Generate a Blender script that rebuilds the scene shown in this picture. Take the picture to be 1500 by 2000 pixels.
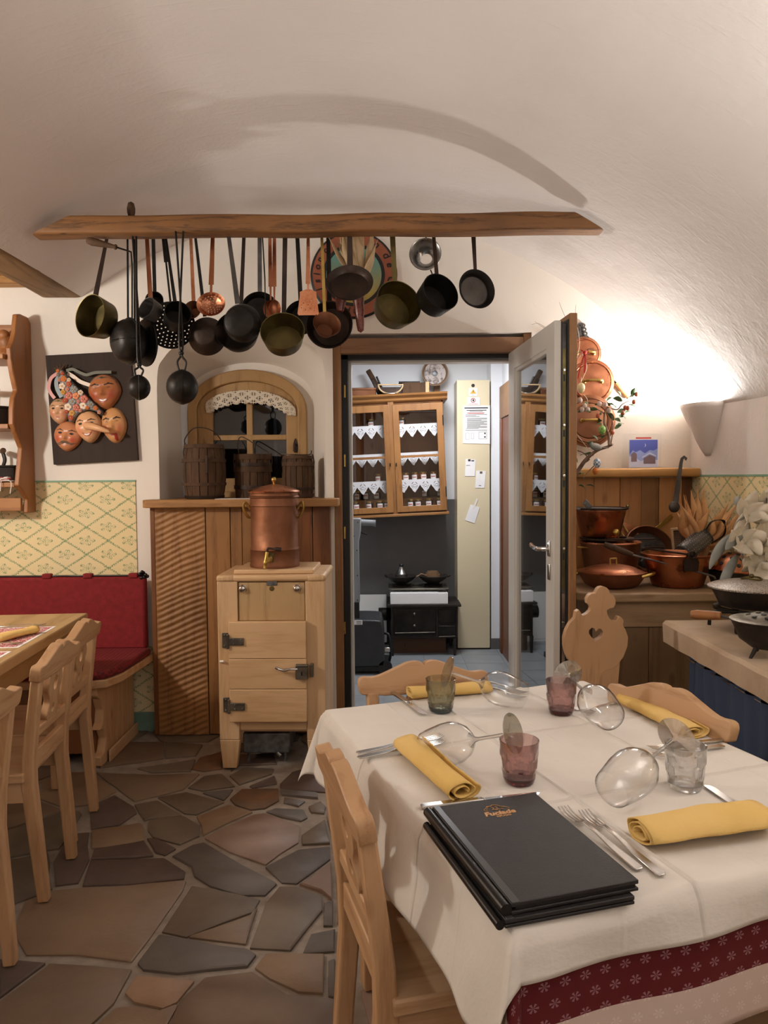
import bpy, bmesh, math, random
from mathutils import Vector, Matrix, geometry, noise
from math import sin, cos, pi, sqrt, atan2, hypot, radians as R
random.seed(7)
sc = bpy.context.scene
for o in list(bpy.data.objects):
    bpy.data.objects.remove(o)
COL = sc.collection

# ------------------------------------------------------------------ camera
F = 1450.0
EYE = Vector((0, 0, 1.40))
CAMROT = Matrix.Rotation(pi/2 - R(2.69), 3, 'X') @ Matrix.Rotation(-R(0.45), 3, 'Z')
cd = bpy.data.cameras.new('camera'); camera = bpy.data.objects.new('camera', cd); COL.objects.link(camera)
camera.matrix_world = Matrix.Translation(EYE) @ CAMROT.to_4x4()
cd.sensor_fit = 'VERTICAL'; cd.sensor_height = 24.0; cd.lens = 24.0 * F / 2000.0
cd.clip_start = 0.02
sc.camera = camera

# ------------------------------------------------------------------ world, lamps, exposure
w = bpy.data.worlds.new('night'); sc.world = w; w.use_nodes = True
w.node_tree.nodes['Background'].inputs[0].default_value = (0.02, 0.025, 0.04, 1)
w.node_tree.nodes['Background'].inputs[1].default_value = 0.25
vs = sc.view_settings
vs.view_transform = 'Standard'; vs.look = 'None'; vs.exposure = 0.22; vs.gamma = 1.0; vs.use_curve_mapping = False
WARM = (1.0, 0.87, 0.72)
def lamp(name, loc, watts, col=WARM, size=0.06):
    d = bpy.data.lights.new(name, 'POINT'); d.energy = watts; d.color = col; d.shadow_soft_size = size
    o = bpy.data.objects.new(name, d); o.location = loc; COL.objects.link(o); return o
def area(name, loc, watts, size, col=WARM, rot=(0, 0, 0)):
    d = bpy.data.lights.new(name, 'AREA'); d.energy = watts; d.color = col; d.shape = 'DISK'; d.size = size
    o = bpy.data.objects.new(name, d); o.location = loc; o.rotation_euler = rot; COL.objects.link(o); return o
LC = (1.0, 0.985, 0.95)
lamp('sconce_light_corner', (1.615, 3.87, 1.750), 53, LC, 0.03)
lamp('table_lamp_light_left', (-2.50, 2.35, 1.98), 72, (1.0, 0.96, 0.89), 0.08)
area('uplight_right_wall', (1.35, 1.25, 1.60), 16, 0.20, LC, (pi, 0, 0))
area('uplight_right_wall_back', (1.45, -1.2, 1.78), 14, 0.20, LC, (pi, 0, 0))
area('vault_fill_mid_room', (-0.7, -0.7, 1.75), 17, 0.35, LC, (pi, 0, 0))  # unseen uplight added to brighten the vault by bounce
lamp('lamp_light_behind', (-0.9, -1.8, 2.1), 6, LC, 0.25)
area('pantry_ceiling_light', (0.35, 5.15, 2.42), 25, 0.5, (0.95, 0.97, 1.0))

# ------------------------------------------------------------------ pixel helpers (photo frame 1500 x 2000 -> world)
def ray(px, py):
    return CAMROT @ Vector(((px - 750) / F, (1000 - py) / F, -1.0))
def aty(px, py, Y):
    d = ray(px, py); return EYE + d * (Y / d.y)
def atz(px, py, Z):
    d = ray(px, py); return EYE + d * ((Z - EYE.z) / d.z)
def atx(px, py, X):
    d = ray(px, py); return EYE + d * (X / d.x)

# ------------------------------------------------------------------ mesh builder
class MB:
    def __init__(s):
        s.v = []; s.f = []; s.uv = None; s.vc = None
    def add(s, verts, faces, M=None):
        b = len(s.v)
        s.v += [(M @ Vector(p)) if M is not None else Vector(p) for p in verts]
        s.f += [tuple(b + i for i in f) for f in faces]
        return s
    def box(s, x0, y0, z0, x1, y1, z1, M=None):
        vs_ = [(x, y, z) for z in (z0, z1) for y in (y0, y1) for x in (x0, x1)]
        return s.add(vs_, [(0, 2, 3, 1), (4, 5, 7, 6), (0, 1, 5, 4), (2, 6, 7, 3), (0, 4, 6, 2), (1, 3, 7, 5)], M)
    def prism(s, poly, d0, d1, plane='XZ', holes=(), M=None):
        def P(a, b, d):
            return (a, d, b) if plane == 'XZ' else ((a, b, d) if plane == 'XY' else (d, a, b))
        loops = [list(poly)] + [list(h) for h in holes]
        if not holes: tri = [tuple(range(len(loops[0])))]
        else:
            bm = bmesh.new(); es = []; k = 0
            for L in loops:
                bv = [bm.verts.new((a, b, 0)) for a, b in L]
                for i in range(len(bv)): es.append(bm.edges.new((bv[i-1], bv[i])))
            bm.verts.index_update()
            r_ = bmesh.ops.triangle_fill(bm, use_beauty=True, use_dissolve=False, edges=es, normal=(0, 0, 1))
            tri = [tuple(v.index for v in f.verts) for f in r_['geom'] if isinstance(f, bmesh.types.BMFace)]
            bm.free()
        flat = [p for L in loops for p in L]; n = len(flat)
        vs_ = [P(a, b, d0) for a, b in flat] + [P(a, b, d1) for a, b in flat]
        fs = [tuple(t) for t in tri] + [tuple(n + i for i in reversed(t)) for t in tri]
        k = 0
        for L in loops:
            m = len(L)
            for i in range(m):
                j = (i + 1) % m
                fs.append((k + i, k + j, n + k + j, n + k + i))
            k += m
        return s.add(vs_, fs, M)
    def sweep(s, pts, sect, closed=False, caps=True, M=None, up=None, scales=None):
        """sweep a closed 2D section (list of (a,b)) along pts"""
        pts = [Vector(p) for p in pts]; n = len(pts); m = len(sect)
        tang = []
        for i in range(n):
            if closed: t = pts[(i+1) % n] - pts[i-1]
            elif i == 0: t = pts[1] - pts[0]
            elif i == n-1: t = pts[-1] - pts[-2]
            else: t = (pts[i+1] - pts[i]).normalized() + (pts[i] - pts[i-1]).normalized()
            tang.append(t.normalized() if t.length > 1e-9 else Vector((0, 0, 1)))
        ref = Vector(up) if up is not None else (Vector((0, 0, 1)) if abs(tang[0].z) < 0.9 else Vector((0, 1, 0)))
        vs_ = []; nrm = None
        for i in range(n):
            t = tang[i]
            if up is not None or nrm is None: b = ref
            else: b = nrm
            nn = b - t * b.dot(t)
            if nn.length < 1e-6: nn = Vector((1, 0, 0)) - t * t.x
            nn.normalize(); nrm = nn
            bi = t.cross(nn)
            k = scales[i] if scales else 1.0
            ka, kb = k if isinstance(k, tuple) else (k, k)
            for a, c in sect:
                vs_.append(pts[i] + bi * (a * ka) + nn * (c * kb))
        fs = []
        for i in range(n if closed else n - 1):
            j = (i + 1) % n
            for q in range(m):
                r = (q + 1) % m
                fs.append((i*m + q, i*m + r, j*m + r, j*m + q))
        if caps and not closed:
            fs.append(tuple(range(m - 1, -1, -1))); fs.append(tuple((n-1)*m + q for q in range(m)))
        return s.add(vs_, fs, M)
    def tube(s, pts, r, n=8, closed=False, caps=True, M=None):
        sect = [(cos(2*pi*i/n), sin(2*pi*i/n)) for i in range(n)]
        sc_ = list(r) if isinstance(r, (list, tuple)) else [r] * len(pts)
        return s.sweep(pts, sect, closed, caps, M, None, sc_)
    def bar(s, pts, w, d, up=(0, 0, 1), M=None, scales=None):
        sect = [(-w/2, -d/2), (w/2, -d/2), (w/2, d/2), (-w/2, d/2)]
        return s.sweep(pts, sect, False, True, M, up, scales)
    def lathe(s, prof, n=32, M=None, fr=None, close=False):
        """prof: (r, z); fr(r,ang,z)->r ; close joins last profile point to first"""
        vs_ = []; fs = []; idx = []
        for r, z in prof:
            if r < 1e-6:
                idx.append([len(vs_)]); vs_.append((0, 0, z))
            else:
                row = []
                for i in range(n):
                    a = 2*pi*i/n; rr = fr(r, a, z) if fr else r
                    row.append(len(vs_)); vs_.append((rr*cos(a), rr*sin(a), z))
                idx.append(row)
        pairs = list(zip(idx, idx[1:])) + ([(idx[-1], idx[0])] if close else [])
        for A, B in pairs:
            if len(A) == 1 and len(B) == 1: continue
            for i in range(n):
                j = (i + 1) % n
                if len(A) == 1: fs.append((A[0], B[i], B[j]))
                elif len(B) == 1: fs.append((A[i], B[0], A[j]))
                else: fs.append((A[i], B[i], B[j], A[j]))
        return s.add(vs_, fs, M)
    def ball(s, c, rx, ry=None, rz=None, nu=14, nv=9, M=None):
        ry = ry or rx; rz = rz or rx
        T = Matrix.Translation(Vector(c)) @ Matrix.Diagonal((rx, ry, rz, 1))
        if M is not None: T = M @ T
        return s.lathe([(sin(pi*k/nv), -cos(pi*k/nv)) if 0 < k < nv else (0, -1 if k == 0 else 1) for k in range(nv+1)], nu, T)
    def grid(s, fn, nu, nv, M=None, closeu=False, uvf=None, flip=False):
        vs_ = [fn(i/nu if closeu else i/nu, j/nv) for j in range(nv+1) for i in range(nu if closeu else nu+1)]
        W = nu if closeu else nu + 1
        fs = []
        for j in range(nv):
            for i in range(nu):
                i2 = (i + 1) % W if closeu else i + 1
                q = (j*W + i, j*W + i2, (j+1)*W + i2, (j+1)*W + i)
                fs.append(q[::-1] if flip else q)
        if uvf: s.uv = (s.uv or []) + [uvf(i/nu, j/nv) for j in range(nv+1) for i in range(W)]
        return s.add(vs_, fs, M)
    def build(s, name, mat=None, parent=None, smooth=35, recalc=True, bevel=0, solid=0, offset=0, subsurf=0):
        me = bpy.data.meshes.new(name)
        me.from_pydata([tuple(p) for p in s.v], [], s.f)
        if recalc:
            bm = bmesh.new(); bm.from_mesh(me)
            bmesh.ops.recalc_face_normals(bm, faces=bm.faces)
            bm.to_mesh(me); bm.free()
        if s.uv:
            ul = me.uv_layers.new(name='UVMap')
            for l in me.loops: ul.data[l.index].uv = s.uv[l.vertex_index]
        if s.vc:
            ca = me.color_attributes.new('col', 'FLOAT_COLOR', 'POINT')
            for i, c in enumerate(s.vc): ca.data[i].color = (*c, 1.0)
        if smooth:
            me.polygons.foreach_set('use_smooth', [True]*len(me.polygons))
            if smooth < 180: me.set_sharp_from_angle(angle=R(smooth))
        me.update()
        o = bpy.data.objects.new(name, me); COL.objects.link(o)
        if mat is not None: me.materials.append(mat)
        if parent is not None: o.parent = parent
        if solid:
            m = o.modifiers.new('thick', 'SOLIDIFY'); m.thickness = solid; m.offset = offset
        if bevel:
            m = o.modifiers.new('soft', 'BEVEL'); m.width = bevel; m.segments = 2; m.limit_method = 'ANGLE'; m.angle_limit = R(40)
            m.harden_normals = False
        if subsurf:
            m = o.modifiers.new('sub', 'SUBSURF'); m.levels = subsurf; m.render_levels = subsurf
        return o

def tag(o, label, cat, group=None):
    o['label'] = label; o['category'] = cat
    if group: o['group'] = group
    return o
def thing(name, label, cat, loc=(0, 0, 0), rotz=0.0, group=None):
    o = bpy.data.objects.new(name, None); COL.objects.link(o)
    o.empty_display_size = 0.05
    o.location = loc; o.rotation_euler = (0, 0, rotz)
    return tag(o, label, cat, group)
def struct(o):
    o['kind'] = 'structure'; return o
def copy_tree(o, parent=None):
    c = o.copy(); COL.objects.link(c); c.parent = parent
    for ch in list(o.children): copy_tree(ch, c)
    return c
def frame(origin, zdir, up=(0, 0, 1)):
    """matrix with local z along zdir, local y as close to up as possible"""
    z = Vector(zdir).normalized(); u = Vector(up)
    y = u - z * u.dot(z)
    if y.length < 1e-5: y = Vector((0, 1, 0)) - z * z.y
    y.normalize(); x = y.cross(z)
    M = Matrix((x, y, z)).transposed().to_4x4(); M.translation = Vector(origin); return M
def bez(p, n=12):
    """catmull-rom through points"""
    P = [Vector(q) for q in p]; out = []
    for i in range(len(P) - 1):
        a = P[i-1] if i else P[0] * 2 - P[1]
        b, c = P[i], P[i+1]
        d = P[i+2] if i + 2 < len(P) else P[-1] * 2 - P[-2]
        for k in range(n):
            t = k / n
            out.append(0.5 * ((2*b) + (c - a)*t + (2*a - 5*b + 4*c - d)*t*t + (3*b - a - 3*c + d)*t**3))
    out.append(P[-1]); return out
def bez2(p, n=8):
    return [(q.x, q.y) for q in bez([(a, b, 0) for a, b in p], n)]
def text_mesh(txt, size, M, name, mat, parent=None, ext=0.0003, align='CENTER', shear=0.0, bold=0.0):
    cu = bpy.data.curves.new('t', 'FONT'); cu.body = txt; cu.size = size; cu.align_x = align; cu.extrude = ext
    cu.shear = shear; cu.offset = bold; cu.resolution_u = 3
    o = bpy.data.objects.new('t', cu); COL.objects.link(o)
    dg = bpy.context.evaluated_depsgraph_get()
    me = bpy.data.meshes.new_from_object(o.evaluated_get(dg)); me.name = name
    bpy.data.objects.remove(o); bpy.data.curves.remove(cu)
    me.transform(M); me.materials.clear(); me.materials.append(mat)
    ob = bpy.data.objects.new(name, me); COL.objects.link(ob)
    if parent is not None: ob.parent = parent
    return ob

# ------------------------------------------------------------------ materials
def lin(c):
    if isinstance(c, str):
        c = c.lstrip('#'); c = [int(c[i:i+2], 16)/255 for i in (0, 2, 4)]
    return tuple((x/12.92 if x <= 0.04045 else ((x+0.055)/1.055)**2.4) for x in c) + (1.0,)
class NT:
    def __init__(s, name):
        s.m = bpy.data.materials.new(name); s.m.use_nodes = True
        s.t = s.m.node_tree; s.t.nodes.clear()
        s.out = s.n('ShaderNodeOutputMaterial')
    def n(s, typ, **kw):
        nd = s.t.nodes.new(typ)
        for k, v in kw.items(): setattr(nd, k, v)
        return nd
    def link(s, a, b): s.t.links.new(a, b)
    def setin(s, sock, v):
        if isinstance(v, bpy.types.NodeSocket): s.link(v, sock)
        else: sock.default_value = v
    def math(s, op, a, b=0.0, c=0.0):
        nd = s.n('ShaderNodeMath', operation=op)
        s.setin(nd.inputs[0], a); s.setin(nd.inputs[1], b); s.setin(nd.inputs[2], c)
        return nd.outputs[0]
    def coord(s, kind='Object', scale=(1, 1, 1), rot=(0, 0, 0), rnd=0.0):
        tc = s.n('ShaderNodeTexCoord'); v = tc.outputs[kind]
        if rnd:
            oi = s.n('ShaderNodeObjectInfo')
            mu = s.math('MULTIPLY', oi.outputs['Random'], rnd)
            ad = s.n('ShaderNodeVectorMath', operation='ADD'); s.link(v, ad.inputs[0])
            cm = s.n('ShaderNodeCombineXYZ')
            for i in range(3): s.link(mu, cm.inputs[i])
            s.link(cm.outputs[0], ad.inputs[1]); v = ad.outputs[0]
        mp = s.n('ShaderNodeMapping'); s.link(v, mp.inputs[0])
        mp.inputs['Scale'].default_value = scale; mp.inputs['Rotation'].default_value = rot
        return mp.outputs[0]
    def noise(s, vec, scale=5, detail=4, rough=0.55, dist=0.0):
        nd = s.n('ShaderNodeTexNoise'); s.link(vec, nd.inputs['Vector'])
        nd.inputs['Scale'].default_value = scale; nd.inputs['Detail'].default_value = detail
        nd.inputs['Roughness'].default_value = rough; nd.inputs['Distortion'].default_value = dist
        return nd.outputs['Fac']
    def voro(s, vec, scale=5, feature='F1', out='Distance', rnd=1.0):
        nd = s.n('ShaderNodeTexVoronoi', feature=feature); s.link(vec, nd.inputs['Vector'])
        nd.inputs['Scale'].default_value = scale; nd.inputs['Randomness'].default_value = rnd
        return nd.outputs[out]
    def ramp(s, fac, stops, interp='LINEAR'):
        nd = s.n('ShaderNodeValToRGB'); s.link(fac, nd.inputs[0]); cr = nd.color_ramp; cr.interpolation = interp
        while len(cr.elements) < len(stops): cr.elements.new(0.5)
        for e, (p, c) in zip(cr.elements, stops):
            e.position = p; e.color = c if len(c) == 4 else (*c, 1)
        return nd.outputs[0]
    def mix(s, fac, a, b, mode='MIX'):
        nd = s.n('ShaderNodeMix', data_type='RGBA', blend_type=mode)
        s.setin(nd.inputs[0], fac); s.setin(nd.inputs[6], a); s.setin(nd.inputs[7], b)
        return nd.outputs[2]
    def maprange(s, v, a, b, c=0.0, d=1.0):
        nd = s.n('ShaderNodeMapRange'); s.link(v, nd.inputs[0])
        for i, x in enumerate((a, b, c, d)): nd.inputs[i+1].default_value = x
        return nd.outputs[0]
    def bump(s, h, strength=0.3, dist=0.01, nrm=None):
        nd = s.n('ShaderNodeBump'); s.link(h, nd.inputs['Height'])
        nd.inputs['Strength'].default_value = strength; nd.inputs['Distance'].default_value = dist
        if nrm is not None: s.link(nrm, nd.inputs['Normal'])
        return nd.outputs[0]
    def bsdf(s, color, rough=0.5, metal=0.0, nrm=None, **kw):
        b = s.n('ShaderNodeBsdfPrincipled')
        s.setin(b.inputs['Base Color'], color); s.setin(b.inputs['Roughness'], rough); s.setin(b.inputs['Metallic'], metal)
        if nrm is not None: s.link(nrm, b.inputs['Normal'])
        for k, v in kw.items(): s.setin(b.inputs[k], v)
        s.link(b.outputs[0], s.out.inputs[0]); return s.m

def plain(name, col, rough=0.5, metal=0.0, **kw):
    return NT(name).bsdf(lin(col), rough, metal, **kw)
def mottled(name, c1, c2, rough=0.5, metal=0.0, scale=12, bump=0.0, bscale=60, rvar=0.0, detail=5, rnd=3.0):
    t = NT(name); v = t.coord(rnd=rnd)
    n = t.noise(v, scale, detail)
    col = t.ramp(n, [(0.35, lin(c1)), (0.65, lin(c2))])
    nr = t.bump(t.noise(v, bscale, 3), bump, 0.004) if bump else None
    rg = t.maprange(t.noise(v, scale*1.7, 3), 0.3, 0.7, max(0.02, rough-rvar), min(1, rough+rvar)) if rvar else rough
    return t.bsdf(col, rg, metal, nr)
def wood(name, c1, c2, c3=None, axis='Z', scale=1.0, rough=0.55, bump=0.12, knots=0.6, rnd=11.0):
    t = NT(name)
    st = {'X': (0.09, 1, 1), 'Y': (1, 0.09, 1), 'Z': (1, 1, 0.09)}[axis]
    v = t.coord(scale=tuple(a*scale for a in st), rnd=rnd)
    warp = t.noise(v, 3.0, 2, 0.5)
    g1 = t.noise(v, 14, 5, 0.6, 1.2)
    ring = t.math('FRACT', t.math('MULTIPLY', t.math('ADD', warp, t.math('MULTIPLY', g1, 0.12)), 11.0))
    ring = t.math('ABSOLUTE', t.math('SUBTRACT', ring, 0.5))
    g = t.math('ADD', t.math('MULTIPLY', ring, 0.7), t.math('MULTIPLY', t.noise(v, 90, 4, 0.7), 0.75))
    c3 = c3 or c2
    col = t.ramp(g, [(0.25, lin(c2)), (0.55, lin(c1)), (0.8, lin(c1))])
    broad = t.noise(t.coord(rnd=rnd), 2.2, 3)
    col = t.mix(t.maprange(broad, 0.45, 0.75, 0, 0.55), col, lin(c3))
    if knots:
        kst = {'X': (0.45, 1, 1), 'Y': (1, 0.45, 1), 'Z': (1, 1, 0.45)}[axis]
        kv = t.coord(scale=tuple(a*scale for a in kst), rnd=rnd)
        k = t.voro(kv, 5.5)
        col = t.mix(t.maprange(k, 0.03, 0.11, knots, 0), col, lin(c3), 'MULTIPLY')
    nr = t.bump(g, bump, 0.004)
    return t.bsdf(col, rough, 0, nr)
def glassy(name, tint=(1, 1, 1), gloss_rough=0.02, ior=1.45, boost=1.0, refr=0.0):
    """thin clear sheet: tinted see-through plus fresnel mirror"""
    t = NT(name)
    tr = t.n('ShaderNodeBsdfTransparent'); tr.inputs[0].default_value = (*tint, 1)
    gl = t.n('ShaderNodeBsdfGlossy'); gl.inputs['Roughness'].default_value = gloss_rough
    lw = t.n('ShaderNodeLayerWeight'); lw.inputs[0].default_value = 0.5
    f0 = ((ior-1)/(ior+1))**2
    fr = t.math('ADD', f0, t.math('MULTIPLY', t.math('POWER', lw.outputs['Facing'], 5.0), 1-f0))
    mx = t.n('ShaderNodeMixShader'); t.link(t.math('MINIMUM', t.math('MULTIPLY', fr, boost), 0.9), mx.inputs[0])
    body = tr.outputs[0]
    if refr:
        rf = t.n('ShaderNodeBsdfRefraction'); rf.inputs[0].default_value = (*tint, 1); rf.inputs['IOR'].default_value = 1.45; rf.inputs['Roughness'].default_value = 0.0
        m2 = t.n('ShaderNodeMixShader'); m2.inputs[0].default_value = refr
        t.link(tr.outputs[0], m2.inputs[1]); t.link(rf.outputs[0], m2.inputs[2]); body = m2.outputs[0]
    t.link(body, mx.inputs[1]); t.link(gl.outputs[0], mx.inputs[2]); t.link(mx.outputs[0], t.out.inputs[0])
    return t.m
def vcol(name, rough=0.45, bump=0.0):
    t = NT(name); a = t.n('ShaderNodeVertexColor', layer_name='col')
    nr = t.bump(t.noise(t.coord(), 80, 3), bump, 0.002) if bump else None
    return t.bsdf(a.outputs[0], rough, 0, nr)

def plaster(name, c1, c2, strokes=True, bump=0.35):
    t = NT(name); v = t.coord()
    n = t.noise(v, 1.3, 4)
    col = t.ramp(n, [(0.3, lin(c1)), (0.7, lin(c2))])
    h = t.noise(v, 4, 6, 0.6)
    if strokes:
        sv = t.coord(scale=(1.0, 5.5, 1.6), rot=(0.5, 0.35, 0.3))
        h = t.math('ADD', h, t.math('MULTIPLY', t.maprange(t.noise(sv, 6, 3, 0.5, 0.6), 0.56, 0.72), 0.09))
    h = t.math('ADD', h, t.math('MULTIPLY', t.noise(v, 55, 3), 0.12))
    return t.bsdf(col, 0.9, 0, t.bump(h, bump, 0.02))
def wallpaper(name, ax, az):
    """cream paper with a green trellis of sprigs; ax = 'X' or 'Y' is the running direction"""
    t = NT(name); tc = t.n('ShaderNodeTexCoord'); sp = t.n('ShaderNodeSeparateXYZ'); t.link(tc.outputs['Object'], sp.inputs[0])
    u0 = sp.outputs[0 if ax == 'X' else 1]; w0 = sp.outputs[2]
    nv = t.coord(); nz = t.n('ShaderNodeTexNoise'); t.link(nv, nz.inputs['Vector']); nz.inputs['Scale'].default_value = 26
    nz2 = t.n('ShaderNodeTexNoise'); t.link(nv, nz2.inputs['Vector']); nz2.inputs['Scale'].default_value = 120
    u = t.math('ADD', u0, t.math('MULTIPLY', t.math('SUBTRACT', nz.outputs['Fac'], 0.5), 0.016))
    w_ = t.math('ADD', w0, t.math('MULTIPLY', t.math('SUBTRACT', nz2.outputs['Fac'], 0.5), 0.016))
    P = 0.235
    a = t.math('DIVIDE', t.math('ADD', u, t.math('MULTIPLY', w_, 1.55)), P); b = t.math('DIVIDE', t.math('SUBTRACT', u, t.math('MULTIPLY', w_, 1.55)), P)
    def dist(q): return t.math('ABSOLUTE', t.math('SUBTRACT', t.math('FRACT', q), 0.5))
    da, db = dist(a), dist(b)
    vine = t.math('MAXIMUM', t.math('LESS_THAN', da, 0.013), t.math('LESS_THAN', db, 0.013))
    def ticks(d_signed, dd, along):
        q = t.math('ABSOLUTE', t.math('SUBTRACT', t.math('FRACT', t.math('MULTIPLY', t.math('ADD', along, t.math('MULTIPLY', t.math('ABSOLUTE', d_signed), 1.3)), 11.0)), 0.5))
        return t.math('MULTIPLY', t.math('LESS_THAN', q, 0.16), t.math('LESS_THAN', dd, 0.052))
    sa = t.math('SUBTRACT', t.math('FRACT', a), 0.5); sb = t.math('SUBTRACT', t.math('FRACT', b), 0.5)
    vine = t.math('MAXIMUM', vine, t.math('MAXIMUM', ticks(sa, da, b), ticks(sb, db, a)))
    # leafy flower sprig at every other crossing
    ea = t.math('SUBTRACT', t.math('FRACT', t.math('ADD', a, 0.5)), 0.5); eb = t.math('SUBTRACT', t.math('FRACT', t.math('ADD', b, 0.5)), 0.5)
    hx = t.math('ADD', ea, eb); hz = t.math('SUBTRACT', ea, eb)
    rad = t.math('SQRT', t.math('ADD', t.math('MULTIPLY', t.math('MULTIPLY', hx, hx), 0.8), t.math('MULTIPLY', hz, hz)))
    th = t.math('ARCTAN2', hz, hx)
    lobe = t.math('ADD', 0.10, t.math('MULTIPLY', t.math('ABSOLUTE', t.math('COSINE', t.math('MULTIPLY', th, 2.5))), 0.24))
    outline = t.math('LESS_THAN', t.math('ABSOLUTE', t.math('SUBTRACT', rad, lobe)), 0.018)
    vein = t.math('MULTIPLY', t.math('LESS_THAN', rad, lobe), t.math('LESS_THAN', t.math('ABSOLUTE', t.math('SINE', t.math('MULTIPLY', th, 2.5))), 0.16))
    core = t.math('LESS_THAN', t.math('ABSOLUTE', t.math('SUBTRACT', rad, 0.055)), 0.014)
    sprig = t.math('MAXIMUM', t.math('MAXIMUM', outline, vein), core)
    m = t.math('MAXIMUM', vine, sprig)
    base = t.mix(t.maprange(t.noise(nv, 1.6, 3), 0.4, 0.7), lin('#E8D4A2'), lin('#DECFA8'))
    col = t.mix(t.math('MULTIPLY', m, 0.85), base, lin('#66895E'))
    return t.bsdf(col, 0.85)

M = {}
M['plaster_vault'] = plaster('plaster_vault', '#DBD2CC', '#E4DCD7')
M['plaster'] = plaster('plaster_wall', '#E6DDD2', '#EBE3D9', strokes=False, bump=0.2)
M['pantry_white'] = plaster('pantry_white', '#E4E6EA', '#EBECEF', strokes=False, bump=0.08)
M['pantry_grey'] = mottled('pantry_grey', '#5C5A59', '#656362', 0.6, 0, 3)
M['wallpaper_x'] = wallpaper('wallpaper_back', 'X', 'Z')
M['wallpaper_y'] = wallpaper('wallpaper_side', 'Y', 'Z')
M['green'] = plain('green_border', '#7FA286', 0.6)
M['green_base'] = mottled('green_skirting', '#6C8A7C', '#7A988A', 0.35, 0, 9)
M['mortar'] = mottled('mortar', '#84776A', '#96897B', 0.9, 0, 20, 0.4, 90)
M['beam'] = wood('old_beam_wood', '#865A30', '#452B14', '#3A2410', 'X', 2.2, 0.6, 0.35, 0.9)
M['beam_y'] = wood('old_beam_grey', '#86663F', '#5C4026', '#48301A', 'Y', 1.2, 0.7, 0.3, 0.6)
M['board_x'] = wood('ceiling_board_wood', '#B88748', '#8A5F30', '#7A5229', 'X', 1.0, 0.6, 0.15, 0.5)
M['pine'] = wood('chair_pine', '#C29A72', '#A98058', '#9E7650', 'Z', 1.2, 0.5, 0.12, 0.5)
M['pine_x'] = wood('chair_pine_cross', '#C29A72', '#A57850', '#9E7650', 'X', 1.2, 0.5, 0.12, 0.7)
M['pine_y'] = wood('pine_seat', '#C6A07A', '#AC865E', '#A37D58', 'Y', 1.0, 0.5, 0.12, 0.5)
M['table_wood'] = wood('table_wood', '#BC9A6C', '#987A4C', '#90724A', 'Y', 0.9, 0.5, 0.12, 0.4)
M['icebox'] = wood('icebox_wood', '#D6B288', '#C49D70', '#BC9468', 'X', 0.9, 0.45, 0.06, 0.3)
M['icebox_z'] = wood('icebox_stile_wood', '#D2AF86', '#BE986C', '#B48E62', 'Z', 0.9, 0.45, 0.06, 0.3)
M['icebox_ply'] = wood('icebox_flap_wood', '#BC9C70', '#A08056', '#967650', 'Z', 0.8, 0.45, 0.05, 0)
M['panel'] = wood('rustic_panel_wood', '#9E7040', '#7C522A', '#62401F', 'Z', 0.9, 0.55, 0.15, 0.8)
M['panel_dark'] = wood('dark_panel_wood', '#7C4A22', '#5A3316', '#4A2911', 'Z', 0.9, 0.55, 0.15, 0.5)
M['panel_light'] = wood('light_panel_wood', '#C08A54', '#9E6C3B', '#925F33', 'Z', 0.9, 0.55, 0.1, 0.7)
M['ledge'] = wood('ledge_wood', '#A87A48', '#7C552D', '#6B4625', 'X', 1.0, 0.55, 0.2, 0.6)
M['rack'] = wood('rack_wood', '#A0693A', '#7C4C28', '#6E4223', 'Z', 0.9, 0.5, 0.12, 0.7)
M['rack_x'] = wood('rack_wood_cross', '#A87443', '#84532C', '#754825', 'X', 0.9, 0.5, 0.12, 0.5)
M['cupboard'] = wood('cupboard_wood', '#9C6C3C', '#7F542A', '#744A26', 'Z', 1.0, 0.45, 0.08, 0.4)
M['cupboard_x'] = wood('cupboard_wood_cross', '#9C6C3C', '#7F542A', '#744A26', 'X', 1.0, 0.45, 0.08, 0.4)
M['window_wood'] = wood('window_wood', '#B48D5A', '#977042', '#8C673C', 'Z', 1.0, 0.45, 0.06, 0.4)
M['doorframe'] = wood('door_frame_wood', '#9A6F45', '#7E5632', '#744D2C', 'Z', 1.0, 0.5, 0.08, 0.3)
M['doorframe_x'] = wood('door_lintel_wood', '#8F694A', '#755237', '#6A4830', 'X', 1.0, 0.5, 0.08, 0.3)
M['barrel'] = wood('barrel_wood', '#52371F', '#36230F', '#2C1C0D', 'Z', 1.4, 0.8, 0.3, 0.3)
M['redwood'] = wood('red_brown_wood', '#7B4629', '#5C311B', '#532B18', 'Z', 1.0, 0.4, 0.06, 0.2)
M['chest'] = wood('chest_wood', '#8A6E50', '#705538', '#654B31', 'Z', 0.9, 0.55, 0.1, 0.4)
M['chest_top'] = wood('chest_top_wood', '#AC9070', '#8E7252', '#846A4C', 'X', 0.9, 0.5, 0.1, 0.4)
M['copper'] = mottled('copper', '#A8684A', '#BE8160', 0.34, 1.0, 9, 0.12, 40, 0.12)
M['copper_dark'] = mottled('aged_copper', '#7A5038', '#90644C', 0.55, 1.0, 7, 0.12, 40, 0.12)
M['copper_bright'] = mottled('hammered_copper', '#C27A55', '#D99A76', 0.36, 1.0, 12, 0.5, 90, 0.1)
M['brass'] = mottled('aged_brass', '#60563A', '#7C7048', 0.45, 1.0, 8, 0.1, 30, 0.12)
M['brass_bright'] = mottled('brass', '#A88B4C', '#C2A45E', 0.35, 1.0, 10, 0.05, 30, 0.1)
M['iron'] = mottled('black_iron', '#24211F', '#33302D', 0.45, 0.8, 9, 0.25, 60, 0.12)
M['iron_brown'] = mottled('rusty_iron', '#372E29', '#4A3B33', 0.5, 0.75, 9, 0.3, 60, 0.12)
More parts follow.
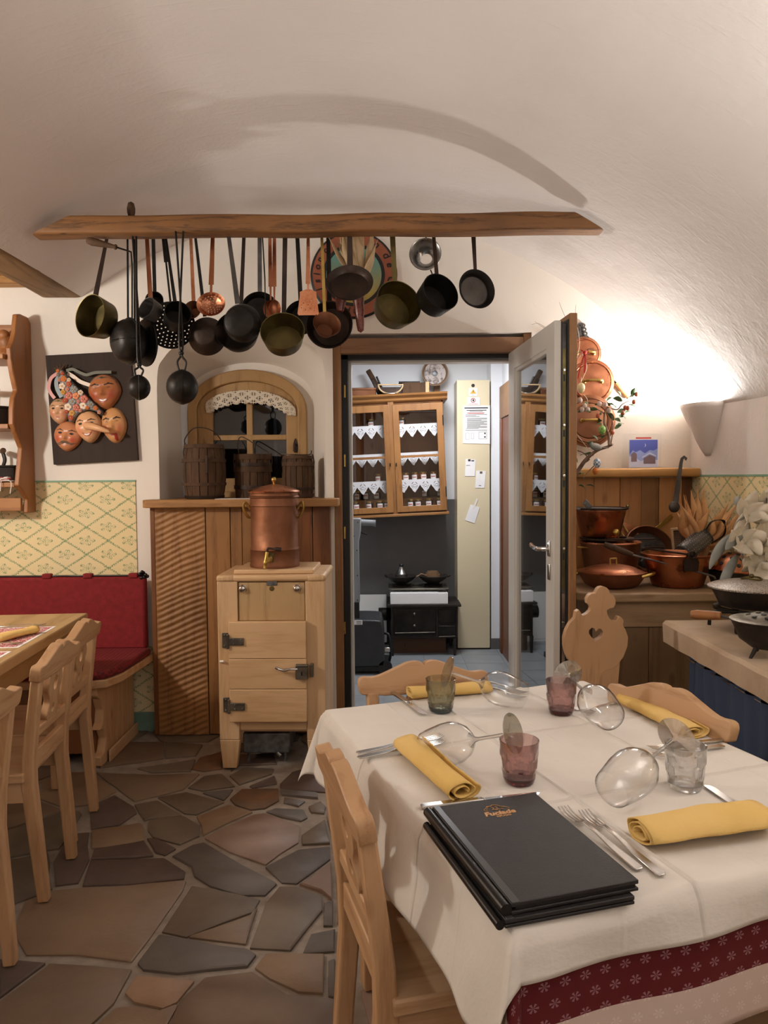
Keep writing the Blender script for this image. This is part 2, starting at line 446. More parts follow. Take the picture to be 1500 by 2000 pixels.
M['iron_grey'] = mottled('grey_worn_iron', '#4A4745', '#6B6662', 0.5, 0.7, 8, 0.3, 60, 0.15)
M['cast_iron'] = mottled('cast_iron', '#2A2523', '#38312D', 0.55, 0.5, 12, 0.3, 110, 0.1)
M['steel'] = mottled('steel', '#B9B6B2', '#CFCCC8', 0.22, 1.0, 12)
M['chrome'] = plain('chrome', '#C8C6C3', 0.14, 1.0)
M['tin'] = mottled('tin', '#8C8A86', '#A5A29E', 0.32, 1.0, 12, 0.1, 40, 0.08)
M['pewter'] = mottled('old_hinge_metal', '#6B675F', '#8B8578', 0.4, 0.9, 14, 0.15, 60, 0.1)
M['zinc'] = mottled('galvanised', '#5E6063', '#85878A', 0.45, 0.8, 25)
M['black'] = plain('black', '#141414', 0.5)
M['black_gloss'] = plain('black_gloss', '#0E0E10', 0.25)
M['dark_plastic'] = mottled('dark_plastic', '#2B2C2F', '#333438', 0.45, 0, 10)
M['grey_plastic'] = plain('grey_plastic', '#85888C', 0.4)
M['white'] = plain('white_gloss', '#E9E7E2', 0.35)
M['frame_white'] = plain('white_frame_paint', '#CFCBC4', 0.35)
M['paper'] = mottled('paper', '#E8E8E8', '#F1F0EF', 0.8, 0, 6)
M['ink'] = plain('ink', '#2A2A2E', 0.8)
M['ink_red'] = plain('red_ink', '#B23A34', 0.8)
M['cream_panel'] = plain('cream_panel_paint', '#DCCFAE', 0.35)
M['glass'] = glassy('clear_glass', (0.97, 0.97, 0.97), 0.01, 1.45, 1.0)
M['door_glass'] = glassy('door_glass', (0.80, 0.80, 0.79), 0.01, 1.6, 2.2)
M['window_glass'] = glassy('window_glass', (0.55, 0.56, 0.58), 0.02, 1.6, 1.8)
M['wine_glass'] = glassy('wine_glass_clear', (0.992, 0.992, 0.99), 0.02, 1.42, 1.6)
M['tumbler_clear'] = glassy('tumbler_clear', (0.975, 0.975, 0.975), 0.03, 1.5, 2.0, 0.55)
M['tumbler_mauve'] = glassy('tumbler_mauve', (0.86, 0.74, 0.73), 0.03, 1.5, 1.6, 0.55)
M['tumbler_grey'] = glassy('tumbler_grey', (0.81, 0.82, 0.76), 0.03, 1.5, 1.6, 0.55)
M['base_mauve'] = glassy('tumbler_mauve_base', (0.34, 0.14, 0.14), 0.03, 1.5, 1.6, 0.5)
M['base_grey'] = glassy('tumbler_grey_base', (0.30, 0.37, 0.42), 0.03, 1.5, 1.6, 0.5)
M['base_clear'] = glassy('tumbler_clear_base', (0.9, 0.9, 0.9), 0.03, 1.5, 2.4, 0.6)
M['red_cloth'] = mottled('red_upholstery', '#781318', '#861A1F', 0.85, 0, 30, 0.5, 420)
M['napkin'] = mottled('yellow_napkin', '#DDB768', '#E4C078', 0.9, 0, 5, 0.25, 300)
M['linen'] = mottled('white_linen', '#D8D1C8', '#E0D9D0', 0.85, 0, 4, 0.12, 14, 0, 3)
M['lace'] = plain('lace', '#D8CDBB', 0.9)
M['lace_white'] = plain('white_lace', '#E6E6EA', 0.9)
_t = NT('ironed_linen'); _tc = _t.n('ShaderNodeTexCoord'); _sp = _t.n('ShaderNodeSeparateXYZ'); _t.link(_tc.outputs['UV'], _sp.inputs[0])
_h = _t.math('MULTIPLY', _t.noise(_t.coord('UV', (2.0, 3.2, 1)), 7, 4, 0.6), 0.5)
for _i, _c in ((0, -0.245), (0, -0.10), (0, 0.045), (0, 0.19), (0, 0.335), (1, -0.38), (1, -0.20), (1, -0.015), (1, 0.17), (1, 0.36)):
    _d = _t.math('ABSOLUTE', _t.math('SUBTRACT', _sp.outputs[_i], _c))
    _k = 0.55 if _c in (-0.10, 0.19, -0.20, 0.17) else 0.12
    _h = _t.math('ADD', _h, _t.math('MULTIPLY', _t.math('MAXIMUM', 0.0, _t.math('SUBTRACT', 1.0, _t.math('DIVIDE', _d, 0.006))), _k))
M['ironed_linen'] = _t.bsdf(_t.ramp(_t.noise(_t.coord(), 4, 3), [(0.35, lin('#D8D1C8')), (0.65, lin('#E0D9D0'))]), 0.85, 0, _t.bump(_h, 1.0, 0.006))
M['stone'] = mottled('sandstone_slab', '#B39C82', '#C6B098', 0.85, 0, 6, 0.5, 45)
M['husk'] = mottled('corn_husk', '#C8935F', '#DDB07C', 0.8, 0, 14, 0.3, 30)
M['husk_pale'] = mottled('pale_corn_husk', '#B0926A', '#CDB28C', 0.8, 0, 14, 0.3, 30)
M['petal'] = mottled('cloth_petal', '#D9CFBC', '#E6DDCC', 0.85, 0, 8)
M['greyleaf'] = mottled('grey_leaf', '#7F817C', '#9A9B95', 0.8, 0, 8)
M['leaf'] = mottled('green_leaf', '#47603C', '#5E7A50', 0.6, 0, 20)
M['twig'] = mottled('twig_bark', '#6B5444', '#87705E', 0.8, 0, 30, 0.4, 80)
M['spine_sheen'] = plain('spine_sheen', '#3A3838', 0.3)
M['stem_glass'] = glassy('stem_glass', (0.985, 0.985, 0.98), 0.02, 1.6, 2.5, 0.5)
M['leather'] = mottled('black_cover', '#1E1B1C', '#242122', 0.5, 0, 40, 0.25, 600)
M['gold'] = plain('gold_foil', '#C9945A', 0.35, 0.6)
# ================================================================== STRUCTURE
WY = 4.10                      # front of the back wall
VC = (-0.28, 0.495); VR = 2.336
def vault_z(x): return VC[1] + sqrt(max(0.0, VR*VR - (x - VC[0])**2))

# ---- floor of flagstones
STONES = [
 ('d', [(345,700),(380,595),(690,585),(775,640),(770,668),(560,690)]),
 ('d', [(383,590),(395,550),(605,518),(640,575),(560,584)]),
 ('t', [(385,543),(385,470),(590,440),(605,465),(603,510),(480,538)]),
 ('g', [(622,432),(680,415),(770,410),(838,450),(835,492),(750,528),(640,497),(620,470)]),
 ('d', [(615,503),(650,502),(736,545),(690,572),(650,560)]),
 ('s', [(720,575),(800,532),(850,520),(960,582),(1160,690),(1110,738),(1010,738),(880,700),(812,660),(800,620)]),
 ('t', [(110,762),(225,720),(340,710),(775,680),(765,720),(690,830),(552,1015),(330,985),(110,985),(60,900)]),
 ('b', [(0,1185),(195,1040),(208,1026),(553,1050),(478,1190),(360,1300),(0,1300)]),
 ('d', [(0,1008),(193,1022),(0,1165)]),
 ('s', [(577,1025),(662,908),(780,924),(1040,968),(1068,990),(1038,1036),(900,1048),(740,1066),(602,1048)]),
 ('l', [(525,1150),(572,1078),(815,1096),(740,1188),(680,1213),(560,1188)]),
 ('b', [(700,1300),(750,1182),(860,1084),(1058,1058),(1200,1153),(1400,1178),(1400,1300)]),
 ('t', [(1070,1042),(1112,983),(1358,988),(1348,1148),(1250,1143),(1130,1088)]),
 ('g', [(680,890),(762,762),(800,702),(880,713),(1088,757),(1058,808),(780,912)]),
 ('b', [(792,915),(1050,828),(1078,795),(1030,943)]),
 ('g', [(1047,960),(1112,772),(1170,704),(1240,704),(1348,742),(1348,800),(1218,968)]),
 ('s', [(1267,983),(1302,902),(1400,882),(1400,973)]),
 ('s', [(1112,620),(1250,549),(1378,538),(1383,588),(1240,690),(1180,686)]),
 ('p', [(857,500),(1060,403),(1110,398),(1253,452),(1248,518),(1110,612),(960,557)]),
 ('g', [(1262,490),(1360,427),(1383,523),(1267,528)]),
 ('t', [(822,410),(960,363),(1058,391),(852,488),(842,450)]),
 ('r', [(962,338),(1010,298),(1163,298),(1168,343),(1110,377),(1050,382),(982,362)]),
 ('s', [(1117,390),(1150,378),(1270,383),(1288,414),(1260,430),(1180,413)]),
 ('s', [(1192,332),(1278,347),(1250,368),(1187,353)]),
 ('g', [(1292,370),(1340,348),(1363,370),(1358,398),(1302,393)]),
 ('g', [(663,331),(780,309),(936,351),(820,402),(772,398)]),
 ('s', [(850,312),(976,298),(958,320),(938,343)]),
 ('g', [(788,290),(852,243),(930,234),(981,285),(850,303)]),
 ('g', [(963,240),(1022,208),(1148,213),(1138,233),(1002,278)]),
 ('d', [(1043,285),(1148,243),(1158,275),(1062,292)]),
 ('b', [(405,228),(640,239),(835,234),(768,298),(650,327),(562,347),(445,262)]),
 ('g', [(563,362),(660,344),(761,405),(622,422),(602,428)]),
 ('d', [(372,372),(480,324),(558,372),(572,395),(500,447),(382,462)]),
 ('b', [(402,172),(540,103),(686,103),(686,168),(600,183),(422,207)]),
 ('g', [(694,103),(848,113),(818,158),(694,168)]),
 ('g', [(575,211),(818,174),(798,222),(640,228)]),
 ('r', [(834,166),(928,143),(928,212),(852,222),(804,213)]),
 ('d', [(984,153),(1148,148),(1156,192),(1002,197),(966,221)]),
 ('p', [(1272,688),(1383,604),(1388,758),(1350,727),(1254,693)]),
 ('s', [(1358,772),(1395,763),(1395,868),(1353,866)]),
 ('s', [(1377,1012),(1400,1003),(1400,1162),(1372,1157)]),
 ('d', [(232,698),(328,688),(372,588),(375,478),(300,484),(222,600)]),
 ('t', [(482,1212),(560,1200),(672,1226),(742,1196),(690,1300),(380,1300)]),
 ('s', [(1172,300),(1330,312),(1330,336),(1180,322)]),
]
SM = {
 'd': mottled('stone_dark_brown', '#54433A', '#625046', 0.65, 0, 5, 0.35, 40, 0.1),
 't': mottled('stone_tan', '#7C634C', '#8C745C', 0.6, 0, 3, 0.5, 40, 0.1),
 'g': mottled('stone_grey_brown', '#645547', '#746656', 0.6, 0, 4, 0.35, 40, 0.1),
 's': mottled('stone_slate', '#57504A', '#685F57', 0.65, 0, 4, 0.35, 40, 0.1),
 'b': mottled('stone_brown', '#6D5846', '#7D6853', 0.6, 0, 3, 0.35, 40, 0.1),
 'l': mottled('stone_light_tan', '#8A6C50', '#A0826A', 0.65, 0, 6, 0.4, 40, 0.1),
 'p': mottled('stone_pinkish', '#806757', '#917A6C', 0.6, 0, 4, 0.35, 40, 0.1),
 'r': mottled('stone_rust', '#5E4A38', '#7A5438', 0.6, 0, 9, 0.35, 40, 0.1),
}
fl = MB().box(-3.3, -2.6, -0.12, 2.1, 4.45, -0.012).build('floor', M['mortar'], None, 0); struct(fl)
def inset(poly, d):
    n = len(poly); cx = sum(p[0] for p in poly)/n; cy = sum(p[1] for p in poly)/n
    out = []
    for x, y in poly:
        L = hypot(cx - x, cy - y) or 1; k = min(d / L, 0.3)
        out.append((x + (cx - x)*k, y + (cy - y)*k))
    return out
def clean_area(p): return 0.5*sum(p[i-1][0]*p[i][1] - p[i][0]*p[i-1][1] for i in range(len(p)))
def stone(poly, kind):
    if clean_area(poly) < 0: poly = poly[::-1]
    # roughen the outline
    q = []
    for i in range(len(poly)):
        a, b = poly[i], poly[(i+1) % len(poly)]
        L = hypot(b[0]-a[0], b[1]-a[1]); k = max(1, int(L/0.09))
        for j in range(k):
            t = j/k; x = a[0]+(b[0]-a[0])*t; y = a[1]+(b[1]-a[1])*t
            s = 0.006 if j else 0.002
            q.append((x + random.uniform(-s, s), y + random.uniform(-s, s)))
    z1 = random.uniform(-0.003, 0.0)
    n = len(q); top = inset(q, 0.007)
    tri = geometry.tessellate_polygon([[Vector((a, b, 0)) for a, b in top]])
    vs_ = [(a, b, -0.03) for a, b in q] + [(a, b, z1-0.004) for a, b in q] + [(a, b, z1) for a, b in top]
    fs = []
    for i in range(n):
        j = (i+1) % n
        fs += [(i, j, n+j, n+i), (n+i, n+j, 2*n+j, 2*n+i)]
    fs += [tuple(2*n + k for k in t) for t in tri]
    MB().add(vs_, fs).build('flagstone', SM[kind], fl, 40)
traced = []
for kind, pl in STONES:
    poly = [tuple(atz(x/2.143, 1400 + y/2.143, 0.0).xy) for x, y in pl]
    if clean_area(poly) < 0: poly = poly[::-1]
    traced.append(poly); stone(poly, kind)
def clip(poly, px, py, nx, ny):
    out = []
    for i in range(len(poly)):
        a, b = poly[i-1], poly[i]
        da = (a[0]-px)*nx + (a[1]-py)*ny; db = (b[0]-px)*nx + (b[1]-py)*ny
        if (da >= 0) != (db >= 0):
            t = da/(da-db); out.append((a[0]+(b[0]-a[0])*t, a[1]+(b[1]-a[1])*t))
        if db >= 0: out.append(b)
    return out
rs = random.Random(21)
sites = []
gx = -2.5
while gx < 1.7:
    gy = 0.75
    while gy < 4.05:
        sites.append((gx + rs.uniform(-0.13, 0.13), gy + rs.uniform(-0.13, 0.13))); gy += 0.36
    gx += 0.38
def inside(p, poly):
    r = False
    for i in range(len(poly)):
        (x1, y1), (x2, y2) = poly[i-1], poly[i]
        if (y1 > p[1]) != (y2 > p[1]) and p[0] < (x2-x1)*(p[1]-y1)/(y2-y1)+x1: r = not r
    return r
for i, s0 in enumerate(sites):
    if any(inside(s0, t) for t in traced): continue
    cell = [(-2.7, 0.5), (1.75, 0.5), (1.75, 4.1), (-2.7, 4.1)]
    for j, s1 in enumerate(sites):
        if i == j or hypot(s1[0]-s0[0], s1[1]-s0[1]) > 1.2: continue
        mx, my = (s0[0]+s1[0])/2, (s0[1]+s1[1])/2; dx, dy = s0[0]-s1[0], s0[1]-s1[1]; L = hypot(dx, dy)
        cell = clip(cell, mx + dx/L*0.010, my + dy/L*0.010, dx/L, dy/L)
        if len(cell) < 3: break
    for t in traced:
        if len(cell) < 3: break
        bd, be = -9, None
        for k in range(len(t)):
            a, b = t[k-1], t[k]; ex, ey = b[0]-a[0], b[1]-a[1]; L = hypot(ex, ey) or 1
            nx, ny = ey/L, -ex/L
            d = max((c[0]-a[0])*nx + (c[1]-a[1])*ny for c in [s0])
            if d > bd: bd, be = d, (a[0]+nx*0.012, a[1]+ny*0.012, nx, ny)
        if be and bd < 0.9 and bd > -1:
            c2 = clip(cell, *be)
            if len(c2) >= 3: cell = c2
            else: cell = []
    if len(cell) >= 3 and abs(clean_area(cell)) > 0.004:
        stone(cell, rs.choice('dtgsbbgtp'))

# ---- back wall with window niche and doorway
DL, DR, DT = -0.275, 0.815, 2.185
nf = [(-1.238,1.20),(-1.238,1.60),(-1.238,1.95),(-1.20,2.06),(-1.08,2.15),(-0.78,2.205),(-0.5,2.17),(-0.36,2.09),(-0.318,1.95),(-0.318,1.60),(-0.318,1.20)]
nb = [(-1.20,1.20),(-1.20,1.60),(-1.20,1.86),(-1.13,1.98),(-1.0,2.055),(-0.81,2.09),(-0.62,2.065),(-0.47,1.98),(-0.42,1.86),(-0.42,1.60),(-0.42,1.20)]
nf_s, nb_s = bez2(nf, 5), bez2(nb, 5)
outl = [(-3.3,-0.05),(DL,-0.05),(DL,DT),(DR,DT),(DR,-0.05),(2.1,-0.05),(2.1,3.0),(-3.3,3.0)]
wb = MB().prism(outl, WY, WY+0.35, 'XZ', [nf_s]); 
wall_back = wb.build('wall_back', M['plaster'], None, 30); struct(wall_back)
NYB = 4.48
n = len(nf_s)
mb = MB().add([(x, WY-0.0, z) for x, z in nf_s] + [(x, NYB, z) for x, z in nb_s], [(i, i+1, n+i+1, n+i) for i in range(n-1)])
# plaster around the window
ow = [(-1.164,1.28),(-1.164,1.80)] + [(-0.81 - 0.354*cos(a), 1.80 + 0.245*sin(a)) for a in [pi*k/16 for k in range(1,16)]] + [(-0.456,1.80),(-0.456,1.28)]
big = [(-1.35,1.1),(-1.35,2.3),(-0.30,2.3),(-0.30,1.1)]
mb.prism(big, NYB, NYB+0.05, 'XZ', [ow])
mb.build('niche_reveal', M['plaster'], wall_back, 50)

# ---- barrel vault and right wall
def vfn(u, v):
    a0 = math.acos((1.70 - VC[0]) / VR); a1 = math.acos((-1.64 - VC[0]) / VR)
    a = a0 + (a1 - a0)*u; y = -2.6 + (WY + 0.04 + 2.6)*v
    x = VC[0] + VR*cos(a); z = VC[1] + VR*sin(a)
    k = noise.noise(Vector((x*1.4, y*1.4, z*1.4))) * 0.012
    return (x + k*cos(a), y, z + k*sin(a))
def vout(u, v):
    p = Vector(vfn(u, v)); c = Vector((VC[0], p.y, VC[1])); return c + (p - c)*1.05
vault = MB().grid(vfn, 72, 90).grid(vout, 24, 6, flip=True).build('ceiling', M['plaster_vault'], None, 180, recalc=False); struct(vault)
zr = vault_z(1.70)
wall_right = MB().box(1.69, -2.6, -0.05, 2.1, WY+0.05, zr+0.02).build('wall_right', M['plaster_vault'], None, 0); struct(wall_right)
wall_left = MB().box(-3.4, -2.6, -0.05, -3.3, WY, 2.6).build('wall_left', M['plaster'], None, 0); struct(wall_left)
wall_front = MB().box(-3.4, -2.7, -0.05, 2.1, -2.6, 3.0).build('wall_front', M['plaster'], None, 0); struct(wall_front)

# ---- timber beam under the vault's left side and boarded ceiling beyond it
bp = []
def rough_beam(p0, p1, w, h, seg, amp, seed):
    """square-hewn log along p0->p1 with an uneven surface"""
    p0, p1 = Vector(p0), Vector(p1); r_ = random.Random(seed)
    sect = []
    for k in range(24):
        a = 2*pi*k/24; c, s_ = cos(a), sin(a); e = 0.32
        sect.append((math.copysign(abs(c)**e, c)*w/2, math.copysign(abs(s_)**e, s_)*h/2))
    mb = MB(); pts = [p0.lerp(p1, i/seg) for i in range(seg+1)]
    mb.sweep(pts, sect, up=(0, 0, 1))
    for v in mb.v:
        q = Vector(v)*3.0 + Vector((seed, 0, 0))
        v.x += noise.noise(q)*amp; v.y += noise.noise(q+Vector((9,0,0)))*amp; v.z += noise.noise(q+Vector((0,9,0)))*amp
    return mb
lb = rough_beam((-1.752, -2.5, 2.435), (-1.752, 4.09, 2.435), 0.225, 0.10, 40, 0.012, 3).build('ceiling_beam', M['beam_y'], None, 60)
tag(lb, 'rough grey-brown timber beam running along the left springing of the vault', 'beam')
ct = MB().box(-3.3, -2.6, 2.56, -1.60, 4.10, 2.60).build('ceiling_timber', M['board_x'], None, 0); struct(ct)
yy = 0.5; k = 0
while yy < 4.05:
    wd = 0.15 + 0.05*((k*7) % 3)/3
    MB().box(-3.28, yy, 2.48 - 0.035*(k % 2), -1.80, min(yy+wd-0.008, 4.095), 2.56).build('board', M['board_x'], ct, 30, bevel=0.006)
    yy += wd; k += 1

# ---- wallpaper dado and skirting
TR = lambda o: struct(o)
zt = aty(170, 941, WY).z
wp = MB().box(-3.3, WY-0.006, 0.09, aty(266, 1000, WY).x, WY+0.0, zt).build('trim_1', M['wallpaper_x'], None, 0); struct(wp)
MB().box(-3.3, WY-0.009, zt-0.002, aty(266, 1000, WY).x, WY, zt+0.008).build('border_strip', M['green'], wp, 0)
wp3 = MB().box(aty(266, 1000, WY).x, WY-0.006, 0.09, -1.22, WY, 0.47).build('trim_4', M['wallpaper_x'], None, 0); struct(wp3)
bb = MB().box(-3.3, WY-0.02, -0.01, -1.20, WY+0.01, 0.10).build('baseboard_back', M['green_base'], None, 30, bevel=0.004); struct(bb)
zt2 = atx(1420, 930, 1.69).z
wp2 = MB().box(1.684, 0.5, 0.10, 1.692, WY, zt2).build('trim_2', M['wallpaper_y'], None, 0); struct(wp2)
MB().box(1.682, 0.5, zt2-0.002, 1.692, WY, zt2+0.008).build('border_strip', M['green'], wp2, 0)

# ---- arched window in the niche
win = bpy.data.objects.new('window_1', None); COL.objects.link(win); struct(win)
def arch(cx, hw, spring, rise, bottom, n=20):
    return [(cx-hw, bottom), (cx-hw, spring)] + [(cx - hw*cos(pi*k/n), spring + rise*sin(pi*k/n)) for k in range(1, n)] + [(cx+hw, spring), (cx+hw, bottom)]
o1 = arch(-0.81, 0.354, 1.80, 0.245, 1.285); i1 = arch(-0.81, 0.300, 1.80, 0.175, 1.32)
MB().prism(o1, NYB-0.05, NYB+0.06, 'XZ', [i1]).build('window_frame', M['window_wood'], win, 30, bevel=0.006)
s1 = arch(-0.81, 0.302, 1.80, 0.177, 1.318); g1 = arch(-0.80, 0.219, 1.80, 0.085, 1.40)
MB().prism(s1, NYB-0.025, NYB+0.035, 'XZ', [g1]).build('sash', M['window_wood'], win, 30, bevel=0.005)
MB().box(-0.818, NYB-0.02, 1.40, -0.782, NYB+0.03, 1.885).build('mullion', M['window_wood'], win, 30, bevel=0.004)
ztr = aty(490, 855, NYB).z
MB().box(-1.02, NYB-0.022, ztr-0.016, -0.58, NYB+0.028, ztr+0.016).build('transom', M['window_wood'], win, 30, bevel=0.004)
for x0, x1 in ((-1.02, -0.818), (-0.782, -0.58)):
    for z0, z1 in ((1.40, ztr-0.016), (ztr+0.016, 1.885)):
        MB().box(x0, NYB+0.0, z0, x1, NYB+0.006, z1).build('pane', M['window_glass'], win, 0)
MB().box(-1.2, NYB+0.12, 1.2, -0.4, NYB+0.14, 2.1).build('night_dark_sheet', M['black'], win, 0)  # black sheet added behind the panes to stand in for the dark outside
hp = aty(577, 872, NYB-0.03)
MB().prism([(hp.x + 0.014*sin(2*pi*k/14), hp.z + 0.042*cos(2*pi*k/14)*(1+0.15*cos(6*pi*k/14))) for k in range(14)], NYB-0.032, NYB-0.025, 'XZ').build('handle_plate', M['iron_brown'], win, 30)
MB().tube([(hp.x, NYB-0.03, hp.z+0.01), (hp.x, NYB-0.06, hp.z+0.01), (hp.x-0.004, NYB-0.065, hp.z-0.03)], 0.007).build('handle', M['iron_brown'], win)
# metal strips set just behind the panes
MB().box(-0.668, NYB+0.06, 1.40, -0.650, NYB+0.07, 1.885).build('pane_strip', M['zinc'], win, 0)
MB().box(-1.02, NYB+0.06, 1.80, -0.58, NYB+0.07, 1.84).build('pane_strip', M['iron_brown'], win, 0)

# ---- doorway timber frame
dfr = bpy.data.objects.new('door_1', None); COL.objects.link(dfr); struct(dfr)
zl = aty(800, 690, 4.13).z
MB().box(DL, WY+0.02, -0.01, -0.232, WY+0.18, DT).build('jamb', M['doorframe'], dfr, 30, bevel=0.004)
MB().box(DR-0.04, WY+0.02, -0.01, DR, WY+0.18, DT).build('jamb', M['doorframe'], dfr, 30, bevel=0.004)
MB().box(-0.232, WY+0.02, zl, DR-0.04, WY+0.18, DT-0.02).build('lintel', M['doorframe_x'], dfr, 30, bevel=0.004)
MB().box(-0.232, WY+0.07, 0.0, -0.196, WY+0.15, zl).build('seal', M['black'], dfr, 0)
MB().box(-0.232, WY+0.07, zl-0.024, DR-0.04, WY+0.15, zl).build('seal', M['black'], dfr, 0)
MB().box(-0.196, WY+0.12, 0.0, -0.178, WY+0.2, zl-0.024).build('inner_edge', M['frame_white'], dfr, 30, bevel=0.003)
MB().box(-0.196, WY+0.12, zl-0.036, DR-0.04, WY+0.2, zl-0.022).build('inner_edge', M['frame_white'], dfr, 30, bevel=0.003)
for py in (1040, 765, 900, 1225):
    q = aty(676, py, WY+0.08)
    MB().box(q.x-0.012, WY+0.06, q.z-0.035, q.x-0.002, WY+0.075, q.z+0.035).build('strike_plate', M['brass_bright'], dfr, 30, bevel=0.002)
# ---- glazed door leaf standing open into the room
hx, hy, fx, fy = 0.69, 4.11, 0.742, 3.24
LW = hypot(fx-hx, fy-hy)
leaf = bpy.data.objects.new('door_2', None); COL.objects.link(leaf); struct(leaf)
leaf.location = (hx, hy, 0.0); leaf.rotation_euler = (0, 0, atan2(fy-hy, fx-hx))
LH = zl - 0.01
def ring(x0, x1, z0, z1, sl, sr, st, sb, y0, y1):
    mb = MB()
    return mb.prism([(x0,z0),(x1,z0),(x1,z1),(x0,z1)], y0, y1, 'XZ', [[(x0+sl,z0+sb),(x1-sr,z0+sb),(x1-sr,z1-st),(x0+sl,z1-st)]])
ring(0, LW, 0.02, LH, 0.13, 0.125, 0.10, 0.14, 0.0, 0.030).build('leaf_frame', M['frame_white'], leaf, 30, bevel=0.003)
ring(0.125, LW-0.12, 0.155, LH-0.095, 0.03, 0.022, 0.022, 0.022, 0.006, 0.045).build('glazing_bead', M['frame_white'], leaf, 30, bevel=0.003)
ring(0.005, LW-0.004, 0.024, LH-0.004, 0.12, 0.115, 0.09, 0.13, 0.030, 0.037).build('gasket', M['black'], leaf, 0)
ring(0.008, LW-0.010, 0.03, LH-0.012, 0.12, 0.11, 0.09, 0.13, 0.037, 0.057).build('lock_channel', M['iron_grey'], leaf, 0)
ring(0.0, LW+0.002, 0.02, LH+0.004, 0.13, 0.12, 0.09, 0.13, 0.057, 0.064).build('gasket', M['black'], leaf, 0)
ring(0.0, LW+0.012, 0.015, LH+0.03, 0.13, 0.13, 0.12, 0.14, 0.064, 0.098).build('cladding', M['doorframe'], leaf, 30, bevel=0.004)
MB().box(0.15, 0.020, 0.17, LW-0.14, 0.026, LH-0.11).build('pane', M['door_glass'], leaf, 0)
MB().box(0.15, 0.046, 0.17, LW-0.14, 0.050, LH-0.11).build('pane', M['door_glass'], leaf, 0)
MB().box(LW-0.011, 0.040, 0.9, LW-0.0095, 0.054, 1.95).build('lock_strip', M['brass'], leaf, 0)
MB().box(LW-0.011, 0.040, 0.1, LW-0.0095, 0.054, 0.88).build('lock_strip', M['steel'], leaf, 0)
for zz in (0.35, 0.75, 1.08, 1.40, 1.62, 1.86):
    MB().lathe([(0.006, 0), (0.006, 0.006), (0, 0.007)], 12, frame((LW-0.0095, 0.047, zz), (1, 0, 0))).build('lock_pin', M['chrome'], leaf)
    MB().box(LW-0.0098, 0.043, zz-0.05, LW-0.0085, 0.051, zz-0.02).build('lock_slot', M['black'], leaf, 0)
hz = 1.075
MB().box(LW-0.075, -0.009, hz-0.035, LW-0.045, 0.001, hz+0.035).build('handle_rose', M['steel'], leaf, 40, bevel=0.006)
MB().tube(bez([(LW-0.06, -0.005, hz), (LW-0.06, -0.045, hz), (LW-0.075, -0.055, hz), (LW-0.14, -0.055, hz+0.002), (LW-0.19, -0.050, hz+0.008)], 6), 0.010, 10).build('lever', M['chrome'], leaf)
MB().box(LW-0.075, -0.008, hz-0.14, LW-0.045, 0.001, hz-0.07).build('key_rose', M['steel'], leaf, 40, bevel=0.006)

# ---- pantry behind the doorway
pf = MB().box(-1.2, 4.45, -0.06, 1.2, 6.3, -0.004).build('floor_pantry', mottled('pantry_tile', '#83888C', '#8E9397', 0.4, 0, 6), None, 0); struct(pf)
for i in range(8):
    for j in range(7):
        x0 = -1.2 + i*0.30; y0 = 4.45 + j*0.265
        MB().box(x0+0.002, y0+0.002, -0.004, x0+0.298, min(y0+0.263, 6.29), 0.0).build('tile', pf.data.materials[0], pf, 0)
PW = 6.20
wpk = MB().box(-1.2, PW, -0.05, 1.2, PW+0.1, 2.6).build('wall_pantry_back', M['pantry_white'], None, 0); struct(wpk)
zg = aty(885, 975, PW).z
MB().box(-1.2, PW-0.006, 0, 0.60, PW, zg).build('painted_dado', M['pantry_grey'], wpk, 0)
wpr = MB().box(0.95, 4.45, -0.05, 1.05, PW, 2.6).build('wall_pantry_right', M['pantry_white'], None, 0); struct(wpr)
wpl = MB().box(-1.25, 4.45, -0.05, -1.15, PW, 2.6).build('wall_pantry_left', M['pantry_white'], None, 0); struct(wpl)
cpn = MB().box(-1.2, 4.45, 2.5, 1.05, 6.3, 2.6).build('ceiling_pantry', M['pantry_white'], None, 0); struct(cpn)
col = MB().box(0.862, 5.97, 0, 0.952, PW, 2.5).build('wall_pantry_pier', M['pantry_white'], None, 0); struct(col)
MB().box(0.856, 5.955, 0, 0.952, 5.99, aty(968, 1247, 5.96).z).build('skirting', M['pantry_grey'], col, 0)
d3 = MB().box(0.925, 5.15, 0.0, 0.955, 5.80, 1.85).build('door_3', M['redwood'], None, 30, bevel=0.004); struct(d3)
MB().box(0.915, 5.12, 1.85, 0.955, 5.88, 2.10).build('lintel_board', M['doorframe_x'], d3, 30, bevel=0.004)
MB().box(0.915, 5.80, 0.0, 0.955, 5.88, 1.85).build('jamb', M['redwood'], d3, 30, bevel=0.004)
# ================================================================== LARGE THINGS
# ---- hanging log for the pans
BY = 3.25
bl, br = aty(70, 455, BY), aty(1172, 455, BY)
zb = aty(620, 459, BY).z; ztp = aty(620, 423, BY).z
cz = (zb + ztp)/2; bh = ztp - zb
mb = rough_beam((bl.x, BY, cz), (br.x, BY, cz), 0.10, bh, 60, 0.006, 11)
for v in mb.v:                                   # ends cut to the slope of the vault
    k = (v.z - zb)/bh
    if v.x < bl.x + 0.25: v.x += max(0, 1 - (v.x - bl.x)/0.25) * k * 0.17
    if v.x > br.x - 0.25: v.x -= max(0, 1 - (br.x - v.x)/0.25) * k * 0.13
pot_log = mb.build('hanging_log', M['beam'], None, 50)
tag(pot_log, 'long brown log spanning the vault with pans hung along it', 'log')

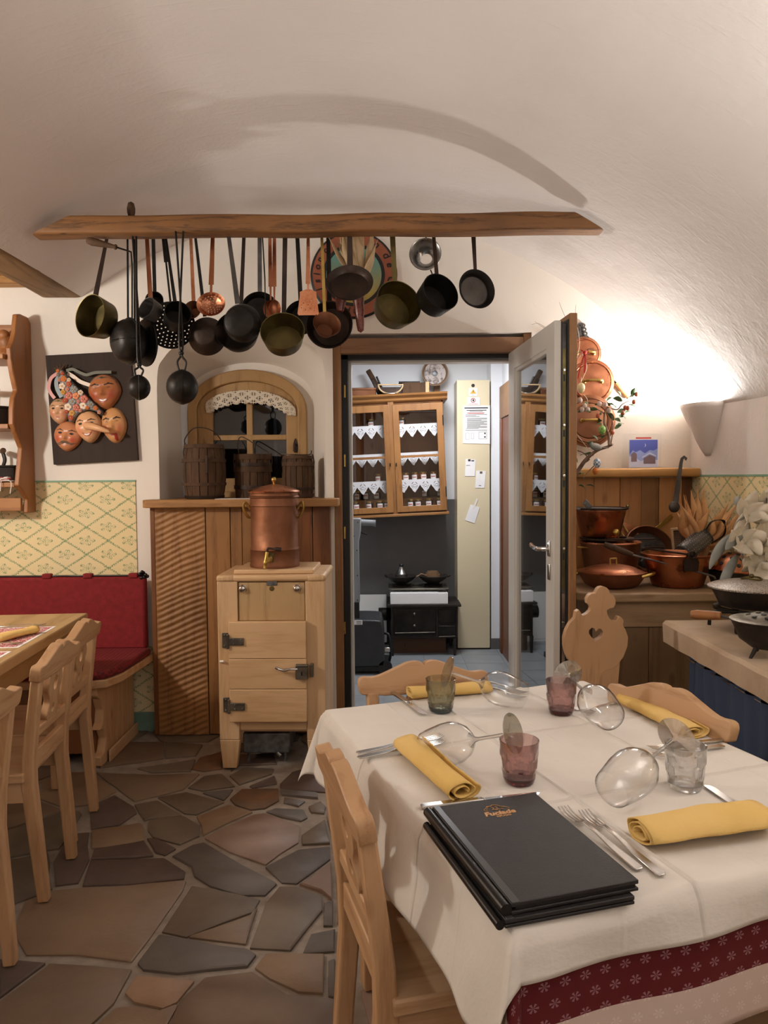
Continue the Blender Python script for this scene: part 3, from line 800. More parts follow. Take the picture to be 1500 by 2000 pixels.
# ---- wood panelling and ledge under the window niche
pan_b = thing('wall_panelling', 'rustic vertical board panelling under the window ledge beside the icebox', 'panelling', (-0.77, 4.0, 0))
def pboard(x0, x1, mat, y=4.0, ridge=False, z1=1.245):
    mb = MB()
    if ridge:
        def fn(u, v):
            x = x0 + (x1-x0)*u; z = 0.003 + z1*v
            w_ = sin((z*1.0 - (x-x0)*0.42)*2*pi/0.032 + 2.5*noise.noise(Vector((x*6, 0, z*5))))
            e = min(u, 1-u)*12; e = min(1, e)
            return (x + 0.77, y - 4.0 - 0.004*w_*e, z)
        mb.grid(fn, 24, 230)
        mb.box(x0+0.77, y-3.995, 0.003, x1+0.77, y-3.98, z1)
    else:
        mb.box(x0+0.77, y-4.0, 0.003, x1+0.77, y-3.975, z1)
    return mb.build('board', mat, pan_b, 60 if ridge else 30, bevel=0 if ridge else 0.003)
px = lambda p, Y=4.0: aty(p, 1200, Y).x
pboard(px(297), px(306), M['panel_dark'], 4.0)
pboard(px(306)+0.002, px(404), M['panel'], 3.995, True)
pboard(px(404)+0.003, px(452), M['panel'])
pboard(px(452)+0.003, px(475), M['panel'], 4.003)
pboard(px(475)+0.003, px(560), M['panel'], 3.998)
pboard(px(560)+0.003, px(612), M['panel_dark'])
pboard(px(612)+0.003, px(646), M['panel_dark'], 4.003)
MB().box(px(297)+0.77, 0.028, 0.003, px(646)+0.77, 0.095, 1.245).build('backing', M['panel_dark'], pan_b, 0)
lx0, lx1 = aty(276, 980, 3.93).x, aty(660, 975, 3.93).x
zlt = 1.288
ledge_poly = bez2([(lx0+0.02, 3.93), (lx0-0.005, 3.97), (lx0, 4.095)], 4) + [(-1.20, 4.095), (-1.20, 4.46), (-0.42, 4.46), (-0.33, 4.095), (lx1, 4.095), (lx1, 3.955)] + bez2([(lx1, 3.95), (lx1-0.02, 3.935), (-0.5, 3.93), (-0.9, 3.935), (lx0+0.02, 3.93)], 3)[:-1]
lg = MB().prism(ledge_poly, zlt-0.042, zlt, 'XY').build('window_ledge', M['ledge'], None, 30, bevel=0.006)
tag(lg, 'thick waney-edged wooden ledge carrying three small barrels', 'ledge')

# ---- three coopered barrels on the ledge
def barrel(name, label, cx, cy, z, rb, rm, rt, h, hoops, bail=None, staves=16, lid=True, ears=True):
    t = thing(name, label, 'barrel', (cx, cy, z), 0, None)
    def rad(s): return rb + (rt - rb)*s + (rm - (rb+rt)/2)*4*s*(1-s)
    for k in range(staves):
        a0 = 2*pi*k/staves + 0.018; a1 = 2*pi*(k+1)/staves - 0.018
        dr = random.uniform(-0.002, 0.002)
        mb = MB()
        for layer in (0,):
            vs_ = []; fs = []; N = 8
            for i in range(N+1):
                s_ = i/N; r_ = rad(s_) + dr
                for a, rr in ((a0, r_), ((a0+a1)/2, r_*1.004), (a1, r_), (a1, r_-0.012), (a0, r_-0.012)):
                    vs_.append((rr*cos(a), rr*sin(a), s_*h))
            for i in range(N):
                for q in range(5):
                    r2 = (q+1) % 5; fs.append((i*5+q, i*5+r2, i*5+5+r2, i*5+5+q))
            fs += [(4,3,2,1,0), tuple(N*5+q for q in range(5))]
            mb.add(vs_, fs)
        mb.build('stave', M['barrel'], t, 40)
    for s_, hw, mat in hoops:
        r0 = rad(s_ - hw/h/2); r1 = rad(s_ + hw/h/2); z0 = s_*h
        MB().lathe([(r0-0.002, z0-hw/2), (r0+0.006, z0-hw/2), (r1+0.006, z0+hw/2), (r1-0.002, z0+hw/2)], 40, close=True).build('hoop', M[mat], t, 40)
    MB().lathe([(0, h*0.965), (rad(0.96)-0.010, h*0.965), (rad(0.96)-0.010, h*0.93), (0, h*0.93)], 32).build('lid', M['barrel'], t, 40)
    MB().lathe([(0, 0.01), (rad(0.02)-0.010, 0.01), (rad(0.02)-0.010, 0.03), (0, 0.03)], 32).build('bottom', M['barrel'], t, 40)
    if ears:
        for s in (-1, 1):
            MB().tube([(s*(rad(0.9)+0.004), 0, h*0.6), (s*(rad(0.9)+0.010), 0, h*0.85), (s*(rad(1)+0.008), 0, h*1.01), (s*(rad(1)+0.003), 0, h*1.03)], 0.0035, 6).build('ear', M['iron_brown'], t)
    if bail:
        MB().tube([(x, y, z_) for x, y, z_ in bez(bail, 8)], 0.003, 6).build('bail_handle', M['iron_brown'], t)
    return t
def on_ledge(pxc, pyb, Y): 
    q = aty(pxc, pyb, Y); return q.x, Y
x, y = on_ledge(400, 968, 4.13); sc_ = 4.13/1450
b1 = barrel('barrel', 'tallest dark barrel with a thin wire bail, left on the window ledge', x, y, zlt, 0.100, 0.117, 0.098, 0.300,
       [(0.035, 0.016, 'iron_brown'), (0.27, 0.016, 'barrel'), (0.70, 0.018, 'barrel'), (0.96, 0.02, 'barrel')],
       [(-0.106, 0, 0.305), (-0.10, -0.01, 0.335), (-0.055, -0.02, 0.385), (0.0, -0.02, 0.392), (0.06, -0.015, 0.37), (0.095, 0, 0.325), (0.100, 0, 0.30)])
MB().box(0.036, -0.1225, 0.14, 0.048, -0.112, 0.235).build('strap', M['iron_brown'], b1, 30, bevel=0.002)
x, y = on_ledge(495, 968, 4.26)
b2 = barrel('wooden_bucket', 'middle wooden bucket with two wide bands and a fallen wire bail', x, y, zlt, 0.100, 0.103, 0.098, 0.245,
       [(0.25, 0.022, 'iron_brown'), (0.66, 0.03, 'barrel'), (0.77, 0.02, 'iron_brown'), (0.95, 0.03, 'barrel')],
       [(-0.07, -0.05, 0.25), (-0.072, -0.06, 0.31), (-0.05, -0.06, 0.345), (0.03, -0.07, 0.30), (0.10, -0.06, 0.255)])
x, y = on_ledge(583, 966, 4.14)
b3 = barrel('keg', 'smallest dark bellied keg with a twisted wire across its top', x, y, zlt, 0.076, 0.088, 0.074, 0.235,
       [(0.06, 0.018, 'barrel'), (0.22, 0.012, 'iron_brown'), (0.80, 0.024, 'barrel'), (0.96, 0.018, 'barrel')],
       [(-0.09, -0.02, 0.23), (-0.085, -0.03, 0.243), (-0.03, -0.05, 0.240), (0.05, -0.05, 0.238), (0.074, -0.03, 0.243), (0.077, -0.02, 0.262)])
tag(MB().prism([(-0.10,-0.05),(0.10,-0.05),(0.09,0.04),(-0.09,0.05)], 0, 0.003, 'XY', M=Matrix.Translation((aty(458, 970, 4.0).x, 4.02, zlt))).build('white_cloth', M['linen'], None, 0), 'small flat white cloth lying on the window ledge', 'cloth')

# ---- lace valance
tl = NT('lace_pattern'); uvn = tl.n('ShaderNodeTexCoord'); mp = tl.n('ShaderNodeMapping'); tl.link(uvn.outputs['UV'], mp.inputs[0])
sp_ = tl.n('ShaderNodeSeparateXYZ'); tl.link(mp.outputs[0], sp_.inputs[0])
uu = tl.math('MULTIPLY', sp_.outputs[0], 11.0); vv = tl.math('MULTIPLY', sp_.outputs[1], 1.6)
A_ = tl.math('ABSOLUTE', tl.math('SUBTRACT', tl.math('FRACT', tl.math('ADD', uu, vv)), 0.5)); B_ = tl.math('ABSOLUTE', tl.math('SUBTRACT', tl.math('FRACT', tl.math('SUBTRACT', uu, vv)), 0.5))
vvor = tl.n('ShaderNodeTexVoronoi'); vvor.inputs['Scale'].default_value = 1.0; vvor.inputs['Randomness'].default_value = 0.1
cmb = tl.n('ShaderNodeCombineXYZ'); tl.link(tl.math('MULTIPLY', uu, 5.0), cmb.inputs[0]); tl.link(tl.math('MULTIPLY', vv, 5.0), cmb.inputs[1]); tl.link(cmb.outputs[0], vvor.inputs['Vector'])
solidm = tl.math('MAXIMUM', tl.math('LESS_THAN', tl.math('MINIMUM', A_, B_), 0.16), tl.math('GREATER_THAN', vvor.outputs['Distance'], 0.36))
tr_ = tl.n('ShaderNodeBsdfTransparent'); df_ = tl.n('ShaderNodeBsdfDiffuse'); df_.inputs[0].default_value = lin('#DDD0BC')
mx_ = tl.n('ShaderNodeMixShader'); tl.link(solidm, mx_.inputs[0]); tl.link(tr_.outputs[0], mx_.inputs[1]); tl.link(df_.outputs[0], mx_.inputs[2]); tl.link(mx_.outputs[0], tl.out.inputs[0])
VY = NYB - 0.045
top_pts = bez([aty(x_, y_, VY) for x_, y_ in [(403,806),(403,785),(430,769),(462,763),(495,762),(530,768),(558,780),(576,797),(578,812)]], 6)
bot_pts = bez([aty(x_, y_, VY) for x_, y_ in [(410,808),(418,800),(436,793),(465,787),(495,786),(525,790),(545,798),(562,808),(572,812)]], 6)
def vfn2(u, v):
    i = u*(len(top_pts)-1); k = int(min(i, len(top_pts)-2)); f = i-k
    a = top_pts[k].lerp(top_pts[k+1], f); b = bot_pts[k].lerp(bot_pts[k+1], f)
    p = a.lerp(b, v)
    if v > 0.9: p = p + (b-a).normalized()*0.010*abs(sin(u*pi*15))
    return (p.x, p.y - 0.008*abs(sin(u*pi*9))*v, p.z)
lv = MB().grid(vfn2, 120, 10, uvf=lambda u, v: (u, v)).build('lace_valance', tl.m, None, 180, solid=0.0015)
tag(lv, 'cream crocheted lace valance arched across the top of the niche window', 'valance')

# ---- old icebox
IX0, IX1, IY, IB = aty(426, 1300, 3.52).x, aty(636, 1300, 3.52).x, 3.52, 3.93
IW = IX1 - IX0; ib = thing('icebox', 'old pale pine icebox cabinet with metal hinges and latch, copper urn on top', 'icebox', ((IX0+IX1)/2, IY, 0), R(-1.0))
hw = IW/2; zT = 0.938
zp = lambda py: aty(530, py, IY).z
def ibx(name, x0, y0, z0, x1, y1, z1, mat, bev=0.004, par=None): return MB().box(x0, y0, z0, x1, y1, z1).build(name, M[mat], par or ib, 30, bevel=bev)
sw = 0.098*1.0
for s in (-1, 1):
    x0, x1 = (-hw, -hw+sw) if s < 0 else (hw-sw*0.95, hw)
    ibx('stile', x0, 0, 0.14, x1, 0.045, zT-0.03, 'icebox_z')
    MB().add([(x0,0,0.14),(x1,0,0.14),(x1,0.05,0.14),(x0,0.05,0.14),(x0+0.012,0.004,0.0),(x1-0.018,0.004,0.0),(x1-0.018,0.045,0.0),(x0+0.012,0.045,0.0)],
             [(0,1,2,3),(4,7,6,5),(0,4,5,1),(1,5,6,2),(2,6,7,3),(3,7,4,0)]).build('leg', M['icebox_z'], ib, 30, bevel=0.004)
    ibx('leg', x0+0.01, 0.34, 0.0, x1-0.01, 0.39, 0.15, 'icebox_z')
    ibx('side_panel', (x0 if s < 0 else hw-0.02), 0.045, 0.16, (-hw+0.02 if s < 0 else x1), 0.40, zT-0.03, 'icebox_z')
ibx('back_panel', -hw+0.02, 0.385, 0.16, hw-0.02, 0.40, zT-0.03, 'icebox')
ibx('floor_board', -hw+0.02, 0.03, 0.17, hw-0.02, 0.385, 0.19, 'icebox')
ibx('bottom_rail', -hw+sw, 0.006, zp(1427), hw-sw*0.95, 0.04, zp(1409), 'icebox')
ibx('top_board', -hw-0.002, -0.004, zT-0.032, hw+0.004, 0.41, zT, 'icebox', 0.012)
for s in (-1, 1): ibx('breadboard_end', (-hw-0.003 if s < 0 else hw-0.085), -0.006, zT-0.033, (-hw+0.085 if s < 0 else hw+0.005), 0.411, zT+0.001, 'icebox_z', 0.012)
ibx('top_lid', -hw+0.075, 0.03, zT, hw-0.055, 0.36, zT+0.022, 'icebox', 0.006)
flp = ibx('flap', -hw+sw+0.003, 0.008, zp(1213), hw-sw*0.95-0.003, 0.03, zT-0.036, 'icebox_ply', 0.003)
zk = zp(1150)
for pxk in (473, 580):
    xk = aty(pxk, 1150, IY).x - (IX0+IX1)/2
    MB().lathe([(0.0,-0.020),(0.010,-0.019),(0.0165,-0.014),(0.018,-0.008),(0.015,-0.004),(0.020,0.0),(0.0,0.002)], 20, frame((xk, 0.008, zk), (0, 1, 0))).build('knob', M['chrome'], flp, 40)
MB().box(-0.026, 0.004, zp(1144), 0.024, 0.0085, zp(1128), Matrix.Translation((0.006,0,0))).build('name_plate', M['zinc'], flp, 30, bevel=0.001)
MB().lathe([(0,-0.004),(0.010,-0.003),(0.012,0)], 18, frame((0.004, 0.008, zp(1150)), (0,1,0))).build('brass_disc', M['brass'], flp, 40)
dx0, dx1 = -hw+0.058, hw-0.088
dz = [zp(1407), zp(1343), zp(1284), zp(1213)+0.002]
door = thing('x', '', ''); bpy.data.objects.remove(door)
dr = ibx('door', dx0+0.005, 0.0, dz[0]+0.004, dx1-0.005, 0.012, dz[-1]-0.004, 'icebox', 0.0)
for a, b in zip(dz, dz[1:]):
    MB().box(dx0, -0.030, a+0.0008, dx1, 0.002, b-0.0008).build('plank', M['icebox'], dr, 30, bevel=0.003)
for py in (1250, 1376):
    z0 = zp(py)
    hg = MB()
    hg.box(-hw+0.022, -0.008, z0-0.036, -hw+0.052, 0.0, z0+0.036)
    hg.tube([(-hw+0.056, -0.034, z0-0.034), (-hw+0.056, -0.034, z0+0.034)], 0.007, 10)
    hg.box(-hw+0.050, -0.038, z0-0.018, -hw+0.132, -0.029, z0+0.018)
    for xx, zz in ((0.035,0.026),(0.035,-0.026)): hg.ball((-hw+xx, -0.009, z0+zz), 0.005)
    for xx in (0.085, 0.12):
        for zz in (0.010,-0.010): hg.ball((-hw+xx, -0.039, z0+zz), 0.004)
    hg.build('hinge', M['pewter'], dr, 40, bevel=0.002)
zl_ = zp(1308); lk = MB()
lxk = aty(592, 1308, IY).x - (IX0+IX1)/2
lk.box(lxk-0.030, -0.048, zl_-0.036, lxk+0.028, -0.029, zl_+0.036)
lk.box(lxk-0.030, -0.052, zl_+0.024, lxk+0.028, -0.046, zl_+0.034)
lk.build('latch_case', M['pewter'], dr, 40, bevel=0.003)
MB().tube(bez([(lxk-0.02, -0.055, zl_+0.016), (lxk-0.05, -0.060, zl_+0.018), (lxk-0.085, -0.056, zl_+0.012), (lxk-0.125, -0.055, zl_+0.024)], 5), [0.006]*8+[0.008]*4+[0.007]*3+[0.004], 10).build('latch_lever', M['steel'], dr)
MB().box(lxk-0.004, -0.0495, zl_-0.016, lxk+0.004, -0.0475, zl_+0.002).build('keyhole', M['black'], dr, 0)
MB().box(lxk+0.036, -0.030, zl_-0.03, lxk+0.052, 0.001, zl_+0.032).build('catch', M['pewter'], ib, 40, bevel=0.003)
MB().tube([(-hw+0.01, -0.004, zp(1291)), (-hw+0.03, -0.012, zp(1291)+0.002)], 0.005, 8).build('peg', M['white'], ib)
tray = thing('drip_tray', 'grey galvanised drip tray pushed under the icebox', 'tray', (aty(520, 1450, 3.6).x, 3.62, 0))
MB().box(-0.115, -0.02, 0.045, 0.115, 0.22, 0.145).build('tray_body', M['zinc'], tray, 30, bevel=0.006)
for xx in (-0.09, 0.09):
    for yy in (0.0, 0.2): MB().tube([(xx, yy, 0), (xx, yy, 0.05)], 0.008, 8).build('foot', M['zinc'], tray)
MB().tube([(0.05, -0.02, 0.06), (0.062, -0.05, 0.055), (0.075, -0.055, 0.045)], 0.009, 8).build('spout', M['tin'], tray)

# ---- copper urn with tap
ux, uz = aty(537, 1098, 3.70).x, zT+0.022
UY = 3.70; k = UY/1450
urn = thing('copper_urn', 'tall copper drink urn with domed lid and brass tap on the icebox', 'urn', (ux, UY, uz))
hU = 0.372
MB().lathe([(0,0.0),(0.122,0.0),(0.124,0.012),(0.121,0.018),(0.120,0.085),(0.122,0.088),(0.120,0.094),(0.116,0.10),(0.116,0.30),(0.121,0.303),(0.120,0.31),(0.118,0.34),(0.124,0.343),(0.125,0.348),(0.119,0.352),(0.118,hU),(0,hU)], 48).build('body', M['copper_dark'], urn, 40)
MB().lathe([(0.1265,hU-0.004),(0.128,hU+0.002),(0.124,hU+0.006),(0.10,hU+0.016),(0.06,hU+0.028),(0.02,hU+0.036),(0.008,hU+0.038),(0.0,hU+0.038)], 48).build('lid', M['copper'], urn, 40)
MB().lathe([(0.005,hU+0.036),(0.005,hU+0.048),(0.011,hU+0.054),(0.0125,hU+0.062),(0.008,hU+0.071),(0,hU+0.073)], 18).build('lid_knob', M['brass_bright'], urn, 60)
for s in (-1, 1):
    MB().tube(bez([(s*0.117,-0.01,0.245),(s*0.130,-0.015,0.25),(s*0.148,-0.02,0.285),(s*0.146,-0.02,0.318),(s*0.132,-0.015,0.312),(s*0.118,-0.01,0.285)], 5), 0.0065, 8).build('handle', M['brass_bright'], urn)
tp = MB().lathe([(0,0),(0.03,0),(0.03,0.004),(0,0.005)], 4, frame((-0.008,-0.121,0.055),(0,-1,0)) @ Matrix.Rotation(pi/4,4,'Z')).build('tap_plate', M['brass'], urn, 30)
tb = MB(); tb.lathe([(0.013,0),(0.015,0.02),(0.018,0.026),(0.012,0.032),(0.012,0.05),(0,0.05)], 16, frame((-0.008,-0.122,0.052),(0,-1,0)))
tb.tube(bez([(-0.014,-0.150,0.085),(-0.018,-0.155,0.055),(-0.022,-0.160,0.03),(-0.024,-0.162,0.008)],4), [0.010]*6+[0.012]*3+[0.009]*4, 12)
tb.build('tap_body', M['brass_bright'], urn, 50)
MB().tube(bez([(-0.014,-0.150,0.085),(-0.010,-0.150,0.102),(0.02,-0.152,0.100),(0.055,-0.152,0.097)],4), [0.006]*5+[0.005]*4+[0.010]*4, 10).build('tap_lever', M['iron_brown'], urn)

# ---- corner bench with red upholstery
bn = thing('wall_bench', 'wooden wall bench with red seat pad against the trellis wallpaper', 'bench', (-2.2, 3.75, 0))
bx = lambda x: x + 2.2
by = lambda y: y - 3.75
sp = [(-3.25, 3.47), (-1.40, 3.47), (-1.33, 3.50), (-1.29, 3.60), (-1.265, 4.05), (-3.25, 4.05)]
MB().prism([(bx(a), by(b)) for a, b in sp], 0.405, 0.445, 'XY').build('seat_board', M['pine_x'], bn, 30, bevel=0.006)
tq = NT('red_woven_seat'); v_ = tq.coord(scale=(1,1,1), rot=(0,0,pi/4)); ck = tq.n('ShaderNodeTexChecker'); tq.link(v_, ck.inputs[0]); ck.inputs['Scale'].default_value = 62
tq_m = tq.bsdf(tq.mix(ck.outputs['Fac'], lin('#7E1A1E'), lin('#581216')), 0.8, 0, tq.bump(ck.outputs['Fac'], 0.5, 0.003))
sp2 = [(-3.24, 3.46), (-1.42, 3.46), (-1.33, 3.51), (-1.29, 3.62), (-1.27, 4.0), (-3.24, 4.0)]
MB().prism([(bx(a), by(b)) for a, b in sp2], 0.445, 0.485, 'XY').build('seat_pad', tq_m, bn, 30, bevel=0.015)
ep = [(3.56,0.0),(4.04,0.0),(4.04,0.405),(3.52,0.405),(3.52,0.36),(3.57,0.33),(3.60,0.27),(3.585,0.21),(3.545,0.185),(3.60,0.17),(3.625,0.12),(3.60,0.06),(3.55,0.05)]
MB().prism([(by(a), b) for a, b in ep], bx(-1.43), bx(-1.385), 'YZ').build('end_panel', M['pine'], bn, 30, bevel=0.006)
MB().box(bx(-3.2), by(3.60), 0.05, bx(-1.43), by(3.63), 0.405).build('front_board', M['panel_dark'], bn, 0)
MB().box(bx(-1.375), by(3.62), 0.0, bx(-1.365), by(4.04), 0.06).build('foot_strip', M['pine_y'], bn, 30, bevel=0.003)
CY = 3.985
zc0, zc1 = aty(150, 1270, CY).z, aty(150, 1127, CY).z; cxr = aty(284, 1200, CY).x
bc = thing('back_cushion', 'long red upholstered back cushion hung from a rod over the bench', 'cushion', (-2.2, CY, zc0))
MB().box(-1.0, 0, 0.0, cxr+2.2, 0.055, zc1-zc0).build('pad', M['red_cloth'], bc, 40, bevel=0.016)
for p in (-60, 90, 170, 259):
    x0 = aty(p, 1125, CY).x + 2.2
    MB().box(x0-0.025, -0.004, zc1-zc0-0.01, x0+0.026, 0.034, zc1-zc0+0.018, ).build('loop', M['red_cloth'], bc, 40, bevel=0.008)
rod = thing('curtain_rod', 'thin black wall rod with a berry-cluster finial holding the red cushion', 'rod', (-2.2, CY+0.015, zc1+0.004))
xe = aty(272, 1122, CY).x + 2.2
MB().tube([(-1.0, 0, 0), (xe, 0, 0)], 0.005, 8).build('rod_bar', M['iron'], rod)
fb = MB()
for i, (a, b, c) in enumerate([(0,0.012,0),(0.012,0,0.014),(0.016,0,-0.010),(0.026,-0.008,0.004),(0.004,-0.010,-0.012),(0.008,-0.010,0.02),(0.03,0.008,-0.006),(-0.006,-0.008,0.008)]):
    fb.ball((xe+0.006+a, b, c), 0.010, nu=10, nv=7)
fb.build('finial', M['black_gloss'], rod, 60)
MB().tube([(xe-0.05, 0, 0), (xe-0.05, 0.10, 0)], 0.004, 6).build('bracket', M['iron'], rod)

# ---- dining chairs
def chair_mesh():
    t = thing('dining_chair', 'x', 'chair')
    # crest rail with double hump and centre notch
    w2 = 0.197
    half = bez2([(-w2, 0.752), (-w2-0.004, 0.785), (-w2+0.008, 0.800), (-w2+0.05, 0.800), (-w2+0.11, 0.822), (-0.045, 0.838), (-0.012, 0.838), (0.0, 0.826)], 4)
    top = half + [(-x, z) for x, z in reversed(half[:-1])]
    lower = [(x, 0.748 if abs(x) > 0.12 else 0.742) for x in (0.19, 0.12, 0, -0.12, -0.19)]
    Tl = Matrix.Translation((0, -0.238, 0.79)) @ Matrix.Rotation(R(10), 4, 'X') @ Matrix.Translation((0, 0, -0.79))
    MB().prism(top + lower, -0.017, 0.017, 'XZ', M=Tl).build('crest_rail', M['pine_x'], t, 40, bevel=0.008)
    for s in (-1, 1):
        pts = [(s*0.138, -0.222, 0.0), (s*0.146, -0.205, 0.22), (s*0.150, -0.190, 0.40), (s*0.155, -0.195, 0.50), (s*0.160, -0.228, 0.755)]
        MB().bar(pts, 0.040, 0.036, up=(0, 1, 0), scales=[(0.85, 1.0), (1.0, 1.15), (1.15, 1.2), (1.0, 1.1), (0.9, 0.9)]).build('rear_post', M['pine'], t, 40, bevel=0.006)
        MB().bar([(s*0.165, 0.175, 0.0), (s*0.155, 0.160, 0.40)], 0.044, 0.044, up=(0, 1, 0), scales=[0.78, 1.0]).build('leg', M['pine'], t, 40, bevel=0.006)
    # carved splat, one pierced baluster
    sl = bez2([(-0.045, 0.575), (-0.058, 0.60), (-0.035, 0.64), (-0.062, 0.68), (-0.066, 0.71), (-0.045, 0.75)], 4)
    outl_ = sl + [(-x, z) for x, z in reversed(sl)]
    hole1 = [(0.018*cos(a), 0.70 + 0.026*sin(a)) for a in [2*pi*k/14 for k in range(14)]]
    hole2 = [(0.012*cos(a), 0.612 + 0.016*sin(a)) for a in [2*pi*k/12 for k in range(12)]]
    Ts = Matrix.Translation((0, -0.214, 0.66)) @ Matrix.Rotation(R(8), 4, 'X') @ Matrix.Translation((0, 0, -0.66))
    MB().prism(outl_, -0.012, 0.012, 'XZ', [hole1, hole2], M=Ts).build('splat', M['pine'], t, 40, bevel=0.005)
    for z0, h_, yy in ((0.565, 0.032, -0.203), (0.475, 0.06, -0.196)):
        MB().box(-0.150, yy-0.011, z0-h_/2, 0.150, yy+0.011, z0+h_/2).build('back_slat', M['pine_x'], t, 40, bevel=0.004)
    MB().prism(bez2([(-0.185,-0.185),(-0.19,0.0),(-0.205,0.17),(-0.19,0.205),(0,0.215),(0.19,0.205),(0.205,0.17),(0.19,0.0),(0.185,-0.185)],4), 0.415, 0.447, 'XY').build('seat', M['pine_y'], t, 40, bevel=0.008)
    for s in (-1, 1): MB().box(s*0.16-0.011, -0.18, 0.345, s*0.16+0.011, 0.15, 0.415).build('seat_rail', M['pine_y'], t, 40, bevel=0.004)
    MB().box(-0.145, 0.145, 0.345, 0.145, 0.165, 0.415).build('seat_rail', M['pine_x'], t, 40, bevel=0.004)
    return t
ch0 = chair_mesh(); ch_used = [False]
def put_chair(x, y, ang, label):
    o = ch0 if not ch_used[0] else copy_tree(ch0)
    ch_used[0] = True
    o.location = (x, y, 0); o.rotation_euler = (0, 0, ang); o['label'] = label; o['group'] = 'pine dining chairs'
    return o
def chair_by_rail(pA, pB, label, z=0.815, flip=1):
    """pA,pB: pixels of the two crest ends; flip picks the side the sitter faces"""
    a, b = atz(*pA, z), atz(*pB, z); d = (b - a); d.z = 0; d.normalize()
    face = Vector((-d.y, d.x, 0))*flip; c = (a+b)/2 + face*0.238
    return put_chair(c.x, c.y, atan2(face.y, face.x) - pi/2, label)
chair_by_rail((638, 1452), (700, 1560), 'pine chair pushed in beside the black menu folders at the white-clothed table', flip=1)
chair_by_rail((715, 1312), (935, 1300), 'pine chair between the white-clothed table and the pantry doorway', flip=-1)
chair_by_rail((1190, 1325), (1445, 1405), 'pine chair tucked between the white-clothed table and the blue curtain', z=0.81, flip=-1)
put_chair(0.84, 1.20, R(114), 'pine chair showing only its seat beneath the red-bordered cloth')
put_chair(-1.445, 2.92, R(95), 'pine chair farthest along the bare wooden table, next to the bench end')
put_chair(-1.375, 2.53, R(95), 'middle pine chair of the row at the bare wooden table')
put_chair(-1.30, 1.93, R(95), 'pine chair at the open end of the row by the bare wooden table')

# ---- bare wooden table by the bench
tz = 0.77
a, b = atz(172, 1197, tz), atz(0, 1297, tz)
e = (a - b); e.z = 0; e.normalize(); nrm_ = Vector((-e.y, e.x, 0))
p0 = a.copy(); p1 = a - e*2.2; p2 = p1 + nrm_*0.80; p3 = p0 + nrm_*0.80
lt = thing('wooden_table', 'bare pine dining table with place mats in front of the red bench', 'table', ((p0.x+p2.x)/2, (p0.y+p2.y)/2, 0), atan2(e.y, e.x) - pi/2)
W2, L2 = 0.40, 1.10
MB().box(-W2, -L2, tz-0.045, W2, L2, tz).build('table_top', M['table_wood'], lt, 30, bevel=0.006)
for s in (-1, 1):
    MB().box(s*0.33-0.012, -L2+0.12, tz-0.15, s*0.33+0.012, L2-0.12, tz-0.045).build('apron', M['table_wood'], lt, 30, bevel=0.003)
    MB().box(-0.32, s*(L2-0.12)-0.012, tz-0.15, 0.32, s*(L2-0.12)+0.012, tz-0.045).build('apron', M['pine_x'], lt, 30, bevel=0.003)
    for q in (-1, 1):
        MB().bar([(s*0.30, q*(L2-0.16), 0), (s*0.30, q*(L2-0.16), tz-0.045)], 0.07, 0.07, up=(0,1,0), scales=[0.75, 1.0]).build('leg', M['pine'], lt, 30, bevel=0.006)
LT = Matrix.Translation(lt.location) @ Matrix.Rotation(lt.rotation_euler.z, 4, 'Z')

# ---- white-clothed table
TZ = 0.750
FL_, FR_, NL_ = Vector((-0.165, 2.05)), Vector((0.60, 2.40)), Vector((0.185, 1.04))
vax = (FL_ - NL_).normalized(); uax = Vector((vax.y, -vax.x))
TW, TLn = 0.84, (FL_-NL_).length
ctr = FL_ + uax*TW/2 - vax*TLn/2
TA = atan2(uax.y, uax.x)
rt_ = thing('dining_table', 'dining table under layered white and red cloths, set for four', 'table', (ctr.x, ctr.y, 0), TA)
MB().box(-TW/2+0.012, -TLn/2+0.012, TZ-0.035, TW/2-0.012, TLn/2-0.012, TZ-0.006).build('table_top', M['table_wood'], rt_, 30, bevel=0.004)
for s in (-1, 1):
    for q in (-1, 1):
        MB().bar([(s*(TW/2-0.09), q*(TLn/2-0.10), 0), (s*(TW/2-0.09), q*(TLn/2-0.10), TZ-0.035)], 0.06, 0.06, up=(0,1,0), scales=[0.8, 1.0]).build('leg', M['pine'], rt_, 30, bevel=0.005)
    MB().box(s*(TW/2-0.06)-0.01, -TLn/2+0.1, TZ-0.11, s*(TW/2-0.06)+0.01, TLn/2-0.1, TZ-0.035).build('apron', M['table_wood'], rt_, 0)
    MB().box(-TW/2+0.1, s*(TLn/2-0.07)-0.01, TZ-0.11, TW/2-0.1, s*(TLn/2-0.07)+0.01, TZ-0.035).build('apron', M['table_wood'], rt_, 0)
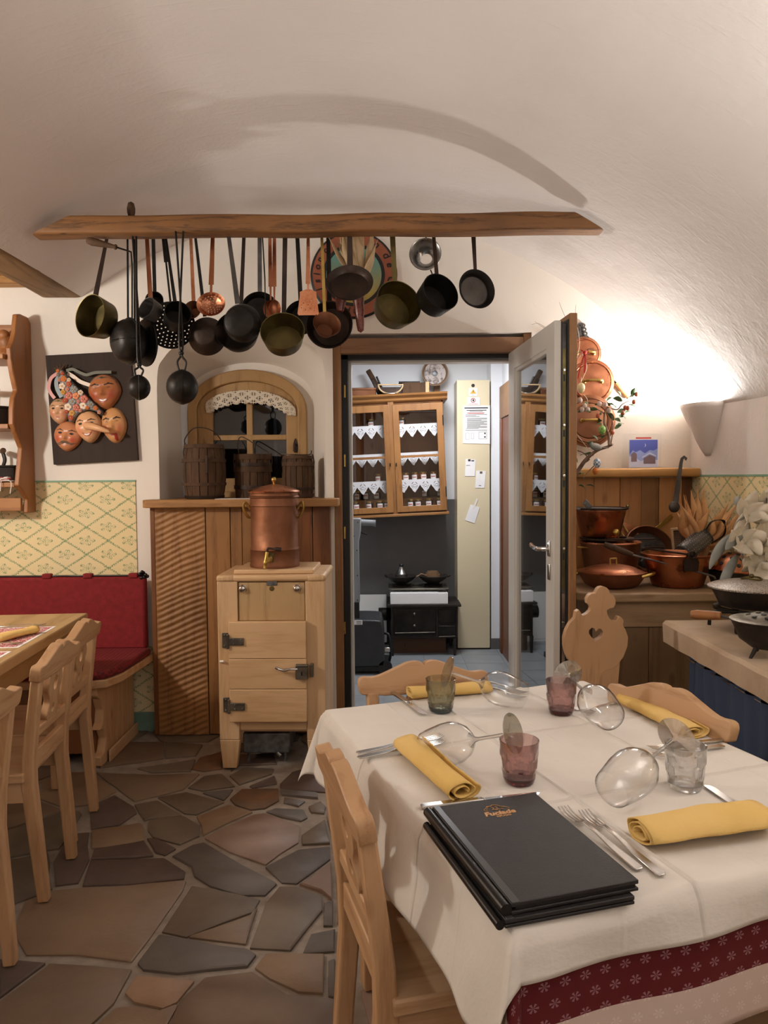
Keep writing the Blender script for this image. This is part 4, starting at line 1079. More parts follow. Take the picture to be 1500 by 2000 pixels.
def drape(hl, hr, hn, hf, z, grow, seed, nu, nv, fold=0.012, crease=True, flare=0.10):
    """cloth in table space: hangs hl,hr,hn,hf beyond each edge"""
    x0, x1, y0, y1 = -TW/2-hl, TW/2+hr, -TLn/2-hn, TLn/2+hf
    hx, hy = TW/2 + grow, TLn/2 + grow
    cl = [(-0.10, None), (0.19, None), (None, -0.20), (None, 0.17)]
    def fn(u, v):
        s, t = x0 + (x1-x0)*u, y0 + (y1-y0)*v
        a = max(0.0, abs(s) - hx); b = max(0.0, abs(t) - hy)
        sx = 1 if s > 0 else -1; sy = 1 if t > 0 else -1
        r = (a**3 + b**3)**(1/3) if a > 0 and b > 0 else a + b
        wob = noise.noise(Vector((s*4, t*4, seed)))
        if r < 1e-6:
            zz = z + 0.0016*noise.noise(Vector((s*7, t*7, seed+3))) + 0.0008*noise.noise(Vector((s*24, t*15, seed+5)))
            if crease:
                for cs, ct_ in cl:
                    d = abs(s - cs) if cs is not None else abs(t - ct_)
                    zz += 0.0048*max(0, 1 - d/0.013)
            ex = max(0, abs(s) - (hx-0.012)); ey = max(0, abs(t) - (hy-0.012))
            zz -= 14*(ex*ex + ey*ey)
            return (s, t, zz)
        dx, dy = a/hypot(a, b)*sx, b/hypot(a, b)*sy
        bx_, by_ = max(-hx, min(hx, s)), max(-hy, min(hy, t))
        drop = min(r, 0.02); rest = max(0, r-0.02)
        corner = 1.0 if (a > 0 and b > 0) else 0.0
        par = t if a > b else s
        fl_ = (0.0 if corner else 1.0)*fold*sin(par*19 + seed*2 + 1.5*wob)*min(1, rest/0.08)*min(1, (hx-abs(s) if b > 0 else hy-abs(t))/0.08)
        off = 0.010*min(1, r/0.02) + rest*flare + fl_ + 0.010*wob*min(1, rest/0.1)
        if corner: off = off + 0.30*min(a, b)
        return (bx_ + dx*off, by_ + dy*off, z - 0.004 - 0.004*min(1,r/0.02) - (drop*0.7 + rest*0.985))
    mb = MB().grid(fn, nu, nv, uvf=lambda u, v: (x0 + (x1-x0)*u, y0 + (y1-y0)*v))
    return mb
TL = Matrix.Translation((ctr.x, ctr.y, 0)) @ Matrix.Rotation(TA, 4, 'Z')
# red patterned undercloth with a pale border
tu = NT('red_flower_cloth'); uc = tu.n('ShaderNodeTexCoord'); us = tu.n('ShaderNodeSeparateXYZ'); tu.link(uc.outputs['UV'], us.inputs[0])
U, V = us.outputs[0], us.outputs[1]
P_ = 0.036
row = tu.math('FLOOR', tu.math('DIVIDE', V, P_*0.8))
ush = tu.math('ADD', tu.math('DIVIDE', U, P_), tu.math('MULTIPLY', tu.math('MODULO', tu.math('ABSOLUTE', row), 2.0), 0.5))
fu = tu.math('SUBTRACT', tu.math('FRACT', ush), 0.5); fv = tu.math('SUBTRACT', tu.math('FRACT', tu.math('DIVIDE', V, P_*0.8)), 0.5)
rr_ = tu.math('SQRT', tu.math('ADD', tu.math('MULTIPLY', fu, fu), tu.math('MULTIPLY', fv, fv)))
an_ = tu.math('ARCTAN2', fv, fu)
pet = tu.math('GREATER_THAN', tu.math('ABSOLUTE', tu.math('COSINE', tu.math('MULTIPLY', an_, 3.0))), 0.72)
flo = tu.math('MULTIPLY', pet, tu.math('LESS_THAN', rr_, 0.26))
HN = 0.225
edge = tu.math('LESS_THAN', V, -(TLn/2 + 0.145)); edge2 = tu.math('LESS_THAN', U, -(TW/2+0.10))
edge = tu.math('MAXIMUM', edge, edge2)
red_c = tu.mix(tu.math('MULTIPLY', flo, 0.55), lin('#5A0910'), lin('#A98288'))
pale_c = tu.mix(tu.math('MULTIPLY', flo, 0.5), lin('#C9B3A8'), lin('#DDCFC6'))
um = tu.bsdf(tu.mix(edge, red_c, pale_c), 0.9)
uo = drape(0.150, 0.13, HN, 0.14, TZ-0.003, -0.004, 5.0, 110, 130, 0.004, False, 0.04).build('red_undercloth', um, None, 180, solid=0.0012)
uo.matrix_world = TL
tag(uo, 'dark red undercloth with pale flowers and a pale border below the white cloth', 'tablecloth')
wo = drape(0.185, 0.16, 0.075, 0.17, TZ, 0.004, 2.0, 150, 170, 0.010, True, 0.13).build('white_tablecloth', M['ironed_linen'], None, 180, solid=0.0012, offset=1)
wo.matrix_world = TL
tag(wo, 'white linen tablecloth with ironed fold creases laid over the red cloth', 'tablecloth')
# ================================================================== THINGS HUNG FROM THE LOG
HOOKY = 3.33
LOGZ = zb
def hang_pts(hook, Yh):
    q = aty(hook[0], hook[1]-14, Yh); return q
def strap(mb, a, b, w0, w1, th, n=8, bow=0.0):
    """flat strap from a to b, facing the camera"""
    a, b = Vector(a), Vector(b); pts = []
    for i in range(n+1):
        t_ = i/n; p = a.lerp(b, t_); p.y -= bow*sin(pi*t_); pts.append(p)
    mb.bar(pts, 1.0, 1.0, up=(0, 1, 0), scales=[((w0 + (w1-w0)*i/n), th) for i in range(n+1)])
def hanging(name, label, cat, hook, body, Yb, r, h, yaw=0, pitch=0, mat='iron', hmat=None, rb=0.8, hw=(0.012, 0.018), th=0.004, rod=False,
            Yh=HOOKY, lip=0.0, dish=False, back=False, mid=None, inner=None):
    ya, pt = R(yaw), R(pitch)
    n = Vector((sin(ya)*cos(pt), -cos(ya)*cos(pt), sin(pt)))
    if back: n = -n
    c = aty(body[0], body[1], Yb); hk = hang_pts(hook, Yh)
    t = thing(name, label, cat, c, 0, 'utensils hanging from the log')
    Mt = frame(-n*h/2, n, hk - c)
    if dish:
        N = 8; prof = [(r*k/N, h*(k/N)**2) for k in range(N+1)] + [(r+lip, h+0.001)] + [(r*k/N, h*(k/N)**2+0.0025) for k in range(N-1, -1, -1)]
    else:
        prof = [(0, 0), (r*rb-0.006, 0), (r*rb, 0.004), (r, h), (r+lip, h+0.0005), (r+lip, h+0.003), (r-0.003, h+0.002), (r*rb-0.003, 0.006), (0, 0.006)]
    bd = MB().lathe(prof, 40, Mt).build('bowl', M[mat], t, 50)
    if inner:
        MB().lathe([(0, 0.0065), (r*rb-0.008, 0.0065)], 36, Mt).build('bowl_floor', M[inner], t, 50)
    up_ = (Mt.to_3x3() @ Vector((0, 1, 0)))
    att = Mt @ Vector((0, r*0.985, h*0.80)); att2 = Mt @ Vector((0, r*(rb+0.6*(1-rb)), h*0.35))
    hl = hk - c
    mb = MB()
    if rod:
        mb.tube([att2, att + up_*0.004, att.lerp(hl, 0.5), hl], hw[0], 8)
    else:
        strap(mb, att + up_*0.002, hl, hw[1], hw[0], th)
    mb.build('handle', M[hmat or mat], t, 40)
    # eye and hook at the log
    MB().tube([hl + Vector((0.008*sin(2*pi*k/14), -0.002, 0.006+0.010*cos(2*pi*k/14))) for k in range(14)], 0.0025, 6, closed=True).build('hanging_eye', M[hmat or mat], t)
    return t
def nail(x, z, y):
    return None
H = hanging
H('brass_saucepan', 'tarnished brass saucepan with a long dark handle, at the crank handle end of the log', 'saucepan', (212,463), (192,622), 3.30, 0.094, 0.085, -30, 6, 'brass', 'iron_brown', 0.86, (0.012, 0.022), inner='brass')
H('copper_dipper', 'small dark dipper on a copper strap handle beside the coffee roaster', 'dipper', (286,463), (296,607), 3.30, 0.050, 0.055, -35, 18, 'iron_grey', 'copper', 0.9, (0.016, 0.020))
H('iron_dipper', 'plain iron dipper on a dark strap hanging just behind the copper-handled dipper', 'dipper', (299,463), (303,590), 3.44, 0.040, 0.05, 10, 10, 'iron', 'iron', 0.9, (0.016, 0.016), Yh=3.42)
H('black_cup_ladle', 'black cup ladle in front of the big perforated skimmer', 'ladle', (322,463), (345,620), 3.30, 0.058, 0.075, 25, 20, 'iron', 'iron', 0.92, (0.008, 0.016))
H('copper_ladle', 'round copper ladle with a hammered copper handle', 'ladle', (372,463), (379,608), 3.42, 0.042, 0.035, -10, 10, 'copper_dark', 'copper_bright', 0.5, (0.013, 0.017), Yh=3.40)
H('round_iron_pan', 'round-bottomed grey iron pan seen from behind, below the copper skimmer', 'pan', (380,463), (402,655), 3.36, 0.086, 0.05, 0, 0, 'iron_brown', 'iron', 0.55, (0.011, 0.016), back=True)
H('black_frying_pan', 'deep black frying pan showing its flat bottom, worn grey handle', 'pan', (445,463), (470,630), 3.20, 0.082, 0.06, -4, -6, 'iron', 'iron_grey', 0.78, (0.016, 0.022), back=True, Yh=3.28)
H('brass_bottom_pan', 'wide dark pan with a brassy underside behind the black frying pan', 'pan', (477,463), (466,652), 3.38, 0.100, 0.06, 0, 22, 'iron', 'iron_brown', 0.8, (0.015, 0.018), Yh=3.38)
H('shallow_black_pan', 'shallow black pan half hidden behind the two copper spoons', 'pan', (507,463), (508,610), 3.48, 0.090, 0.035, 15, 0, 'iron', 'iron_grey', 0.8, (0.018, 0.020), Yh=3.42)
H('brass_pan', 'round brass pan with a dark strap handle, between the copper spoons and the copper spatula', 'pan', (557,463), (553,657), 3.26, 0.096, 0.075, 3, 26, 'brass', 'iron_brown', 0.84, (0.020, 0.020), inner='brass', Yh=3.30)
H('plain_iron_pan', 'plain black iron pan behind the copper spatula', 'pan', (580,463), (590,622), 3.44, 0.078, 0.035, -10, 0, 'iron', 'iron', 0.8, (0.018, 0.020), Yh=3.42)
H('large_iron_skillet', 'largest dark skillet with a thin brass rim under the corn cobs', 'skillet', (641,463), (645,637), 3.40, 0.106, 0.045, -8, 4, 'iron_brown', 'iron', 0.82, (0.018, 0.022), Yh=3.40, lip=0.002)
H('copper_cup_ladle', 'deep copper cup ladle on a long brass rod before the largest skillet', 'ladle', (628,463), (636,640), 3.28, 0.062, 0.055, 18, 24, 'copper_dark', 'brass_bright', 0.6, (0.012, 0.014), Yh=3.31)
H('steel_frying_pan', 'brown worn frying pan hanging in front of the corn and the painted plate', 'pan', (683,463), (683,556), 3.24, 0.102, 0.028, 0, 32, 'iron_brown', 'iron_brown', 0.82, (0.020, 0.026), Yh=3.28)
H('brass_pot', 'largest brass pot with a flat brass handle right of the painted plate', 'pot', (766,463), (772,600), 3.30, 0.104, 0.085, 24, 16, 'brass', 'brass', 0.84, (0.024, 0.020), inner='brass')
H('dark_saucepan', 'dark deep saucepan hanging below the tin funnel', 'saucepan', (846,463), (851,580), 3.26, 0.086, 0.085, 28, 18, 'iron', 'iron_brown', 0.88, (0.015, 0.017))
H('small_skillet', 'small scoured skillet, last on the log nearest the door', 'skillet', (924,463), (928,567), 3.30, 0.088, 0.032, 22, 8, 'iron', 'iron_brown', 0.82, (0.020, 0.014), inner='iron_grey')
# copper spoons (ovals)
for lab, hk_, bd_, Yb, rx, rz, nm in (
    ('broad copper serving spoon behind the narrow copper spoon', (527,463), (529,606), 3.40, 0.036, 0.042, 'copper_serving_spoon'),
    ('narrow oval copper spoon in front of the broad one', (536,463), (536,605), 3.36, 0.027, 0.040, 'copper_spoon')):
    c = aty(*bd_, Yb); hk = hang_pts(hk_, Yb+0.04)
    t = thing(nm, lab, 'spoon', c, 0, 'utensils hanging from the log')
    mb = MB().lathe([(rx*k/6, 0.016*(k/6)**2) for k in range(7)] + [(rx*k/6, 0.016*(k/6)**2+0.002) for k in range(6, -1, -1)], 28, Matrix.Diagonal((1,1,rz/rx,1)) @ frame((0,0.008,0), (0.15,-1,0.1)))
    mb.build('spoon_bowl', M['copper'], t, 60)
    mb = MB(); hl = hk - c
    strap(mb, (0,0,rz*0.95), hl.lerp(Vector((0,0,rz)), 0.8), 0.006, 0.010, 0.003, 3); strap(mb, hl.lerp(Vector((0,0,rz)), 0.8), hl, 0.019, 0.014, 0.003, 3)
    mb.build('handle', M['copper'], t, 40)
# perforated skimmers
def skimmer(name, label, hook, body, Yb, r, mat, hmat, rings, hole_r, yaw, neck, Yh=HOOKY, sz=1.0, hw=0.016):
    c = aty(*body, Yb); hk = hang_pts(hook, Yh); t = thing(name, label, 'skimmer', c, 0, 'utensils hanging from the log')
    outer = [(r*cos(2*pi*k/40), r*sin(2*pi*k/40)) for k in range(40)]
    holes = []
    for rr, nn in rings:
        for k in range(nn):
            a = 2*pi*k/nn + rr*7; holes.append([(rr*r*cos(a) + hole_r*cos(2*pi*j/6), rr*r*sin(a) + hole_r*sin(2*pi*j/6)) for j in range(6)])
    mb = MB().prism(outer, 0.0, 0.0022, 'XY', holes)
    for v in mb.v: v.z += 0.022*(v.x*v.x + v.y*v.y)/(r*r)
    Mt = frame((0,0.01,0), (sin(R(yaw)), -cos(R(yaw)), 0.08), (0,0,1)) @ Matrix.Diagonal((1, sz, 1, 1))
    for v in mb.v: v.xyz = Mt @ v
    mb.build('perforated_dish', M[mat], t, 60)
    hl = hk - c; at_ = Mt @ Vector((0, r, 0.022)); nk = at_.lerp(hl, neck)
    mb = MB(); strap(mb, at_ - Vector((0,0,0.012)), nk, hw*0.55, hw*0.5, 0.004, 4); strap(mb, nk, hl, hw*1.1, hw*0.8, 0.003, 6)
    mb.build('handle', M[hmat], t, 40)
    return t
skimmer('large_skimmer', 'big black perforated skimmer with light showing through its holes', (317,463), (334,637), 3.40, 0.108, 'iron', 'iron',
        [(0.25,8),(0.42,14),(0.58,20),(0.73,26),(0.87,30)], 0.0036, 8, 0.55, Yh=3.40)
skimmer('copper_skimmer', 'bright copper skimmer with a fine hole pattern', (416,463), (414,596), 3.24, 0.063, 'copper', 'copper', [(0.2,5),(0.38,10),(0.55,15),(0.72,20)], 0.0022, -5, 0.12, Yh=3.30, sz=0.82, hw=0.020)
# copper spatula
c = aty(602, 592, 3.26); hk = hang_pts((602,463), 3.30); t = thing('copper_spatula', 'hammered copper fish slice with a flared perforated blade', 'spatula', c, 0, 'utensils hanging from the log')
holes = [[(x_+0.002*cos(2*pi*j/6), z_+0.002*sin(2*pi*j/6)) for j in range(6)] for x_, z_ in [(-0.03,-0.02),(-0.012,-0.03),(0.008,-0.022),(0.026,-0.032),(-0.02,0.0),(0.0,-0.008),(0.02,-0.004),(0.03,-0.014),(-0.005,0.012),(0.012,0.01)]]
MB().prism(bez2([(-0.036,0.048),(0.036,0.048)],1)[:1] + [(0.0,0.062),(0.036,0.048),(0.036,0.03),(0.046,-0.045),(0.040,-0.052),(-0.042,-0.052),(-0.047,-0.045),(-0.036,0.03)], -0.0015, 0.0015, 'XZ', holes).build('blade', M['copper_bright'], t, 40)
mb = MB(); hl = hk - c; strap(mb, (0,-0.001,0.052), (0,0,0.085), 0.008, 0.008, 0.004, 3); strap(mb, (0,0,0.083), hl, 0.020, 0.012, 0.003, 6); mb.build('handle', M['copper_bright'], t, 40)
# skewer
c = aty(519, 640, 3.30); hk = hang_pts((512,463), 3.30); t = thing('iron_skewer', 'thin twisted iron skewer beside the copper spoons', 'skewer', c, 0, 'utensils hanging from the log')
MB().tube([hk-c, (hk-c)*0.5 + Vector((0.004,0,0)), (0,0,0)], [0.003,0.003,0.001], 6).build('shaft', M['iron'], t)
MB().tube([(hk-c) + Vector((0.008*sin(2*pi*k/12), 0, 0.006+0.008*cos(2*pi*k/12))) for k in range(12)], 0.0025, 6, closed=True).build('hanging_eye', M['iron'], t)
# ball tongs
def ball_tongs(label, hookL, hookR, knot, ball, rpx, Yb, split):
    c = aty(*ball, Yb); r_ = rpx*Yb/1450; t = thing('wafer_tongs', label, 'tongs', c, 0, 'utensils hanging from the log')
    k_ = aty(*knot, Yb) - c
    for s, hook in ((-1, hookL), (1, hookR)):
        hk = hang_pts(hook, Yb+0.03) - c
        top = Vector((s*0.012, 0, r_*0.95))
        pts = bez([hk, k_ + Vector((-s*0.006, -0.003*s, 0.09)), k_ + Vector((0,-0.004*s,0)), (k_+top)/2 + Vector((s*0.012,0,0)), top], 6)
        MB().tube(pts, 0.0045, 8).build('arm', M['iron'], t)
        T_ = Matrix.Translation((s*0.0002,0,0)) @ Matrix.Rotation(R(18), 4, 'Z') @ Matrix.Diagonal((0.98*s, 1, 1, 1))
        pr = [(0, r_*0.93)] + [(r_*sin(pi/2*q/7), r_*0.93*cos(pi/2*q/7)) for q in range(1, 7)] + [(r_*1.03, 0.004), (r_*1.03, 0.0), (0, 0)]
        MB().lathe(pr, 32, T_ @ Matrix.Rotation(pi/2, 4, 'Y')).build('cup', M['iron'], t, 40)
    MB().ball(k_, 0.011).build('rivet', M['iron'], t)
    return t
ball_tongs('smaller black ball-shaped wafer tongs dangling before the mask board', (258,463), (266,463), (272,712), (271,757), 24, 3.22, 1)
ball_tongs('larger black ball-shaped wafer tongs dangling before the niche window', (343,463), (358,463), (354,690), (356,756), 33, 3.18, 1)
# coffee roaster with crank
c = aty(252, 667, 3.30); t = thing('coffee_roaster', 'black drum coffee roaster with a crank, its wooden grip standing above the log', 'roaster', c, 0, 'utensils hanging from the log')
n_ = Vector((-0.72, -0.68, -0.05)); Mt = frame((0,0,0), n_, (0,0,1))
MB().lathe([(0,0.07),(0.05,0.066),(0.08,0.048),(0.094,0.022),(0.098,0.0),(0.104,0.0),(0.104,-0.006),(0.098,-0.006),(0.092,-0.03),(0.07,-0.055),(0.03,-0.066),(0,-0.068)], 40, Mt).build('drum', M['iron'], t, 40)
MB().lathe([(0.080,-0.085),(0.104,-0.085),(0.106,-0.080),(0.104,-0.075),(0.07,-0.068),(0.0,-0.066)], 40, Mt).build('rear_shield', M['iron'], t, 40)
MB().tube([Mt @ Vector((0.098*cos(a)*1.0, 0.0, 0.072*sin(a))) for a in [pi*k/12 for k in range(13)]], 0.004, 6).build('strap', M['iron'], t)
gq = aty(256, 407, 3.335) - c
MB().tube([aty(249, 450, 3.335) - c, aty(250, 620, 3.32) - c], 0.0045, 8).build('rod', M['iron'], t)
MB().tube([aty(262, 450, 3.335) - c, aty(263, 625, 3.32) - c], 0.0045, 8).build('rod', M['iron'], t)
MB().tube([aty(255.5, 450, 3.335) - c, aty(256, 420, 3.335) - c], 0.006, 8).build('grip_shank', M['iron'], t)
MB().lathe([(0,-0.035),(0.013,-0.034),(0.017,-0.02),(0.018,0.0),(0.013,0.022),(0,0.030)], 18, Matrix.Translation(gq)).build('wooden_grip', M['barrel'], t, 60)
MB().tube([aty(258, 640, 3.28) - c, aty(258, 520, 3.26) - c, aty(256, 492, 3.26) - c, aty(228, 483, 3.24) - c], 0.004, 8).build('crank_rod', M['iron'], t)
a_, b_ = aty(228, 483, 3.24) - c, aty(168, 469, 3.24) - c; L_ = (b_-a_).length
MB().lathe([(0,0),(0.010,0.001),(0.012,0.006),(0.008,0.012),(0.010,0.03),(0.016,L_*0.6),(0.018,L_*0.8),(0.013,L_*0.96),(0,L_)], 16, frame(a_, b_-a_)).build('crank_handle', M['barrel'], t, 60)
# tin funnel
c = aty(832, 498, 3.40); t = thing('tin_funnel', 'grey tin funnel with a wide hole, above the dark saucepan', 'funnel', c, 0, 'utensils hanging from the log')
Mt = frame((0,0.02,0), (-0.12,-1,0.02), (0,0,1))
MB().lathe([(0.071,0.03),(0.073,0.033),(0.071,0.036),(0.066,0.034),(0.031,-0.02),(0.028,-0.05),(0.027,-0.05),(0.030,-0.02),(0.068,0.03)], 40, Mt, close=True).build('cone', M['tin'], t, 40)
MB().tube([Vector((0.0,-0.01,0.07)), aty(832, 446, 3.36) - c], 0.003, 6).build('hanging_wire', M['iron'], t)
MB().tube(bez([(0.02,-0.01,-0.07),(0.026,-0.02,-0.095),(0.012,-0.02,-0.115),(0.004,-0.015,-0.10)],5), 0.003, 6).build('side_loop', M['iron'], t)
# corn bundle
cb = thing('corn_bundle', 'dried dark-red corn cobs with pale husks tied to the log behind the frying pan', 'corn', aty(690, 470, 3.34), 0)
c0 = cb.location.copy()
def kern(r, a, z): return r*(1 + 0.09*abs(sin(a*7))*abs(sin(z*260)))
for pa, pb, rp in (((668,560),(664,610),14), ((697,545),(705,650),13)):
    a_, b_ = aty(*pa, 3.34), aty(*pb, 3.33); L_ = (b_-a_).length; r_ = rp*3.33/1450
    MB().lathe([(r_*0.8*sin(min(1,k/3)*pi/2)*(1 - 0.45*max(0,(k-10)/14)), L_*k/24) for k in range(24)] + [(0, L_)], 42, frame(a_-c0, b_-a_), fr=kern).build('cob', mottled('corn_kernels', '#54201A', '#8A4A38', 0.35, 0, 160, 0, 60) if 'corn_kernels' not in bpy.data.materials else bpy.data.materials['corn_kernels'], cb, 60)
MB().ball(aty(694, 545, 3.35)-c0, 0.026, 0.02, 0.02).build('tie', M['barrel'], cb, 60)
rr = random.Random(4)
def husk_leaf(mb, a, b, w, twist=0.4, bow=0.02, n=9, rr=rr):
    a, b = Vector(a), Vector(b); d = b - a
    side = d.cross(Vector((0, 1, 0))).normalized(); fwd = Vector((0,-1,0))
    ph = rr.uniform(-1, 1); off = fwd*rr.uniform(-bow, bow)*2 + side*rr.uniform(-bow, bow)
    def fn(u, v):
        p = a + d*v + off*sin(pi*v); ww = w*(0.45 + 0.55*sin(pi*min(1, 0.10+v*0.75)))*min(1.0, (1.02-v)*2.2)
        ang = ph + twist*v*2.5; p = p + off*0.8*max(0, v-0.7)**2*8
        s2 = side*cos(ang) + fwd*sin(ang)
        q = p + s2*ww*(u-0.5) + (side.cross(d).normalized())*0.25*ww*(abs(u-0.5)*2)**2
        return (q.x, q.y, q.z)
    mb.grid(fn, 4, n)
for pa, pb, w in [((700,548),(655,470),0.05),((700,548),(670,440),0.05),((702,548),(690,430),0.045),((704,548),(712,425),0.05),((706,548),(735,468),0.05),((700,548),(640,455),0.035),((690,548),(662,425),0.03),((705,548),(725,440),0.04),((698,546),(650,420),0.02),((704,546),(690,418),0.02)]:
    mb = MB(); husk_leaf(mb, aty(*pa, 3.36)-c0, aty(*pb, 3.345 + rr.uniform(0.0,0.05))-c0, w); mb.build('husk', M['husk_pale'], cb, 60, solid=0.0012)

# ---- painted wooden plate on the wall
pc = aty(691, 536, WY-0.03); RP = 0.232
pl_ = thing('painted_plate', 'round painted wooden plate with gothic lettering on a rust-red rim, behind the corn', 'plate', pc, 0)
Mt = frame((0,0.028,0), (0,-1,0), (0,0,1))
MB().lathe([(0,0),(RP,0),(RP+0.003,0.012),(RP-0.006,0.022),(0.160,0.018),(0,0.018)], 60, Mt).build('rim', mottled('plate_rust', '#8E4A30', '#A05A3C', 0.5, 0, 8), pl_, 40)
MB().lathe([(0.150,0.0185),(0.168,0.0195),(0.168,0.020),(0.150,0.019)], 60, Mt, close=True).build('dark_ring', M['black'], pl_, 40)
MB().lathe([(RP-0.008,0.0215),(RP+0.004,0.013),(RP+0.004,0.015),(RP-0.008,0.0235)], 60, Mt, close=True).build('dark_edge', M['black'], pl_, 40)
tp_ = NT('plate_painting'); v_ = tp_.coord(); n1 = tp_.noise(v_, 9, 4); sx_ = tp_.n('ShaderNodeSeparateXYZ'); tp_.link(v_, sx_.inputs[0])
pm = tp_.bsdf(tp_.mix(tp_.maprange(tp_.math('ADD', sx_.outputs[2], tp_.math('MULTIPLY', n1, 0.12)), -0.05, 0.14), tp_.ramp(n1, [(0.35, lin('#8C7A33')), (0.6, lin('#B49B48'))]), lin('#5E8F86')), 0.5)
MB().lathe([(0,0.0186),(0.150,0.0186),(0.150,0.0192),(0,0.0192)], 50, Mt).build('picture', pm, pl_, 40)
bird = bez2([(0.045,-0.06),(0.035,-0.01),(0.05,0.04),(0.062,0.075),(0.075,0.07),(0.085,0.03),(0.088,-0.02),(0.075,-0.07),(0.055,-0.09)], 4)
MB().prism(bird, 0.0065, 0.0088, 'XZ').build('dark_bird', M['black'], pl_, 0)
for ch_, ang, sz in [('i',203,0.05),('s',190,0.05),('i',179,0.05),('o',168,0.05),('n',156,0.05),('c',140,0.05),('n',52,0.055),('d',30,0.06),('e',15,0.055),('C',-8,0.06),('o',-24,0.05),('p',-100,0.05),('a',-88,0.05)]:
    a = R(ang); Tm = Matrix.Translation((0.200*cos(a), 0.0045, 0.200*sin(a))) @ Matrix.Rotation(-(a - pi/2), 4, 'Y') @ Matrix.Rotation(pi/2, 4, 'X') @ Matrix.Translation((0, -0.014, 0))
    text_mesh(ch_, sz, Tm, 'letter', M['black'], pl_, 0.0008, 'CENTER', 0.15, 0.0008)

# ================================================================== MASK BOARD
sB = 4.07/1450
mk = thing('mask_board', 'dark board with carved and painted carnival masks, a flowered cone hat among them', 'wall carving', aty(180, 797, WY-0.02), 0)
mk.rotation_euler = (0, R(-2.6), 0)
MB().prism([(-0.232,-0.297),(0.232,-0.297),(0.232,0.297),(-0.232,0.297)], -0.005, 0.018, 'XZ').build('board', wood('dark_mask_board', '#33241A', '#281B13', '#20150F', 'Z', 1.0, 0.8, 0.05, 0), mk, 30, bevel=0.002)
def cl_(cx, cy): return ((cx - 745 - (cy-880)*0.030)/1500*200*sB, -(cy - 880)/1500*200*sB)
skin = vcol('painted_mask_skin', 0.35)
def face(cx, cy, w, h, rot, base, blush, eye='open', nose=0.018, nose_w=0.011, chin=0.75, depth=0.04, y0=0.0, brow='#3A2A20', mouth=None, name='mask', hair=None, eyes=True, beak=None):
    x0, z0 = cl_(cx, cy); w = w/1500*200*sB/2; h = h/1500*200*sB/2
    rt2 = R(rot)
    def place(u, v, d):      # u,v in -1..1 face space
        x = u*w; z = v*h
        return (x0 + x*cos(rt2) + z*sin(rt2), -0.005 - y0 - d, z0 - x*sin(rt2) + z*cos(rt2))
    def dep(u, v):
        rho = min(1.0, u*u + v*v); d = depth*(1-rho)**0.42
        g = lambda a, b, sx, sz: math.exp(-((u-a)/sx)**2 - ((v-b)/sz)**2)
        d += nose*math.exp(-(u/(nose_w/w))**2)*max(0, min(1, (0.28 - v)/0.45))*(1 if v > -0.18 else max(0, 1-(-0.18-v)/0.06))
        d += 0.006*(g(-0.45,-0.15,0.25,0.25) + g(0.45,-0.15,0.25,0.25)) + 0.006*g(0,-0.72,0.25,0.15) + 0.005*g(-0.4,0.38,0.3,0.07) + 0.005*g(0.4,0.38,0.3,0.07)
        d -= 0.006*(g(-0.42,0.2,0.2,0.09) + g(0.42,0.2,0.2,0.09)) + 0.003*g(0,-0.42,0.35,0.05)
        return d
    NU, NV = 28, 14
    mb = MB(); vs_ = [place(0, 0, dep(0, 0))]; cols = []
    b0, b1 = Vector(lin(base)[:3]), Vector(lin(blush)[:3])
    def colr(u, v):
        k = math.exp(-((abs(u)-0.55)/0.25)**2 - ((v+0.22)/0.25)**2); return tuple(b0.lerp(b1, min(1, k)))
    cols.append(colr(0, 0)); fs = []
    for j in range(1, NV+1):
        rho = j/NV
        for i in range(NU):
            a = 2*pi*i/NU; u, v = rho*cos(a), rho*sin(a)
            su = u*(1 - (1-chin)*max(0, -v)**1.3)
            vs_.append(place(su, v, dep(u, v) if j < NV else 0.0)); cols.append(colr(u, v))
    for i in range(NU): fs.append((0, 1+i, 1+(i+1) % NU))
    for j in range(NV-1):
        for i in range(NU):
            q = 1+j*NU; k2 = (i+1) % NU; fs.append((q+i, q+NU+i, q+NU+k2, q+k2))
    fs.append(tuple(1+(NV-1)*NU+i for i in range(NU)))
    mb.add(vs_, fs); mb.vc = cols
    f = mb.build(name, skin, mk, 60)
    def patch(nm, pts, mat, lift=0.0015):
        vv = [place(u*(1 - (1-chin)*max(0, -v)**1.3), v, dep(u, v) + lift) for u, v in pts]
        cu_, cv_ = sum(p[0] for p in pts)/len(pts), sum(p[1] for p in pts)/len(pts)
        b = MB(); nn = len(vv); cc = place(cu_, cv_, dep(cu_, cv_) + lift)
        low = [(p[0], p[1] + lift + 0.001, p[2]) for p in vv]
        b.add(vv + low + [cc], [(i, (i+1) % nn, 2*nn) for i in range(nn)] + [(i, nn+i, nn+(i+1) % nn, (i+1) % nn) for i in range(nn)])
        return b.build(nm, mat, f, 60)
    el = lambda a, b, rx, rz, n_=14, ph=0: [(a + rx*cos(2*pi*k/n_ + ph), b + rz*sin(2*pi*k/n_ + ph)) for k in range(n_)]
    dk = M['black']
    if eyes:
        for s in (-1, 1):
            if eye == 'open': patch('eye', el(s*0.42, 0.19, 0.15, 0.065), dk)
            else: patch('eye', [(s*0.42-0.17, 0.18), (s*0.42, 0.235), (s*0.42+0.17, 0.18), (s*0.42, 0.20)], dk)
            bm = bpy.data.materials.get('brow' + brow) or plain('brow' + brow, brow, 0.6)
            th_ = 0.03 if eye == 'open' else 0.06
            patch('eyebrow', [(s*0.15, 0.36), (s*0.42, 0.46), (s*0.7, 0.36), (s*0.7, 0.36-th_*0.6), (s*0.42, 0.46-th_), (s*0.15, 0.36-th_)], bm, 0.002)
